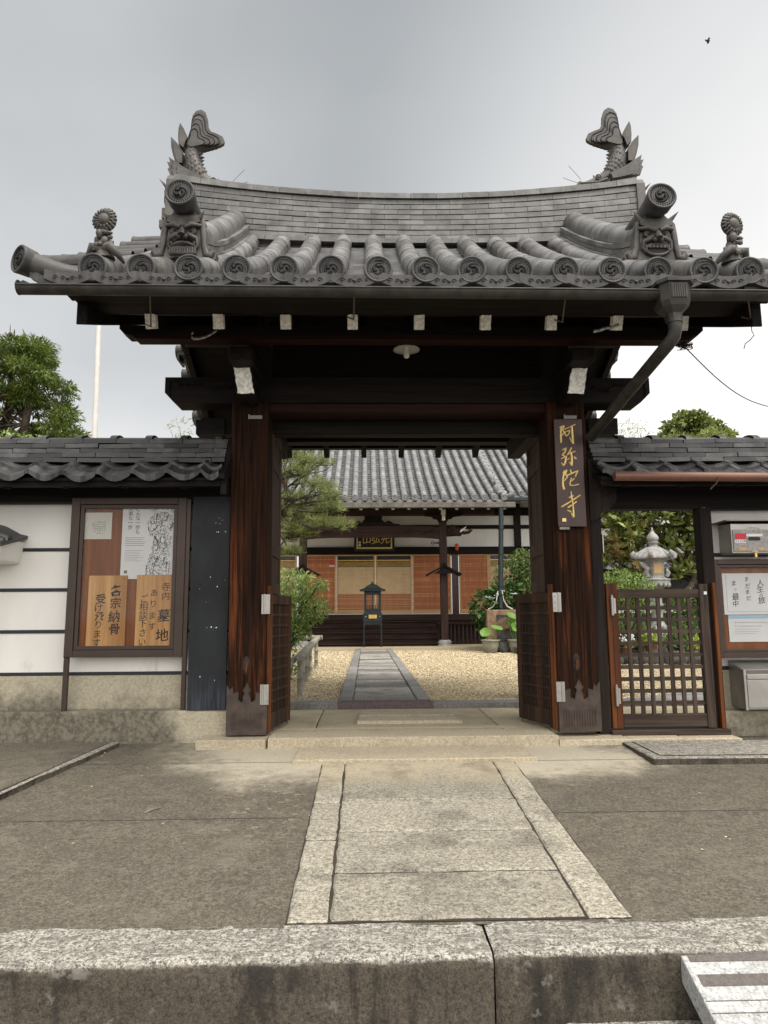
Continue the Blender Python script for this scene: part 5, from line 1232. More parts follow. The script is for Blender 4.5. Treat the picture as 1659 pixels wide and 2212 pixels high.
p0, p1 = E4(140, 890, Y), E4(640, 888, Y); m.box(p0.x, p1.x, Y-.005, Y-.004, p0.z-.001, p0.z+.001); p2 = E4(148, 560, Y); m.box(p0.x, p0.x+.002, Y-.005, Y-.004, p0.z, p2.z); m.build('border_line', 'ink_grey', t)
Y = 5.765; a, b = E4(158, 1158, Y), E4(640, 916, Y)
t = thing('printed_notice', 'white printed sheet with pale blue header strip in right notice board', 'notice', (a.x, Y, a.z))
MB().box(a.x, b.x, Y-.004, Y, a.z, b.z).build('sheet', 'paper', t)
p = E4(158, 950, Y); MB().box(a.x, b.x, Y-.006, Y-.004, p.z, b.z).build('header', 'paper_blue', t); m = MB()
for k, v in enumerate((985, 1017)):
    for c in range(16 if k == 0 else 12): p = E4(205+20*c, v, Y); m.box(p.x-.006, p.x+.006, Y-.005, Y-.004, p.z-.006, p.z+.006) if random.random() < .0 else m.tube([(p.x-.005, Y-.005, p.z+.004), (p.x+.005, Y-.005, p.z+random.uniform(-.002, .005)), (p.x, Y-.005, p.z-.005)], .0016, 3)
for v in (1045, 1067, 1085): p, q = E4(203, v, Y), E4(203+random.uniform(150, 260), v, Y); m.box(p.x, q.x, Y-.005, Y-.004, p.z-.001, p.z+.001)
m.build('fine_print', 'ink_grey', t)
# ================================================================== FOLIAGE HELPERS
def _unit(n): v = RNG.normal(size=(n, 3)); return v/np.linalg.norm(v, axis=1)[:, None]
def blob_points(blobs, n, shell=.55):
    """blobs (x,y,z,rx,ry,rz): points in the outer shell, with outward directions"""
    B = np.array(blobs, float); w = (B[:, 3]*B[:, 4]+B[:, 4]*B[:, 5]+B[:, 3]*B[:, 5]); w /= w.sum()
    i = RNG.choice(len(B), n, p=w); d = _unit(n); r = (shell+(1.05-shell)*RNG.random(n)**.7)[:, None]
    return B[i, :3]+d*r*B[i, 3:], d
def leaves(name, mat, parent, blobs, n, size, aspect=.45, up=.5, out=.6, rnd=.8, shell=.55, fold=.25, rosette=0, jit=.35):
    P, D = blob_points(blobs, n, shell)
    if rosette:      # leaves gathered in whorls pointing out and up
        k = rosette; P = np.repeat(P, k, 0); D = np.repeat(D, k, 0); n = len(P); ax = D*out+np.array([0, 0, up]); ax /= np.linalg.norm(ax, axis=1)[:, None]
        A = _unit(n); A -= ax*(A*ax).sum(1)[:, None]; A /= np.linalg.norm(A, axis=1)[:, None]; tilt = RNG.uniform(.25, .9, n)[:, None]
        ln = ax*tilt+A*(1-tilt*.6); 
    else: ln = D*out+_unit(n)*rnd+np.array([0, 0, -.15])
    ln /= np.linalg.norm(ln, axis=1)[:, None]
    nr = np.array([0, 0, up])+D*.5+_unit(n)*.7; sd_ = np.cross(ln, nr); sd_ /= np.linalg.norm(sd_, axis=1)[:, None]+1e-6; nr = np.cross(sd_, ln)
    s_ = (size*(1+jit*RNG.normal(size=n)).clip(.4, 1.8))[:, None]
    a = P; m1 = P+ln*s_*.5+sd_*s_*aspect*.5+nr*s_*fold*.3; m2 = P+ln*s_*.5-sd_*s_*aspect*.5+nr*s_*fold*.3; t = P+ln*s_-nr*s_*fold*.2
    V = np.stack([a, m1, t, m2], 1).reshape(-1, 3); F = np.arange(len(V)).reshape(-1, 4)
    return npmesh(name, V, F, mat, parent)
def needles(name, mat, parent, blobs, tufts, k, length, width, up=.7, shell=.3):
    P, D = blob_points(blobs, tufts, shell); P = np.repeat(P, k, 0); D = np.repeat(D, k, 0); n = len(P)
    d = _unit(n)*.75+D*.25+np.array([0, 0, up]); d /= np.linalg.norm(d, axis=1)[:, None]; s_ = np.cross(d, _unit(n)); s_ /= np.linalg.norm(s_, axis=1)[:, None]+1e-6
    L_ = (length*RNG.uniform(.7, 1.2, n))[:, None]
    V = np.stack([P-s_*width, P+s_*width, P+d*L_+s_*width*.3, P+d*L_-s_*width*.3], 1).reshape(-1, 3)
    return npmesh(name, V, np.arange(len(V)).reshape(-1, 4), mat, parent)
def limb(m, a, b, r0, r1, wig=.08, n=7, seed=None):
    a, b = Vector(a), Vector(b); L_ = (b-a).length; ph = [random.uniform(0, 6) for _ in range(4)]
    pts = []
    for i in range(n+1):
        t = i/n; q = a+(b-a)*t; w = wig*L_*math.sin(PI*t)
        pts.append(q+Vector((w*math.sin(ph[0]+4*t), w*math.sin(ph[1]+5*t), w*.5*math.sin(ph[2]+4*t))))
    m.tube(pts, [r0+(r1-r0)*i/n for i in range(n+1)], 7); return pts
# ================================================================== COURTYARD GROUND
m = MB(); m.add([(-14, 7.25, -.012), (16, 7.25, -.012), (16, 18.6, -.012), (-14, 18.6, -.012)], [(0, 1, 2, 3)]); m.box(-14, 16, 6.4, 7.2, -.4, -.03); struct('courtyard_ground', m, 'gravel')
def gravel_stuff():
    n = 42000; yy = 7.3+ (RNG.random(n)**1.5)*11.0; w0, w1 = -1.25-.10*yy*.3, .62*yy*.9+.6
    xx = np.where(RNG.random(n) < .78, RNG.uniform(-1.4, 3.6, n), RNG.uniform(-2.4, 7.2, n)); keep = ~((xx > -.3) & (xx < .67)); xx = xx[keep]; yy = yy[keep]; n = len(xx)
    s_ = RNG.uniform(.007, .016, n)*(1+.05*(yy-7)); base = np.array([[1,0,0],[-.5,.87,0],[-.5,-.87,0],[0,0,.8],[0,0,-.6]]); F0 = np.array([[0,1,3],[1,2,3],[2,0,3],[1,0,4],[2,1,4],[0,2,4]])
    a = RNG.uniform(0, 6.28, n); c, s = np.cos(a), np.sin(a); sq = RNG.uniform(.6, 1.3, n)
    V = np.empty((n, 5, 3)); 
    for i, (x, y, z) in enumerate(base): V[:, i, 0] = xx+s_*(c*x*sq-s*y); V[:, i, 1] = yy+s_*(s*x*sq+c*y); V[:, i, 2] = -.006+s_*(z*.8)+.002
    F = (np.arange(n)[:, None, None]*5+F0[None]).reshape(-1, 3)
    o = npmesh('gravel', V.reshape(-1, 3), F, 'pebble'); tag(o, None, None, None, 'stuff'); o['label'] = 'loose beige gravel covering the temple courtyard'
gravel_stuff()
m = MB(); slab(m, [(-3.4, 7.10), (-.285, 7.10), (-.285, 7.32), (-3.4, 7.32)], -.1, .055, None, .006); slab(m, [(.66, 7.10), (3.0, 7.12), (3.0, 7.33), (.66, 7.32)], -.1, .045, None, .008); slab(m, [(3.01, 7.12), (7, 7.12), (7, 7.33), (3.01, 7.33)], -.1, .045, None, .006)
struct('courtyard_kerb', m, 'granite_garden')
m = MB(); slab(m, [(-.285, 7.10), (.66, 7.10), (.645, 7.34), (-.272, 7.34)], -.1, .05, None, .003)
for i in range(30):
    for j in range(6):
        x = -.25+i*.03; y = 7.125+j*.034; m.box(x, x+.018, y, y+.02, .049, .055)
struct('door_mat', m, 'mat_rubber')
m = MB()
for x0, x1 in ((-.285, -.145), (.52, .655)):
    y = 7.36
    while y < 18.3: L_ = random.uniform(1.2, 1.9); slab(m, [(x0, y), (x1, y), (x1, min(y+L_-.012, 18.4)), (x0, min(y+L_-.012, 18.4))], -.1, .045+random.uniform(-.004, .004), None, .004); y += L_
struct('path_edging', m, 'granite_garden')
m = MB(); m.add([(-.14, 7.36, .018), (.515, 7.36, .018), (.515, 18.4, .018), (-.14, 18.4, .018)], [(0, 1, 2, 3)]); struct('path_bed', m, 'stone_dark')
m = MB(); y = 7.37; sk = 0
while y < 18.1:
    L_ = random.uniform(.30, .50); s1 = random.uniform(-.13, .13)
    slab(m, [(-.135, y+.03+sk), (.51, y+.03-sk), (.51, y+L_-s1), (-.135, y+L_+s1)], -.02, .034+random.uniform(-.006, .008), None, .008); y += L_; sk = s1
struct('courtyard_path', m, 'flagstone')
m = MB(); slab(m, [(-9, 18.5), (12, 18.5), (12, 18.75), (-9, 18.75)], -.1, .075, None, .004); m.box(-9, 12, 18.76, 23, -.1, .07); struct('hall_plinth', m, 'gate_floor')
a = atz(1425, 1486, 0); b_ = atz(1520, 1512, 0)
m = MB(); slab(m, [(a.x-.9, b_.y-.15), (7, b_.y-.25), (7, b_.y+.30), (a.x-.6, b_.y+.30)], -.05, .02, None, .006); slab(m, [(a.x-.3, b_.y+.36), (7, b_.y+.33), (7, b_.y+.95), (a.x+.3, b_.y+.9)], -.05, .022, None, .006); struct('side_path', m, 'granite_garden')
# ================================================================== MAIN HALL
hall = thing('main_hall', 'temple main hall with grey tiled roof, white walls and reddish sliding doors', 'hall', (.2, 20.6, .07))
def zp(Y): return 3.80+.46*(Y-17.9)+.018*(Y-17.9)**2
def zm(Y): return 4.13+.55*(Y-19.3)+.012*(Y-19.3)**2
hcap = None
def hall_rows(xs, y0, y1, zf_, r=.078):
    global hcap
    for x in xs:
        m = MB(); n = int((y1-y0)/.33); P = [(y0+(y1-y0)*i/n, zf_(y0+(y1-y0)*i/n)+.06) for i in range(n+1)]
        for (ya, za), (yb, zb) in zip(P, P[1:]): tile_seg(m, (x, ya, za), (x, yb+.02, zb+.02*(zb-za)/(yb-ya)), r, r-.001, 7)
        rw = m.build('cover_tile_row', 'kawara_hall', hall)
        if hcap is None:
            k = MB(); k.lathe([(.075, -.05), (.084, .01), (.084, .03), (.07, .036), (.066, .026)], n=16, ax=(0, -1, 0)); k.m = 1; k.lathe([(.067, .018), (.067, .025)], n=16, ax=(0, -1, 0)); k.m = 0; k.ball((0, -.026, 0), .016, 6)
            for j in range(3): k.tube([(.036*math.cos(a), -.026, .036*math.sin(a)) for a in [2*PI*j/3+.35*q for q in range(5)]], [.013, .011, .009, .006, .003], 5)
            o = k.build('end_cap', ['kawara_hall', 'kawara_relief'], rw); hcap = o.data
        else: o = link('end_cap', hcap, rw)
        o.location = (x, y0, zf_(y0)+.06)
PX0, PX1 = -3.17, 3.55
prow = [PX1-.2555*i for i in range(27)][::-1]
hall_rows(prow, 17.9, 23.8, zp)
mrow = [3.80+.2555*i for i in range(9)]; hall_rows(mrow, 19.3, 24.0, zm)
pans(prow, 17.9, 23.6, zp, .03, .19, .03, lambda x: 0).build('pan_tiles', 'kawara_ridge', hall)
pans([3.60]+mrow, 19.3, 24.0, zm, .03, .19, .03, lambda x: 0).build('pan_tiles', 'kawara_ridge', hall)
m = MB()
for a, b in zip(prow, prow[1:]): m.prism([(a+(b-a)*k/6, -.03*(1-(2*k/6-1)**2)) for k in range(7)]+[(a+(b-a)*(6-k)/6, -.055-.035*(1-(2*k/6-1)**2)) for k in range(7)], lambda x, z, d: (x, 17.89+d, zp(17.9)+z+.03), 0, .03)
m.build('eave_tiles', 'kawara_hall', hall); m = MB()
for a, b in zip(mrow, mrow[1:]): m.prism([(a+(b-a)*k/6, -.03*(1-(2*k/6-1)**2)) for k in range(7)]+[(a+(b-a)*(6-k)/6, -.055-.035*(1-(2*k/6-1)**2)) for k in range(7)], lambda x, z, d: (x, 19.29+d, zm(19.3)+z+.03), 0, .03)
m.build('eave_tiles', 'kawara_hall', hall)
m = MB()      # verge of the porch roof with its corner tile
for k in range(18): Y = 18.0+.3*k; tile_seg(m, (PX1+.12, Y, zp(Y)+.03), (PX1-.05, Y, zp(Y)+.1), .07, .065)
m.tube([(PX1, 17.98, zp(17.9)+.10), (PX1+.12, 17.9, zp(17.9)+.09), (PX1+.25, 17.85, zp(17.9)+.15)], [.06, .065, .075], 10)
m.ball((PX1-.2, 18.05, zp(18.05)+.24), .08, 8, (.8, .8, 1.6)); m.ball((PX1-.22, 18.05, zp(18.05)+.40), .05, 6); m.cone((PX1-.2, 18.0, zp(18.05)+.40), (PX1-.27, 17.95, zp(18.05)+.58), .03); m.ball((PX1-.08, 18.05, zp(18.05)+.14), .08, 8, (1.4, .8, .8))
m.build('porch_verge', 'kawara_hall', hall)
m = MB(); m.grid(lambda u, v: (-4.6+1.6*u, 19.3+4.2*v, zm(19.3+4.2*v)), 2, 4); m.box(-3.2, 5.2, 24.4, 26, 4, 7.2); m.build('upper_roof', 'kawara_hall', hall)
m = MB(); m.box(PX0-.1, PX1+.25, 17.74, 17.90, 3.585, 3.72); m.build('box_gutter', 'sill_grey', hall, .01)
m = MB(); m.box(3.6, 8, 19.18, 19.3, 3.98, 4.08); m.build('box_gutter', 'iron_black', hall, .01)
def zs(Y): return 3.66+.30*(Y-17.95)
m = MB(); m.add([(PX0, 17.9, 3.73), (PX1+.1, 17.9, 3.73), (PX1+.1, 20.6, 4.3), (PX0, 20.6, 4.3)], [(0, 1, 2, 3)]); m.box(PX0, PX1+.05, 17.92, 17.98, 3.66, 3.78)
m.add([(3.5, 19.35, 4.08), (9, 19.35, 4.08), (9, 20.7, 4.5), (3.5, 20.7, 4.5)], [(0, 1, 2, 3)]); m.build('eave_boards', 'wood_dark_x', hall)
for i in range(17):
    x = -3.0+.41*i
    r_ = MB().bar((x, 17.99, 3.60), (x, 20.5, 4.22), .07, .085).build('rafter', 'wood_dark_y', hall)
    MB().box(x-.037, x+.037, 17.975, 17.988, 3.56, 3.65).build('painted_rafter_end', 'white_paint', r_)
for i in range(7):
    x = 3.75+.6*i; r_ = MB().bar((x, 19.42, 4.02), (x, 20.6, 4.3), .07, .085).build('rafter', 'wood_dark_y', hall); MB().box(x-.037, x+.037, 19.405, 19.418, 3.975, 4.065).build('painted_rafter_end', 'white_paint', r_)
MB().box(PX0+.1, PX1-.1, 18.82, 18.98, 3.55, 3.70).build('porch_purlin', 'wood_hall', hall)
CX = (-1.67, 2.06)
for x in CX:
    c = MB().box(x-.095, x+.095, 18.8, 19.0, .23, 3.36).build('porch_column', 'wood_hall_z', hall, .012)
    MB().lathe([(.19, 0), (.19, .05), (.15, .07), (.19, .12), (.14, .17), (.13, .18)], (x, 18.9, .06), 16).build('stone_base', 'stone_pale', c)
    m = MB()
    for s_ in (-1, 1):
        m.add([(x, 18.62, 2.20), (x+s_*.46, 18.62, 1.955), (x+s_*.46, 19.18, 1.955), (x, 19.18, 2.20), (x, 18.62, 2.15), (x+s_*.44, 18.62, 1.91), (x+s_*.44, 19.18, 1.91), (x, 19.18, 2.15)], [(0,1,2,3),(7,6,5,4),(0,4,5,1),(1,5,6,2),(2,6,7,3),(3,7,4,0)])
    m.bar((x, 18.55, 2.21), (x, 19.25, 2.21), .06, .05); m.prism([(x-.3, 1.96), (x+.3, 1.96), (x, 2.13)], lambda a, b, d: (a, 18.66+d, b), 0, .03); m.build('column_rooflet', 'wood_dark_x', c)
    m = MB(); F = lambda a, b, d: (x+a, 18.74+d, b)
    m.prism([(-.11,3.36),(.11,3.36),(.15,3.43),(.24,3.44),(.30,3.50),(.50,3.52),(.52,3.56),(-.52,3.56),(-.50,3.52),(-.30,3.50),(-.24,3.44),(-.15,3.43)], F, 0, .2); m.build('bracket', 'wood_dark_x', c, .008)
    m = MB(); m.box(x-.055, x+.055, 18.60, 18.74, 3.53, 3.66); m.box(x-.04, x+.04, 18.58, 18.74, 3.37, 3.53); m.build('painted_bracket_end', 'white_paint', c, .01)
m = MB(); n = 24       # rainbow beam
for k in range(n):
    def zz(t): s_ = min(1, min(t, 1-t)/.22); return (2.90+.05*math.sin(PI/2*s_), 3.22+.03*math.sin(PI*t))
    a, b = k/n, (k+1)/n; xa, xb = CX[0]+(CX[1]-CX[0])*a, CX[0]+(CX[1]-CX[0])*b; (z0, z1), (z2, z3) = zz(a), zz(b)
    vs = [(xa,18.82,z0),(xb,18.82,z2),(xb,18.98,z2),(xa,18.98,z0),(xa,18.82,z1),(xb,18.82,z3),(xb,18.98,z3),(xa,18.98,z1)]; m.add(vs, [(0,3,2,1),(4,5,6,7),(0,1,5,4),(2,3,7,6)])
bm_ = m.build('rainbow_beam', 'wood_hall', hall)
m = MB()
for s_, ex in ((1, CX[1]-.2), (-1, CX[0]+.2)):
    m.tube([(ex-s_*(.06*k), 18.815, 3.07+.07*math.sin(k*.9)) for k in range(16)], [.016]*8+[.012]*8, 5)
    for k in range(5): m.tube([(ex-s_*(.1+.16*k)+.045*(1-t/10)*math.cos(t*.8), 18.812, 3.09+.05*(1-t/10)*math.sin(t*.8)) for t in range(10)], .010, 4)
m.build('carved_waves', 'wood_hall', bm_)
m = MB(); F = lambda a, b, d: (.195+a, 18.82+d, 3.245+b)    # frog-leg carving
for s_ in (-1, 1):
    m.prism([(s_*a, b) for a, b in ((.0,.02),(.12,.0),(.30,.02),(.72,.0),(.70,.05),(.55,.07),(.46,.13),(.38,.15),(.33,.10),(.28,.12),(.22,.20),(.25,.24),(.20,.28),(.0,.28))], F, 0, .1)
    for k in range(3): m.tube([(.195+s_*(.08+.07*k)+.03*math.cos(t*.8), 18.80, 3.37+.03*math.sin(t*.8)+.05*(k % 2)) for t in range(9)], .014, 5)
m.build('frog_leg_carving', 'wood_dark_x', hall)
def beam_nose(x, s_):
    m = MB(); m.tube([(x+s_*.1, 18.9, 3.10), (x+s_*.30, 18.9, 3.12), (x+s_*.42, 18.9, 3.08), (x+s_*.5, 18.9, 3.0)], [.14, .15, .12, .04], 10)
    m.tube([(x+s_*.45, 18.9, 3.10), (x+s_*.58, 18.9, 3.06), (x+s_*.70, 18.9, 3.08), (x+s_*.78, 18.9, 3.14), (x+s_*.73, 18.9, 3.18), (x+s_*.68, 18.9, 3.14)], [.05, .045, .04, .03, .022, .015], 8)
    m.ball((x+s_*.25, 18.8, 3.2), .08, 8); m.tube([(x+s_*(.2+.05*math.cos(t*.7)), 18.74, 3.1+.06*math.sin(t*.7)) for t in range(9)], .015, 5)
    o = m.build('carved_beam_nose', 'wood_hall', hall)
    MB().tube([(x+s_*.42, 18.84, 3.07), (x+s_*.5, 18.82, 3.12), (x+s_*.62, 18.82, 3.22)], [.03, .026, .008], 8).build('white_tusk', 'white_paint', o)
beam_nose(CX[1], 1); beam_nose(CX[0], -1)
WY = 20.6
m = MB(); m.box(-9, 12, WY, WY+.1, 2.60, 4.6); m.build('plaster_wall', 'plaster', hall)
m = MB(); m.box(-9, 12, WY-.06, WY-.002, 3.374, 3.483); m.box(-9, 12, WY-.10, WY-.002, 2.63, 2.845); m.box(-9, 12, WY-.05, WY-.002, 3.76, 4.0); m.build('wall_beams', 'wood_dark_x', hall, .006)
for x in (-4.4, -1.85, 2.575, 4.43, 7.5): MB().box(x-.095, x+.095, WY-.10, WY+.05, .70, 2.63 if x not in (4.43, 7.5) else 4.0).build('wall_post', 'wood_sign_maroon' if x in (2.575, -1.85) else 'wood_dark_z', hall, .01)
MB().box(4.35, 4.52, WY-.09, WY-.001, 2.845, 4.1).build('wall_post', 'wood_dark_z', hall)
def door(x0, x1, kind):
    z0, z1 = .92, 2.63; m = MB(); w = .045
    m.box(x0, x0+w, WY-.05, WY-.01, z0, z1); m.box(x1-w, x1, WY-.05, WY-.01, z0, z1); m.box(x0+w, x1-w, WY-.05, WY-.01, z1-.04, z1); m.box(x0+w, x1-w, WY-.05, WY-.01, z0, z0+.12)
    d = m.build('sliding_door', 'wood_pale', hall, .004)
    if kind == 'wood':
        MB().box(x0+w, x1-w, WY-.035, WY-.025, z0+.12, z1-.04).build('door_panel', 'wood_panel_red', d); m = MB()
        for k, z in enumerate((1.17, 1.22, 1.42, 1.46, 1.50, 1.69, 1.86, 1.90, 1.94, 2.12, 2.28, 2.32, 2.36, 2.50)[::1]): m.box(x0+w, x1-w, WY-.044, WY-.035, z-.006, z+.006)
        m.build('door_bars', 'wood_plaque', d)
    else:
        MB().box(x0+w, x1-w, WY-.035, WY-.025, z0+.12, 1.50).build('door_panel', 'wood_panel_red', d); m = MB()
        for z in (1.09, 1.13, 1.19, 1.23, 1.27, 1.33, 1.37, 1.43, 1.49): m.box(x0+w, x1-w, WY-.044, WY-.035, z-.006, z+.006)
        m.build('door_bars', 'wood_pale', d)
        MB().box(x0+w, x1-w, WY-.03, WY-.026, 1.50, 2.27).build('paper_screen', 'shoji_paper', d); m = MB()
        for k in range(1, 5): x = x0+w+(x1-x0-2*w)*k/5; m.box(x-.004, x+.004, WY-.036, WY-.030, 1.50, 2.27)
        for k in range(1, 7): z = 1.50+.77*k/7; m.box(x0+w, x1-w, WY-.0365, WY-.0305, z-.004, z+.004)
        m.build('screen_grid', 'wood_plaque', d)
        MB().box(x0+w, x1-w, WY-.03, WY-.026, 2.28, 2.43).build('yellow_blind', 'blind_yellow', d)
        MB().box(x0+w, x1-w, WY-.05, WY-.02, 2.45, 2.475).build('gold_rail', 'brass', d)
        MB().box(x0+w, x1-w, WY-.045, WY-.040, 2.28, 2.59).build('window_pane', 'glass_reflect', d)
        MB().box(x0+w, x1-w, WY-.02, WY-.012, 2.27, 2.59).build('dark_interior', 'hall_dark', d)
for x0, x1, k in ((-4.3, -3.2, 'wood'), (-3.2, -2.0, 'paper'), (-1.735, -.865, 'wood'), (-.86, .265, 'paper'), (.27, 1.33, 'paper'), (1.335, 2.46, 'wood'), (2.69, 3.56, 'wood'), (3.565, 4.42, 'paper'), (4.53, 5.6, 'paper'), (5.6, 6.6, 'wood')): door(x0, x1, k)
p = at(717, 1219, WY-.05); m = MB(); m.box(p.x-.075, p.x+.075, WY-.056, WY-.05, p.z-.02, p.z+.08); st_ = m.build('red_sticker', 'red_sticker', hall); MB().box(p.x-.075, p.x+.075, WY-.056, WY-.05, p.z-.07, p.z-.022).build('sticker_base', 'paper', st_)
m = MB(); row_text(m, 'SECOM', p.x-.072, p.z-.047, .04, .029, wallfn(WY-.0565)); m.build('lettering', 'ink', st_)
m = MB(); m.box(-9, 12, WY-.55, WY-.02, .74, .915); m.build('veranda_edge', 'wood_hall', hall, .01)
for k in range(5):
    z1 = .735-.145*k; Y = 20.05-.17*k
    m = MB(); m.box(-1.55, 1.95, Y-.17, Y+.03, z1-.045, z1-.005); m.box(-1.53, 1.93, Y-.12, Y-.08, max(.07, z1-.15), z1-.047); m.build('step', 'wood_hall', hall, .008)
m = MB(); m.box(1.96, 9, 20.12, 20.3, .62, .735); m.box(1.96, 9, 20.2, 20.24, .10, .19)
for k in range(60): x = 2.0+.115*k; m.box(x, x+.055, 20.17, 20.2, .1, .63)
m.build('underfloor_slats', 'wood_hall_z', hall); MB().box(-9, 12, 20.35, 20.4, .06, .74).build('underfloor_board', 'hall_dark', hall)
p = at(1081, 1098, 17.85); q = at(1083, 1317, 17.3); m = MB(); m.tube([(p.x, 17.82, 3.62), (p.x, 17.80, 3.3), (q.x, 17.4, q.z+.02)], .062, 12)
for t in (.12, .4, .75): m.tube([(p.x+(q.x-p.x)*t, 17.80-.40*t, 3.3+(q.z-3.3)*t+.012), (p.x+(q.x-p.x)*t, 17.80-.40*t, 3.3+(q.z-3.3)*t-.02)], .078, 12)
dp = m.build('downpipe', 'iron_black', hall); m = MB()
for s_ in (-1, 1): m.tube([(q.x+s_*.05, 17.42, q.z+.45), (q.x+s_*.09, 17.42, q.z+.22), (q.x+s_*.17, 17.42, q.z+.08), (q.x+s_*.30, 17.42, q.z+.01)], .016, 6)
m.build('pipe_brace', 'pole_white', dp)
p = at(986, 1182, 20.5); o = MB().lathe([(.02, -.1), (.05, -.08), (.055, 0), (.05, .08), (.02, .1)], (p.x, 20.42, p.z), 10).build('orange_lantern', 'lantern_orange'); tag(o, 'tiny orange lantern hung on the hall post beside the white wall', 'lantern')
p = at(936, 1162+11, 18.8); m = MB(); m.tube([(CX[1]-.1, 18.75, p.z), (CX[1]-.2, 18.75, p.z), (CX[1]-.27, 18.75, p.z-.01)], [.03, .02, .012], 6); m.tube([(CX[1]-.29+.035*math.cos(t*.8), 18.75, p.z+.035*math.sin(t*.8)) for t in range(9)], .012, 5); m.build('iron_hook', 'iron_black', hall)
# hall name plaque
t = thing('hall_plaque', 'black plaque with gold border and gold characters over hall doors', 'plaque', (.235, 20.2, 2.76))
MB().box(-.34, .81, 20.16, 20.24, 2.70, 3.36).build('board', 'hall_dark', t, .01); m = MB()
for x0, x1, z0, z1 in ((-.27, -.235, 2.765, 3.30), (.705, .74, 2.765, 3.30), (-.235, .705, 2.765, 2.80), (-.235, .705, 3.265, 3.30)): m.box(x0, x1, 20.15, 20.16, z0, z1)
m.build('gold_border', 'gold', t); m = MB()
for ch, x in (('山', .02), ('弘', .28), ('光', .54)): put_glyph(m, ch, x, 3.03, .27, wallfn(20.158), .006, .1, .12, R(6))
m.build('lettering', 'gold', t); m = MB(); m.box(-.21, -.15, 20.15, 20.16, 2.83, 2.90); m.box(-.21, -.15, 20.15, 20.16, 2.92, 2.97); m.build('seal_mark', 'paper_aged', t)
# ================================================================== IRON CANDLE LANTERN
lx, ly = .165, 18.72; S = lambda y: at(805, y, ly).z
t = thing('candle_lantern', 'dark iron glass sided candle lantern on slim legs before the hall', 'lantern', (lx, ly, .075))
for sx in (-1, 1):
    for sy in (-1, 1): MB().box(lx+sx*.225-.016, lx+sx*.225+.016, ly+sy*.15-.016, ly+sy*.15+.016, .075, S(1326)).build('leg', 'iron_black', t)
bo = MB().box(lx-.25, lx+.25, ly-.18, ly+.18, S(1343), S(1324)).build('drawer_box', 'iron_black', t, .006)
m = MB(); m.prism([(-.23, S(1343)), (.23, S(1343)), (.23, S(1351)), (.12, S(1348)), (.06, S(1350)), (0, S(1348)), (-.06, S(1350)), (-.12, S(1348)), (-.23, S(1351))], lambda a, b, d: (lx+a, ly-.16+d, b), 0, .012); m.build('apron', 'iron_black', bo)
MB().box(lx-.105, lx+.105, ly-.19, ly-.18, S(1336), S(1328)).build('name_plate', 'brass', bo)
for s_ in (-1, 1): MB().ball((lx+s_*.18, ly-.185, S(1332)), .018, 6).build('knob', 'steel', bo)
m = MB(); z0, z1 = S(1324), S(1277)
for sx in (-1, 1):
    for sy in (-1, 1): m.box(lx+sx*.19-.03, lx+sx*.19+.03, ly+sy*.13-.03, ly+sy*.13+.03, z0, z1)
m.box(lx-.16, lx+.16, ly-.16, ly-.12, z1-.09, z1); m.box(lx-.16, lx+.16, ly-.16, ly-.12, z0, z0+.10); m.box(lx-.16, lx+.16, ly+.12, ly+.16, z1-.09, z1); m.box(lx-.16, lx+.16, ly+.12, ly+.16, z0, z0+.10); m.box(lx-.015, lx+.015, ly-.15, ly-.13, z0, z1)
cf = m.build('lantern_frame', 'iron_black', t)
for Y in (ly-.14, ly+.14): MB().box(lx-.16, lx+.16, Y-.003, Y+.003, z0+.10, z1-.09).build('glass_pane', 'glass_pane', cf)
m = MB()
for k in range(6): m.tube([(lx-.13+.052*k, ly, z0+.1), (lx-.13+.052*k, ly, z0+.2)], .008, 5)
m.box(lx-.15, lx+.15, ly-.1, ly+.1, z0+.09, z0+.11); m.build('candle_rack', 'iron_black', t); MB().tube([(lx+.01, ly, z0+.14), (lx+.01, ly, z0+.32)], .012, 6).build('candle', 'paper_aged', t)
m = MB(); z2, z3 = S(1275), S(1262)
ring = lambda w, d, z: [(lx-w, ly-d, z), (lx+w, ly-d, z), (lx+w, ly+d, z), (lx-w, ly+d, z)]
rs = [ring(.335, .26, z2-.02), ring(.335, .26, z2+.012), ring(.22, .17, z2+.05), ring(.11, .09, z3-.02), ring(.05, .05, z3)]
for A, B in zip(rs, rs[1:]): m.add(A+B, [(i, (i+1) % 4, 4+(i+1) % 4, 4+i) for i in range(4)])
m.add(rs[0], [(3, 2, 1, 0)]); m.add(rs[-1], [(0, 1, 2, 3)]); m.lathe([(.05, 0), (.03, .02), (.04, .045), (.01, .07)], (lx, ly, z3-.005), 10); m.build('lantern_roof', 'iron_black', t)
# ================================================================== COURTYARD OBJECTS
p0, p1 = at(1052, 1389, 17.35), at(1114, 1317, 17.35)
t = thing('stone_slab', 'upright brown stone slab carved with a fan under hall downpipe', 'stone slab', (p0.x, 17.3, 0))
MB().box(p0.x, p1.x+.12, 17.22, 17.60, 0, p1.z).build('slab', 'stone_brown', t, .015)
MB().box(p0.x+.22, p1.x+.1, 17.208, 17.22, .25, p1.z-.12).build('recessed_panel', 'stone_dark', t)
m = MB(); cx, cz = p0.x+.48, p1.z-.52
for k in range(15):
    a0, a1 = R(12+10.4*k), R(12+10.4*(k+.75)); m.prism([(cx+.08*math.cos(a0), cz+.08*math.sin(a0)), (cx+.34*math.cos(a0), cz+.34*math.sin(a0)), (cx+.34*math.cos(a1), cz+.34*math.sin(a1)), (cx+.08*math.cos(a1), cz+.08*math.sin(a1))], lambda a, b, d: (a, 17.205-d, b), -.003, .012)
m.build('carved_fan', 'stone_brown', t)
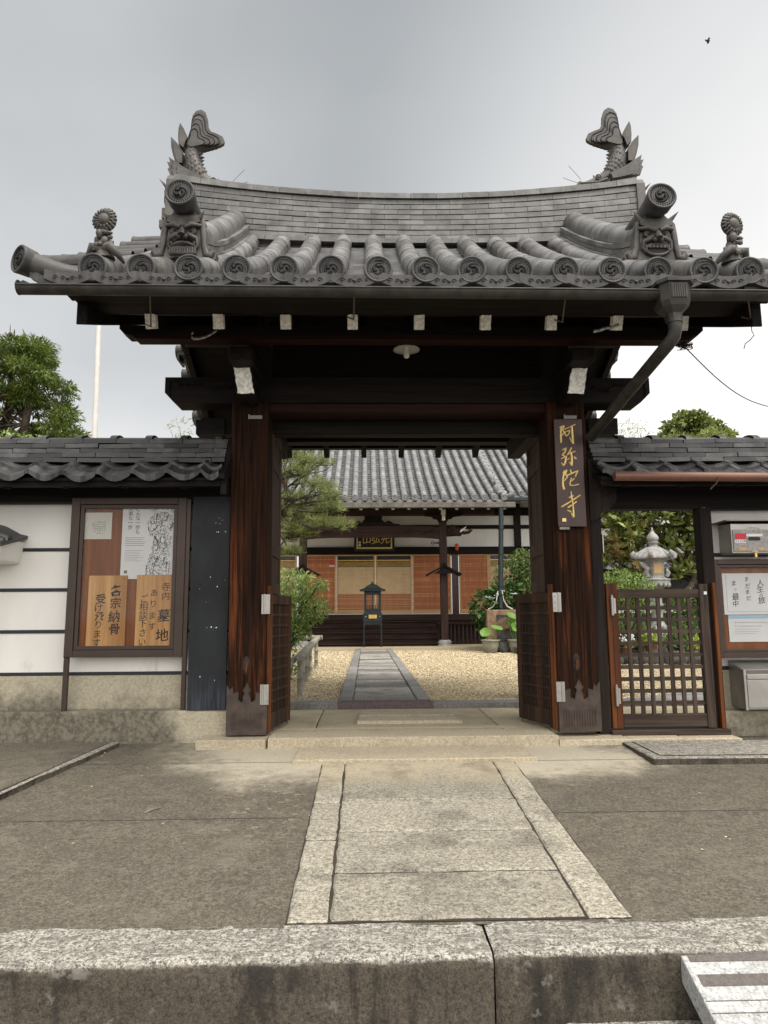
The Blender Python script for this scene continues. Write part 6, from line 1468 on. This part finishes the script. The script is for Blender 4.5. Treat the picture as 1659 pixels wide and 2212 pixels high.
def lotus_pot(px0, px1, Y, label, lv):
    a, b = at(px0, 1409, Y), at(px1, 1389, Y); x = (a.x+b.x)/2; r = (b.x-a.x)/2; h = .30
    t = thing('lotus_pot', label, 'pot', (x, Y, 0), 'lotus pots before the stone slab')
    MB().lathe([(r*.55, 0), (r*.72, .03), (r*.9, h*.6), (r*.96, h*.9), (r*1.08, h*.93), (r*1.08, h), (r*.95, h), (r*.9, h*.85), (.02, h*.84)], (x, Y, 0), 20).build('bowl', 'ceramic_pot', t)
    for dx, dy, hz, s_, tl in lv:
        m = MB(); c = Vector((x+dx, Y+dy, hz)); n = 14; Q = Matrix.Rotation(tl[0], 3, 'X') @ Matrix.Rotation(tl[1], 3, 'Y')
        def lf(u, v): a = 2*PI*u; rr = s_*v*(1+.06*math.sin(5*a)); return tuple(c+Q @ Vector((rr*math.cos(a), rr*math.sin(a), .28*s_*v*v+.05*s_*math.sin(3*a)*v)))
        m.grid(lf, n, 4); lo = m.build('leaf', 'leaf_lotus', t)
        MB().tube([(x+dx*.3, Y+dy*.3, h*.8), (x+dx*.8, Y+dy, hz*.6+.1), tuple(c)], .010, 5).build('stem', 'leaf_lotus', lo)
lotus_pot(1041, 1079, 16.95, 'pale round lotus pot with two low leaves before the stone slab', [(-.13, -.1, .46, .13, (.9, -.3)), (.14, -.05, .55, .15, (.35, .2))])
lotus_pot(1098, 1132, 16.95, 'pale round lotus pot crowded with tall cupped leaves', [(-.1, 0, .84, .14, (.6, .4)), (.06, .05, .76, .15, (.8, -.4)), (-.02, -.1, .58, .13, (1.1, .3)), (.16, 0, .90, .12, (.4, .2)), (-.14, .05, .68, .11, (.9, .7)), (.1, -.08, .66, .12, (1.0, -.2))])
def rock(c, r, sc, lab=None, grp=None, name='rock'):
    m = MB(); n = 10; ph = [random.uniform(0, 6) for _ in range(5)]
    def fn(u, v):
        a = 2*PI*u; t = PI*v; k = 1+.18*math.sin(2*a+ph[0]+t)+.12*math.sin(3*a+ph[1]-2*t)+.07*math.sin(7*a+ph[2])*math.sin(5*t)
        return (c[0]+r*k*sc[0]*math.sin(t)*math.cos(a), c[1]+r*k*sc[1]*math.sin(t)*math.sin(a), c[2]-r*k*sc[2]*math.cos(t))
    m.grid(fn, n, 7); o = m.build(name, 'stone_dark'); 
    if lab: tag(o, lab, 'rock', grp)
    return o
p = at(1088, 1405, 17.0); rock((p.x, 17.05, .08), .17, (1.2, .8, .9), 'dark rough rock wedged between the two lotus pots')
# hydrangea and shrub
def shrub(name, label, cat, base, blobs, mat, n, size, aspect=.5, bark='bark_dark', stems=5, r0=.018, group=None, **kw):
    t = thing(name, label, cat, base, group)
    fo = leaves('foliage', mat, t, blobs, n, size, aspect, **kw); m = MB()
    for k in range(stems):
        b = blobs[k % len(blobs)]; limb(m, (base[0]+random.uniform(-.08, .08), base[1]+random.uniform(-.08, .08), base[2]-.02), (b[0], b[1], b[2]+b[5]*.3), r0, r0*.35, .10)
    m.build('stems', bark, t); return t
c = at(1068, 1300, 17.9)
hy = shrub('hydrangea', 'hydrangea with white flower heads behind the hall downpipe', 'shrub', (c.x+.05, 17.9, 0), [(c.x-.22, 17.75, 1.05, .38, .35, .42), (c.x+.25, 17.8, 1.25, .45, .35, .42), (c.x+.0, 17.8, .65, .42, .35, .45)], 'leaf_hydrangea', 1300, .14, .62, up=.9)
for px, py in ((1053, 1290), (1076, 1285), (1083, 1276), (1112, 1283), (1062, 1293)):
    q = at(px, py, 17.45); m = MB()
    for k in range(16): a = random.uniform(0, 6.28); rr = random.uniform(0, .09); m.ball((q.x+rr*math.cos(a), q.y+rr*math.sin(a)*.8, q.z+random.uniform(-.015, .02)), random.uniform(.012, .022), 5, (1, 1, .5))
    m.build('flower_head', 'petal_white', hy)
c = at(1108, 1245, 18.3)
shrub('garden_shrub', 'light green leafy shrub left of the right lattice door', 'shrub', (c.x+.1, 18.3, 0), [(c.x, 18.3, c.z, .5, .45, .5), (c.x+.45, 18.3, c.z+.1, .5, .45, .6), (c.x+.2, 18.3, c.z-.55, .65, .5, .5), (c.x+.25, 18.3, c.z+.35, .35, .3, .35)], 'leaf_bush', 3200, .085, .5)
# bamboo fence
t = thing('bamboo_fence', 'low bamboo rail fence beside the courtyard path', 'fence', (-.75, 9.5, 0))
FP = [(-.745, 8.15), (-.79, 8.95), (-.82, 9.9), (-.85, 10.9), (-.86, 12.4)]
def bam(m, a, b, r):
    a, b = Vector(a), Vector(b); n = max(2, int((b-a).length/.16)); pts, rad = [], []
    for i in range(n+1):
        q = a+(b-a)*i/n; pts += [q-(b-a)*.006, q, q+(b-a)*.006]; rad += [r, r*1.12, r]
    m.tube(pts, rad, 9)
for i, (x, y) in enumerate(FP):
    m = MB(); bam(m, (x, y, -.02), (x, y, .43+.01*i), .032); m.build('post', 'bamboo_grey', t)
m = MB(); bam(m, (-.70, 7.7, .455), (-.87, 13.0, .50), .042); m.build('rail', 'bamboo_grey', t)
m = MB(); bam(m, (-.80, 7.75, .40), (-.94, 13.0, .46), .030); m.build('rail', 'bamboo_grey', t)
m = MB(); bam(m, (-.80, 13.0, .50), (-2.6, 13.1, .52), .042); m.build('rail', 'bamboo_grey', t)
# black pine
t = thing('pine_tree', 'old black pine with tiered needle pads left of the hall porch', 'tree', (-2.5, 12.9, 0))
m = MB(); limb(m, (-2.5, 12.9, -.05), (-2.2, 12.8, 1.6), .16, .13, .08); tr = limb(m, (-2.2, 12.8, 1.6), (-1.9, 12.8, 3.9), .13, .07, .12); limb(m, (-1.9, 12.8, 3.9), (-2.2, 12.9, 5.2), .07, .03, .1)
pads = []
def pad(px, py, Y, rx, rz, ry=.35): q = at(px, py, Y); pads.append((q.x, Y, q.z, rx, ry, rz))
for a in ((655, 1000, 12.6, .42, .12), (622, 985, 12.8, .35, .14), (690, 1000, 12.5, .28, .1), (640, 1022, 12.4, .35, .08), (700, 1058, 12.3, .36, .12), (675, 1045, 12.5, .25, .10), (725, 1075, 12.2, .22, .09), (715, 1098, 12.2, .30, .08),
          (640, 1075, 12.4, .35, .09), (625, 1100, 12.5, .38, .12), (660, 1115, 12.3, .40, .11), (700, 1130, 12.2, .34, .09), (740, 1135, 12.1, .20, .08), (640, 1140, 12.3, .36, .11), (625, 1160, 12.4, .3, .10), (660, 1150, 12.3, .30, .10), (630, 1192, 12.3, .22, .06),
          (600, 1030, 13.0, .5, .18), (590, 1100, 13.0, .5, .2), (580, 980, 13.2, .6, .2), (690, 1085, 12.6, .3, .1), (605, 940, 13.2, .6, .2), (660, 960, 12.9, .5, .15)): pad(*a)
for b in pads:
    s0 = random.choice(tr[1:]); e = (b[0], b[1], b[2]-b[5]*.4); P = limb(m, s0, e, .035, .012, .14, 8)
    for k in range(7): a = random.uniform(0, 6.28); limb(m, P[-1-(k % 3)], (b[0]+b[3]*.85*math.cos(a), b[1]+b[4]*.8*math.sin(a), b[2]+random.uniform(-.3, .4)*b[5]), .010, .004, .18, 5)
m.build('trunk', 'bark', t); needles('crown', 'leaf_pine', t, pads, 1350, 15, .13, .0032, .6, .1)
# maple bushes at the left door
def mp(px, py, Y, rx, rz, ry=.3): q = at(px, py, Y); return (q.x, Y, q.z, rx, ry, rz)
bl = [mp(625, 1250, 10.4, .22, .14), mp(600, 1270, 10.6, .35, .25), mp(640, 1285, 10.2, .26, .13), mp(665, 1300, 10.1, .24, .11), mp(620, 1310, 10.3, .30, .2), mp(650, 1330, 10.0, .28, .14), mp(680, 1330, 10.0, .15, .08), mp(625, 1355, 10.2, .26, .16), mp(655, 1360, 10.0, .15, .10), mp(620, 1385, 10.2, .2, .14), mp(585, 1340, 10.6, .4, .4), mp(690, 1305, 10.0, .10, .05)]
shrub('maple_shrub', 'feathery pale green maple shrub spilling past the left lattice door', 'shrub', (-1.35, 10.5, 0), bl+[mp(690, 1262, 10.0, .13, .05), mp(700, 1320, 9.9, .10, .04), mp(676, 1275, 10.1, .15, .05), mp(660, 1248, 10.2, .14, .05)], 'leaf_maple', 4300, .066, .30, up=1.0, stems=14, r0=.018, shell=.2)
bl = [(-1.25, 9.3, .22, .3, .3, .22), (-1.5, 10.2, .25, .4, .4, .25), (-1.2, 11.3, .2, .25, .4, .2)]
shrub('low_shrub', 'low clipped green shrub behind the bamboo fence', 'shrub', (-1.3, 10.2, 0), bl, 'leaf_bush', 1800, .05, .5)
# ================================================================== RIGHT GARDEN SEEN OVER THE SIDE GATE
GZ = .16
m = MB(); m.grid(lambda u, v: (3.4+8*u, 12.95+5.4*v, GZ-.03+.05*math.sin(u*9)*math.sin(v*7)), 12, 8); struct('garden_bed', m, 'soil')
RK = []
for i in range(15):
    x = 3.7+.36*i+random.uniform(-.06, .06); r = random.uniform(.13, .19)
    RK.append(rock((x, 12.85+random.uniform(-.05, .05), .06), r, (1.25, .8, .85), 'dark rounded edging rock along the gravel behind the side gate', 'edging rocks of the right garden', 'edging_rock'))
YL = 14.3; lc = at(1418, 1300, YL); kx = YL/1534*1.0
t = thing('stone_lantern', 'tall pale granite lantern with scrolled roof and jewel finial', 'lantern', (lc.x, YL, GZ)); zy = lambda y: at(1418, y, YL).z
def hexl(m, prof, n=6, sm=False, rot=0.):
    vs = [(lc.x+r*math.cos(2*PI*(k+rot)/n), YL+r*math.sin(2*PI*(k+rot)/n), z) for r, z in prof for k in range(n)]; q = len(prof)
    m.add(vs, [(i*n+k, i*n+(k+1) % n, (i+1)*n+(k+1) % n, (i+1)*n+k) for i in range(q-1) for k in range(n)], sm); m.add(vs[:n], [tuple(range(n))[::-1]]); m.add(vs[-n:], [tuple(range(n))])
rel = lambda prof: [(r*kx, zy(y)) for r, y in prof]
m = MB(); hexl(m, rel([(9, 1182), (9, 1177)]), 20, True); hexl(m, rel([(8, 1177), (11, 1174), (13, 1172), (9, 1170)]), 20, True); hexl(m, rel([(8, 1170), (12.5, 1166), (12.8, 1161), (10, 1156), (5, 1151), (2.4, 1146), (1.2, 1139)]), 20, True); m.build('jewel_finial', 'stone_pale', t)
m = MB(); hexl(m, rel([(30, 1211), (41, 1207), (40, 1203), (33, 1195), (26, 1188), (16, 1182), (8, 1181)]), 6, False, .0)
for k in range(6):
    a = 2*PI*k/6; r0 = 41*kx; C_ = lambda r, z: (lc.x+r*math.cos(a), YL+r*math.sin(a), z)
    z = zy(1203); m.tube([C_(r0*.55, zy(1189)), C_(r0*.8, zy(1197)), C_(r0*1.0, zy(1204)), C_(r0*1.12, zy(1203)), C_(r0*1.17, zy(1197)), C_(r0*1.08, zy(1194)), C_(r0*1.02, zy(1198))], [.03, .04, .05, .05, .045, .04, .03], 7)
m.build('lantern_roof', 'stone_pale', t)
m = MB(); hexl(m, rel([(25, 1250), (25, 1247), (22, 1246), (22, 1216), (25, 1214), (25, 1211)]), 6, False, .0)
m.tube([(lc.x-.17, YL-.1, zy(1246)), (lc.x-.24, YL-.12, zy(1238)), (lc.x-.2, YL-.14, zy(1229)), (lc.x-.28, YL-.12, zy(1221)), (lc.x-.33, YL-.1, zy(1216))], [.05, .06, .05, .05, .02], 7); m.tube([(lc.x+.2, YL-.1, zy(1246)), (lc.x+.23, YL-.12, zy(1238)), (lc.x+.2, YL-.1, zy(1230))], [.04, .05, .03], 7); fb = m.build('fire_box', 'stone_pale', t)
m = MB(); a = -PI/2; m.box(lc.x-.085, lc.x+.085, YL-22*kx*.866-.012, YL-22*kx*.866+.002, zy(1240), zy(1219)); m.build('window', 'wood_pale', fb)
m = MB(); hexl(m, rel([(14, 1273), (24, 1268), (30, 1262), (31, 1258), (29, 1256), (32, 1254), (32, 1251), (25, 1250)]), 24, True)
for k in range(16): a = 2*PI*k/16; m.ball((lc.x+27*kx*math.cos(a), YL+27*kx*math.sin(a), zy(1264)), .05, 6, (1, 1, 1.1))
m.build('platform', 'stone_pale', t)
m = MB(); hexl(m, rel([(14, 1347), (13, 1340), (11.5, 1336), (11.5, 1312), (14, 1310), (14, 1304), (11.5, 1302), (11.5, 1276), (15, 1273)]), 20, True); m.build('shaft', 'stone_pale', t)
m = MB(); hexl(m, [(30*kx, GZ-.1), (30*kx, zy(1380)), (27*kx, zy(1375)), (25*kx, zy(1366)), (18*kx, zy(1352)), (14*kx, zy(1346))], 24, True)
for k in range(14): a = 2*PI*k/14; m.ball((lc.x+21*kx*math.cos(a), YL+21*kx*math.sin(a), zy(1358)), .05, 6, (1, 1, 1.5))
m.build('lotus_base', 'stone_pale', t)
# magnolia
t = thing('magnolia_tree', 'glossy broad leaved magnolia with bronze leaf undersides behind the stone lantern', 'tree', (at(1500, 1300, 16).x, 16, GZ))
m = MB(); p = [at(1525, 1345, 16), at(1500, 1280, 16), at(1465, 1285, 16), at(1420, 1200, 16)]
b0 = Vector((p[0].x, 16, GZ-.05)); limb(m, b0, at(1500, 1255, 16), .13, .10, .06)
for q in (at(1400, 1180, 16), at(1460, 1130, 16), at(1340, 1200, 16), at(1520, 1120, 16), at(1400, 1110, 16), at(1480, 1200, 15.8)): limb(m, at(1500, 1255, 16), q, .07, .02, .12)
limb(m, at(1442, 1305, 15.2), at(1500, 1240, 15.8), .05, .07, .1)
m.build('trunk', 'bark', t)
bl = []
for px, py, r in ((1320, 1120, .35), (1350, 1150, .42), (1330, 1190, .40), (1380, 1115, .42), (1440, 1110, .45), (1500, 1115, .5), (1390, 1170, .42), (1450, 1160, .4), (1490, 1170, .42), (1350, 1215, .38), (1380, 1225, .3), (1490, 1215, .3), (1420, 1080, .6), (1530, 1150, .6), (1350, 1085, .5), (1500, 1070, .6), (1312, 1100, .25), (1470, 1235, .25), (1560, 1200, .5), (1310, 1208, .2)):
    q = at(px, py, 16+random.uniform(-.5, .5)); bl.append((q.x, q.y, q.z, r, r*.9, r*.8))
leaves('crown', 'leaf_magnolia', t, bl, 900, .19, .40, rosette=7, up=.9, out=.7, shell=.4)
# garden maple in front of the lantern
bl = [mp(1310, 1262, 13.2, .28, .13), mp(1335, 1245, 13.2, .26, .12), mp(1365, 1252, 13.0, .28, .11), mp(1390, 1265, 12.9, .2, .09), mp(1330, 1280, 13, .38, .13), mp(1370, 1285, 13, .3, .14), mp(1300, 1300, 13.2, .35, .2), mp(1345, 1315, 13.1, .35, .18), mp(1320, 1340, 13.1, .3, .16), mp(1388, 1310, 13, .18, .12)]
shrub('garden_maple', 'fine leaved green maple in front of the stone lantern', 'shrub', (at(1345, 1400, 13.2).x, 13.2, GZ), bl, 'leaf_maple', 4200, .06, .32, up=1.1, stems=8)
bl = [mp(1465, 1330, 14.8, .35, .3), mp(1490, 1300, 15, .35, .25), mp(1500, 1370, 14.6, .4, .25), mp(1455, 1385, 14.0, .22, .12)]
shrub('garden_bush', 'loose mid green bush right of the stone lantern', 'shrub', (at(1480, 1400, 14.8).x, 14.8, GZ), bl, 'leaf_bush', 2200, .08, .45)
def grassy(px, py, Y, label, n, h, mat='leaf_bush'):
    b = at(px, py, Y); t = thing('leafy_plant', label, 'plant', (b.x, Y, GZ)); needles('foliage', mat, t, [(b.x, Y, GZ+.05, .18, .12, .06)], n, 8, h, .014, 1.2, .1)
grassy(1345, 1405, 13.7, 'tall strappy leaved plant behind white flowered pot', 26, .5); grassy(1372, 1400, 13.8, 'tall strappy leaved plant behind bright leaved pot', 26, .55); grassy(1470, 1400, 13.6, 'strappy leaved plant right of the lantern base', 22, .42)
def pot(px, wpx, label, pmat, top, Y=13.15, h=18, fl=None, square=False):
    b = at(px, 1412, Y); r = wpx*Y/1534/2; z0 = GZ-.0; hh = h*Y/1534
    t = thing('flower_pot', label, 'flower pot', (b.x, Y, z0))
    m = MB(); n = 4 if square else 18; rr = r*1.3 if square else r
    m.lathe([(rr*.68, 0), (rr*.95, hh*.86), (rr*1.08, hh*.87), (rr*1.08, hh), (rr*.92, hh), (rr*.9, hh*.9), (.01, hh*.9)], (b.x, Y, z0), n, None, not square); m.build('pot', pmat, t)
    leaves('foliage', top, t, [(b.x, Y, z0+hh+.06, r*1.1, r*.9, .10)], 170, .085, .5, up=.8)
    if fl:
        m = MB()
        for k in range(40): m.ball((b.x+random.uniform(-1, 1)*r, Y-.05+random.uniform(-.1, .05), z0+hh+random.uniform(.08, .22)), random.uniform(.014, .026), 5)
        m.build('flowers', fl, t)
pot(1321, 16, 'cream pot of pink flowers nearest the gate hinge', 'pot_white', 'leaf_bush', fl='petal_pink')
pot(1352, 32, 'wide terracotta pot with white flowers', 'terracotta', 'leaf_bush', h=15, fl='petal_white')
pot(1407, 28, 'tall terracotta pot of bright yellow green leaves', 'terracotta', 'leaf_bright', h=20)
pot(1450, 16, 'small dark green pot with fine sprigs', 'pot_green', 'leaf_bush', h=17)
pot(1474, 15, 'pale grey pot with fine leaves', 'ceramic_pot', 'leaf_bush', h=17)
pot(1500, 26, 'low brown planter at right end of pot row', 'stone_brown', 'leaf_bright', h=12)
# annex behind
t = thing('annex_building', 'low dark annex with grey tiled roof behind the magnolia', 'building', (9, 20, 0))
ea, eb = at(1285, 1228, 18.6), at(1345, 1150, 21.2); sl_ = (eb.z-ea.z)/2.6; fz = lambda Y: ea.z+sl_*(Y-18.6)
xs = [6.3+.27*i for i in range(24)]; m = pans(xs, 18.6, 21.3, fz, .03, .2, .03, lambda x: 0)
for x in xs: m.tube([(x, 18.6, fz(18.6)+.05), (x, 21.3, fz(21.3)+.05)], .07, 8)
m.build('tiled_roof', 'kawara_hall', t); m = MB(); m.box(6.2, 12.6, 21.2, 21.6, fz(21.3)-.05, fz(21.3)+.28); m.build('roof_ridge', 'kawara_hall', t)
MB().box(6.4, 12.4, 19.3, 22, 0, fz(19.3)-.02).build('dark_wall', 'hall_dark', t); m = MB(); m.box(6.4, 12.4, 19.28, 19.298, .9, .98); m.box(8.7, 10.2, 19.285, 19.298, 1.15, 1.55); m.build('pale_trim', 'white_paint', t)
# ================================================================== BEYOND THE WALLS
def big_tree(name, label, base, blobs, mat, n, size, aspect, bark='bark', group=None, r=.2, **kw):
    t = thing(name, label, 'tree', base, group); m = MB(); top = max(b[2] for b in blobs); cx = sum(b[0] for b in blobs)/len(blobs)
    T = limb(m, (base[0], base[1], base[2]-.1), (cx, base[1], top*.95), r, r*.25, .03, 10)
    for b in blobs: limb(m, T[min(len(T)-2, max(3, int(len(T)*b[2]/top*.75)))], (b[0], b[1], b[2]), r*.3, r*.08, .1)
    m.build('trunk', bark, t); leaves('crown', mat, t, blobs, n, size, aspect, **kw); return t
SIL = [(718, 22), (742, 80), (748, 108), (775, 104), (797, 118), (822, 132), (832, 158), (850, 162), (868, 146), (886, 162), (905, 150), (922, 166), (950, 182), (1000, 190)]
bl = []
while len(bl) < 105:
    py = random.uniform(724, 985); px = random.uniform(-110, 190)
    for (ya, xa), (yb, xb) in zip(SIL, SIL[1:]):
        if ya <= py < yb: lim = xa+(xb-xa)*(py-ya)/(yb-ya)
    if px < lim-8 and (py-700 > (20-px)*.25 or px > 20):
        Y = 16+random.uniform(-1.3, 1.3); q = at(px, py, Y); k = random.uniform(.7, 1.2); bl.append((q.x, q.y, q.z, .30*k, .34*k, .12*k))
for py, px in SIL[1:-1]: q = at(px-12, py+4, 16+random.uniform(-.4, .4)); bl.append((q.x, q.y, q.z, .17, .2, .07))
q = at(52, 1000, 16)
t = thing('conifer_tree', 'dense yew like evergreen rising behind the left wall', 'tree', (q.x, 16, 0)); m = MB()
T1 = limb(m, (q.x, 16, -.1), at(22, 720, 16), .16, .04, .03, 10); T2 = limb(m, (q.x, 15.4, -.1), at(70, 840, 15.3), .14, .08, .03, 8)
for b_ in bl[::2]: limb(m, random.choice(T1[4:]+T2[5:]), b_[:3], .035, .010, .1)
m.tube([at(22, 716, 16), at(22, 700, 16)], [.012, .004], 4)
m.build('trunk', 'bark', t); leaves('crown', 'leaf_conifer', t, bl, 40000, .10, .24, rnd=.5, out=.9, shell=.15, up=1.0)
q = at(45, 948, 9.5); shrub('hedge_shrub', 'bright green shrub top showing above left wall coping', 'shrub', (q.x, 9.5, 0), [(q.x-.2, 9.5, q.z-.12, .35, .25, .22), (q.x+.15, 9.5, q.z-.16, .3, .25, .2), (q.x-.6, 9.5, q.z-.15, .4, .3, .25)], 'leaf_maple', 1500, .06, .45)
q0, q1 = at(203, 990, 13), at(213, 708, 13)
tag(MB().tube([(q0.x, 13, 0), (q0.x+.02, 13, 2.5), (q1.x, 13, q1.z-.2), (q1.x, 13, q1.z+1.4)], [.055, .052, .047, .045], 12).build('white_pole', 'pole_white'), 'slender white pole standing behind the left wall beside the evergreen', 'pole')
def bamboo(px0, px1, py, Y, label, n, grp=None):
    a = at((px0+px1)/2, 980, Y); t = thing('bamboo_clump', label, 'bamboo', (a.x, Y, 0), grp); m = MB(); tips = []
    for k in range(n):
        e = at(random.uniform(px0, px1), py+random.uniform(-12, 25), Y+random.uniform(-.5, .5)); P = limb(m, (a.x+random.uniform(-.3, .3), Y, 0), e, .022, .006, .05); tips += [(p.x, p.y, p.z, .34, .3, .26) for p in P[5:]]
        for q_ in range(6): s0 = P[random.randint(5, 7)]; limb(m, s0, s0+Vector((random.uniform(-.5, .5), 0, random.uniform(.1, .35))), .006, .002, .1)
    m.build('canes', 'bamboo_grey', t); leaves('foliage', 'leaf_bamboo', t, tips, 110*n, .16, .14, rnd=.7, up=.3)
bamboo(1318, 1390, 925, 24, 'feathery bamboo clump behind right wall next to the gate', 9); bamboo(385, 412, 905, 20, 'thin bare bamboo sprays behind left wall under the gate eave', 2)
bl = [(*at(px+random.uniform(-6, 6), py+random.uniform(-5, 5), 32+random.uniform(-1, 1)), r*.62, r*.6, r*.36) for px, py, r in ((1470, 910, .75), (1500, 905, .8), (1525, 912, .7), (1455, 925, .6), (1545, 925, .7), (1490, 930, .9), (1520, 935, .8), (1565, 945, .55), (1440, 945, .6), (1470, 950, .8), (1530, 960, .9), (1480, 970, .9), (1590, 962, .4), (1555, 965, .8), (1450, 970, .8), (1510, 980, 1.0), (1580, 935, .25), (1435, 925, .25))]
q = at(1510, 1000, 32); big_tree('broadleaf_tree', 'dark rounded broadleaf tree beyond the right wall', (q.x, 32, 0), bl, 'leaf_broad', 8000, .20, .5, shell=.25)
bl = [(*at(px, py, 27), r, r*.8, r*.7) for px, py, r in ((1540, 945, .5), (1520, 958, .5), (1455, 958, .5), (1430, 965, .4), (1560, 965, .4), (1490, 975, .7))]
q = at(1500, 1000, 27); big_tree('bamboo_thicket', 'yellow green bamboo thicket in front of the dark tree', (q.x, 27, 0), bl, 'leaf_bamboo', 4200, .17, .16, r=.05)
bl = [(*at(px, py, 13), .12, .1, .08) for px, py in ((1655, 962), (1640, 966))]
# bird in the sky
q = at(1529, 88, 9.0); m = MB(); m.ball((q.x, q.y, q.z), .022, 8, (1.5, .8, .7)); m.ball((q.x-.03, q.y, q.z+.008), .012, 6)
for s_ in (-1, 1): m.add([(q.x-.01, q.y, q.z+.01), (q.x+.02, q.y, q.z+.01), (q.x+.03, q.y+s_*.02, q.z-.015 if s_ > 0 else q.z+.03), (q.x, q.y+s_*.03, q.z-.03 if s_ > 0 else q.z+.028)], [(0, 1, 2, 3)])
tag(m.build('bird', 'ink'), 'tiny dark bird flying in the bright sky above the gate', 'bird')
# fallen bits on the pavement
m = MB()
for k in range(60):
    x, y = random.uniform(-3.2, 3.2), random.uniform(2.7, 5.6); m.ball((x, y, zf(y)+.003), random.uniform(.003, .007), 5, (1.3, 1, .4))
o = m.build('pebble_litter', 'pebble'); tag(o, 'scattered tiny pale pebbles on the concrete forecourt', None, None, 'stuff')
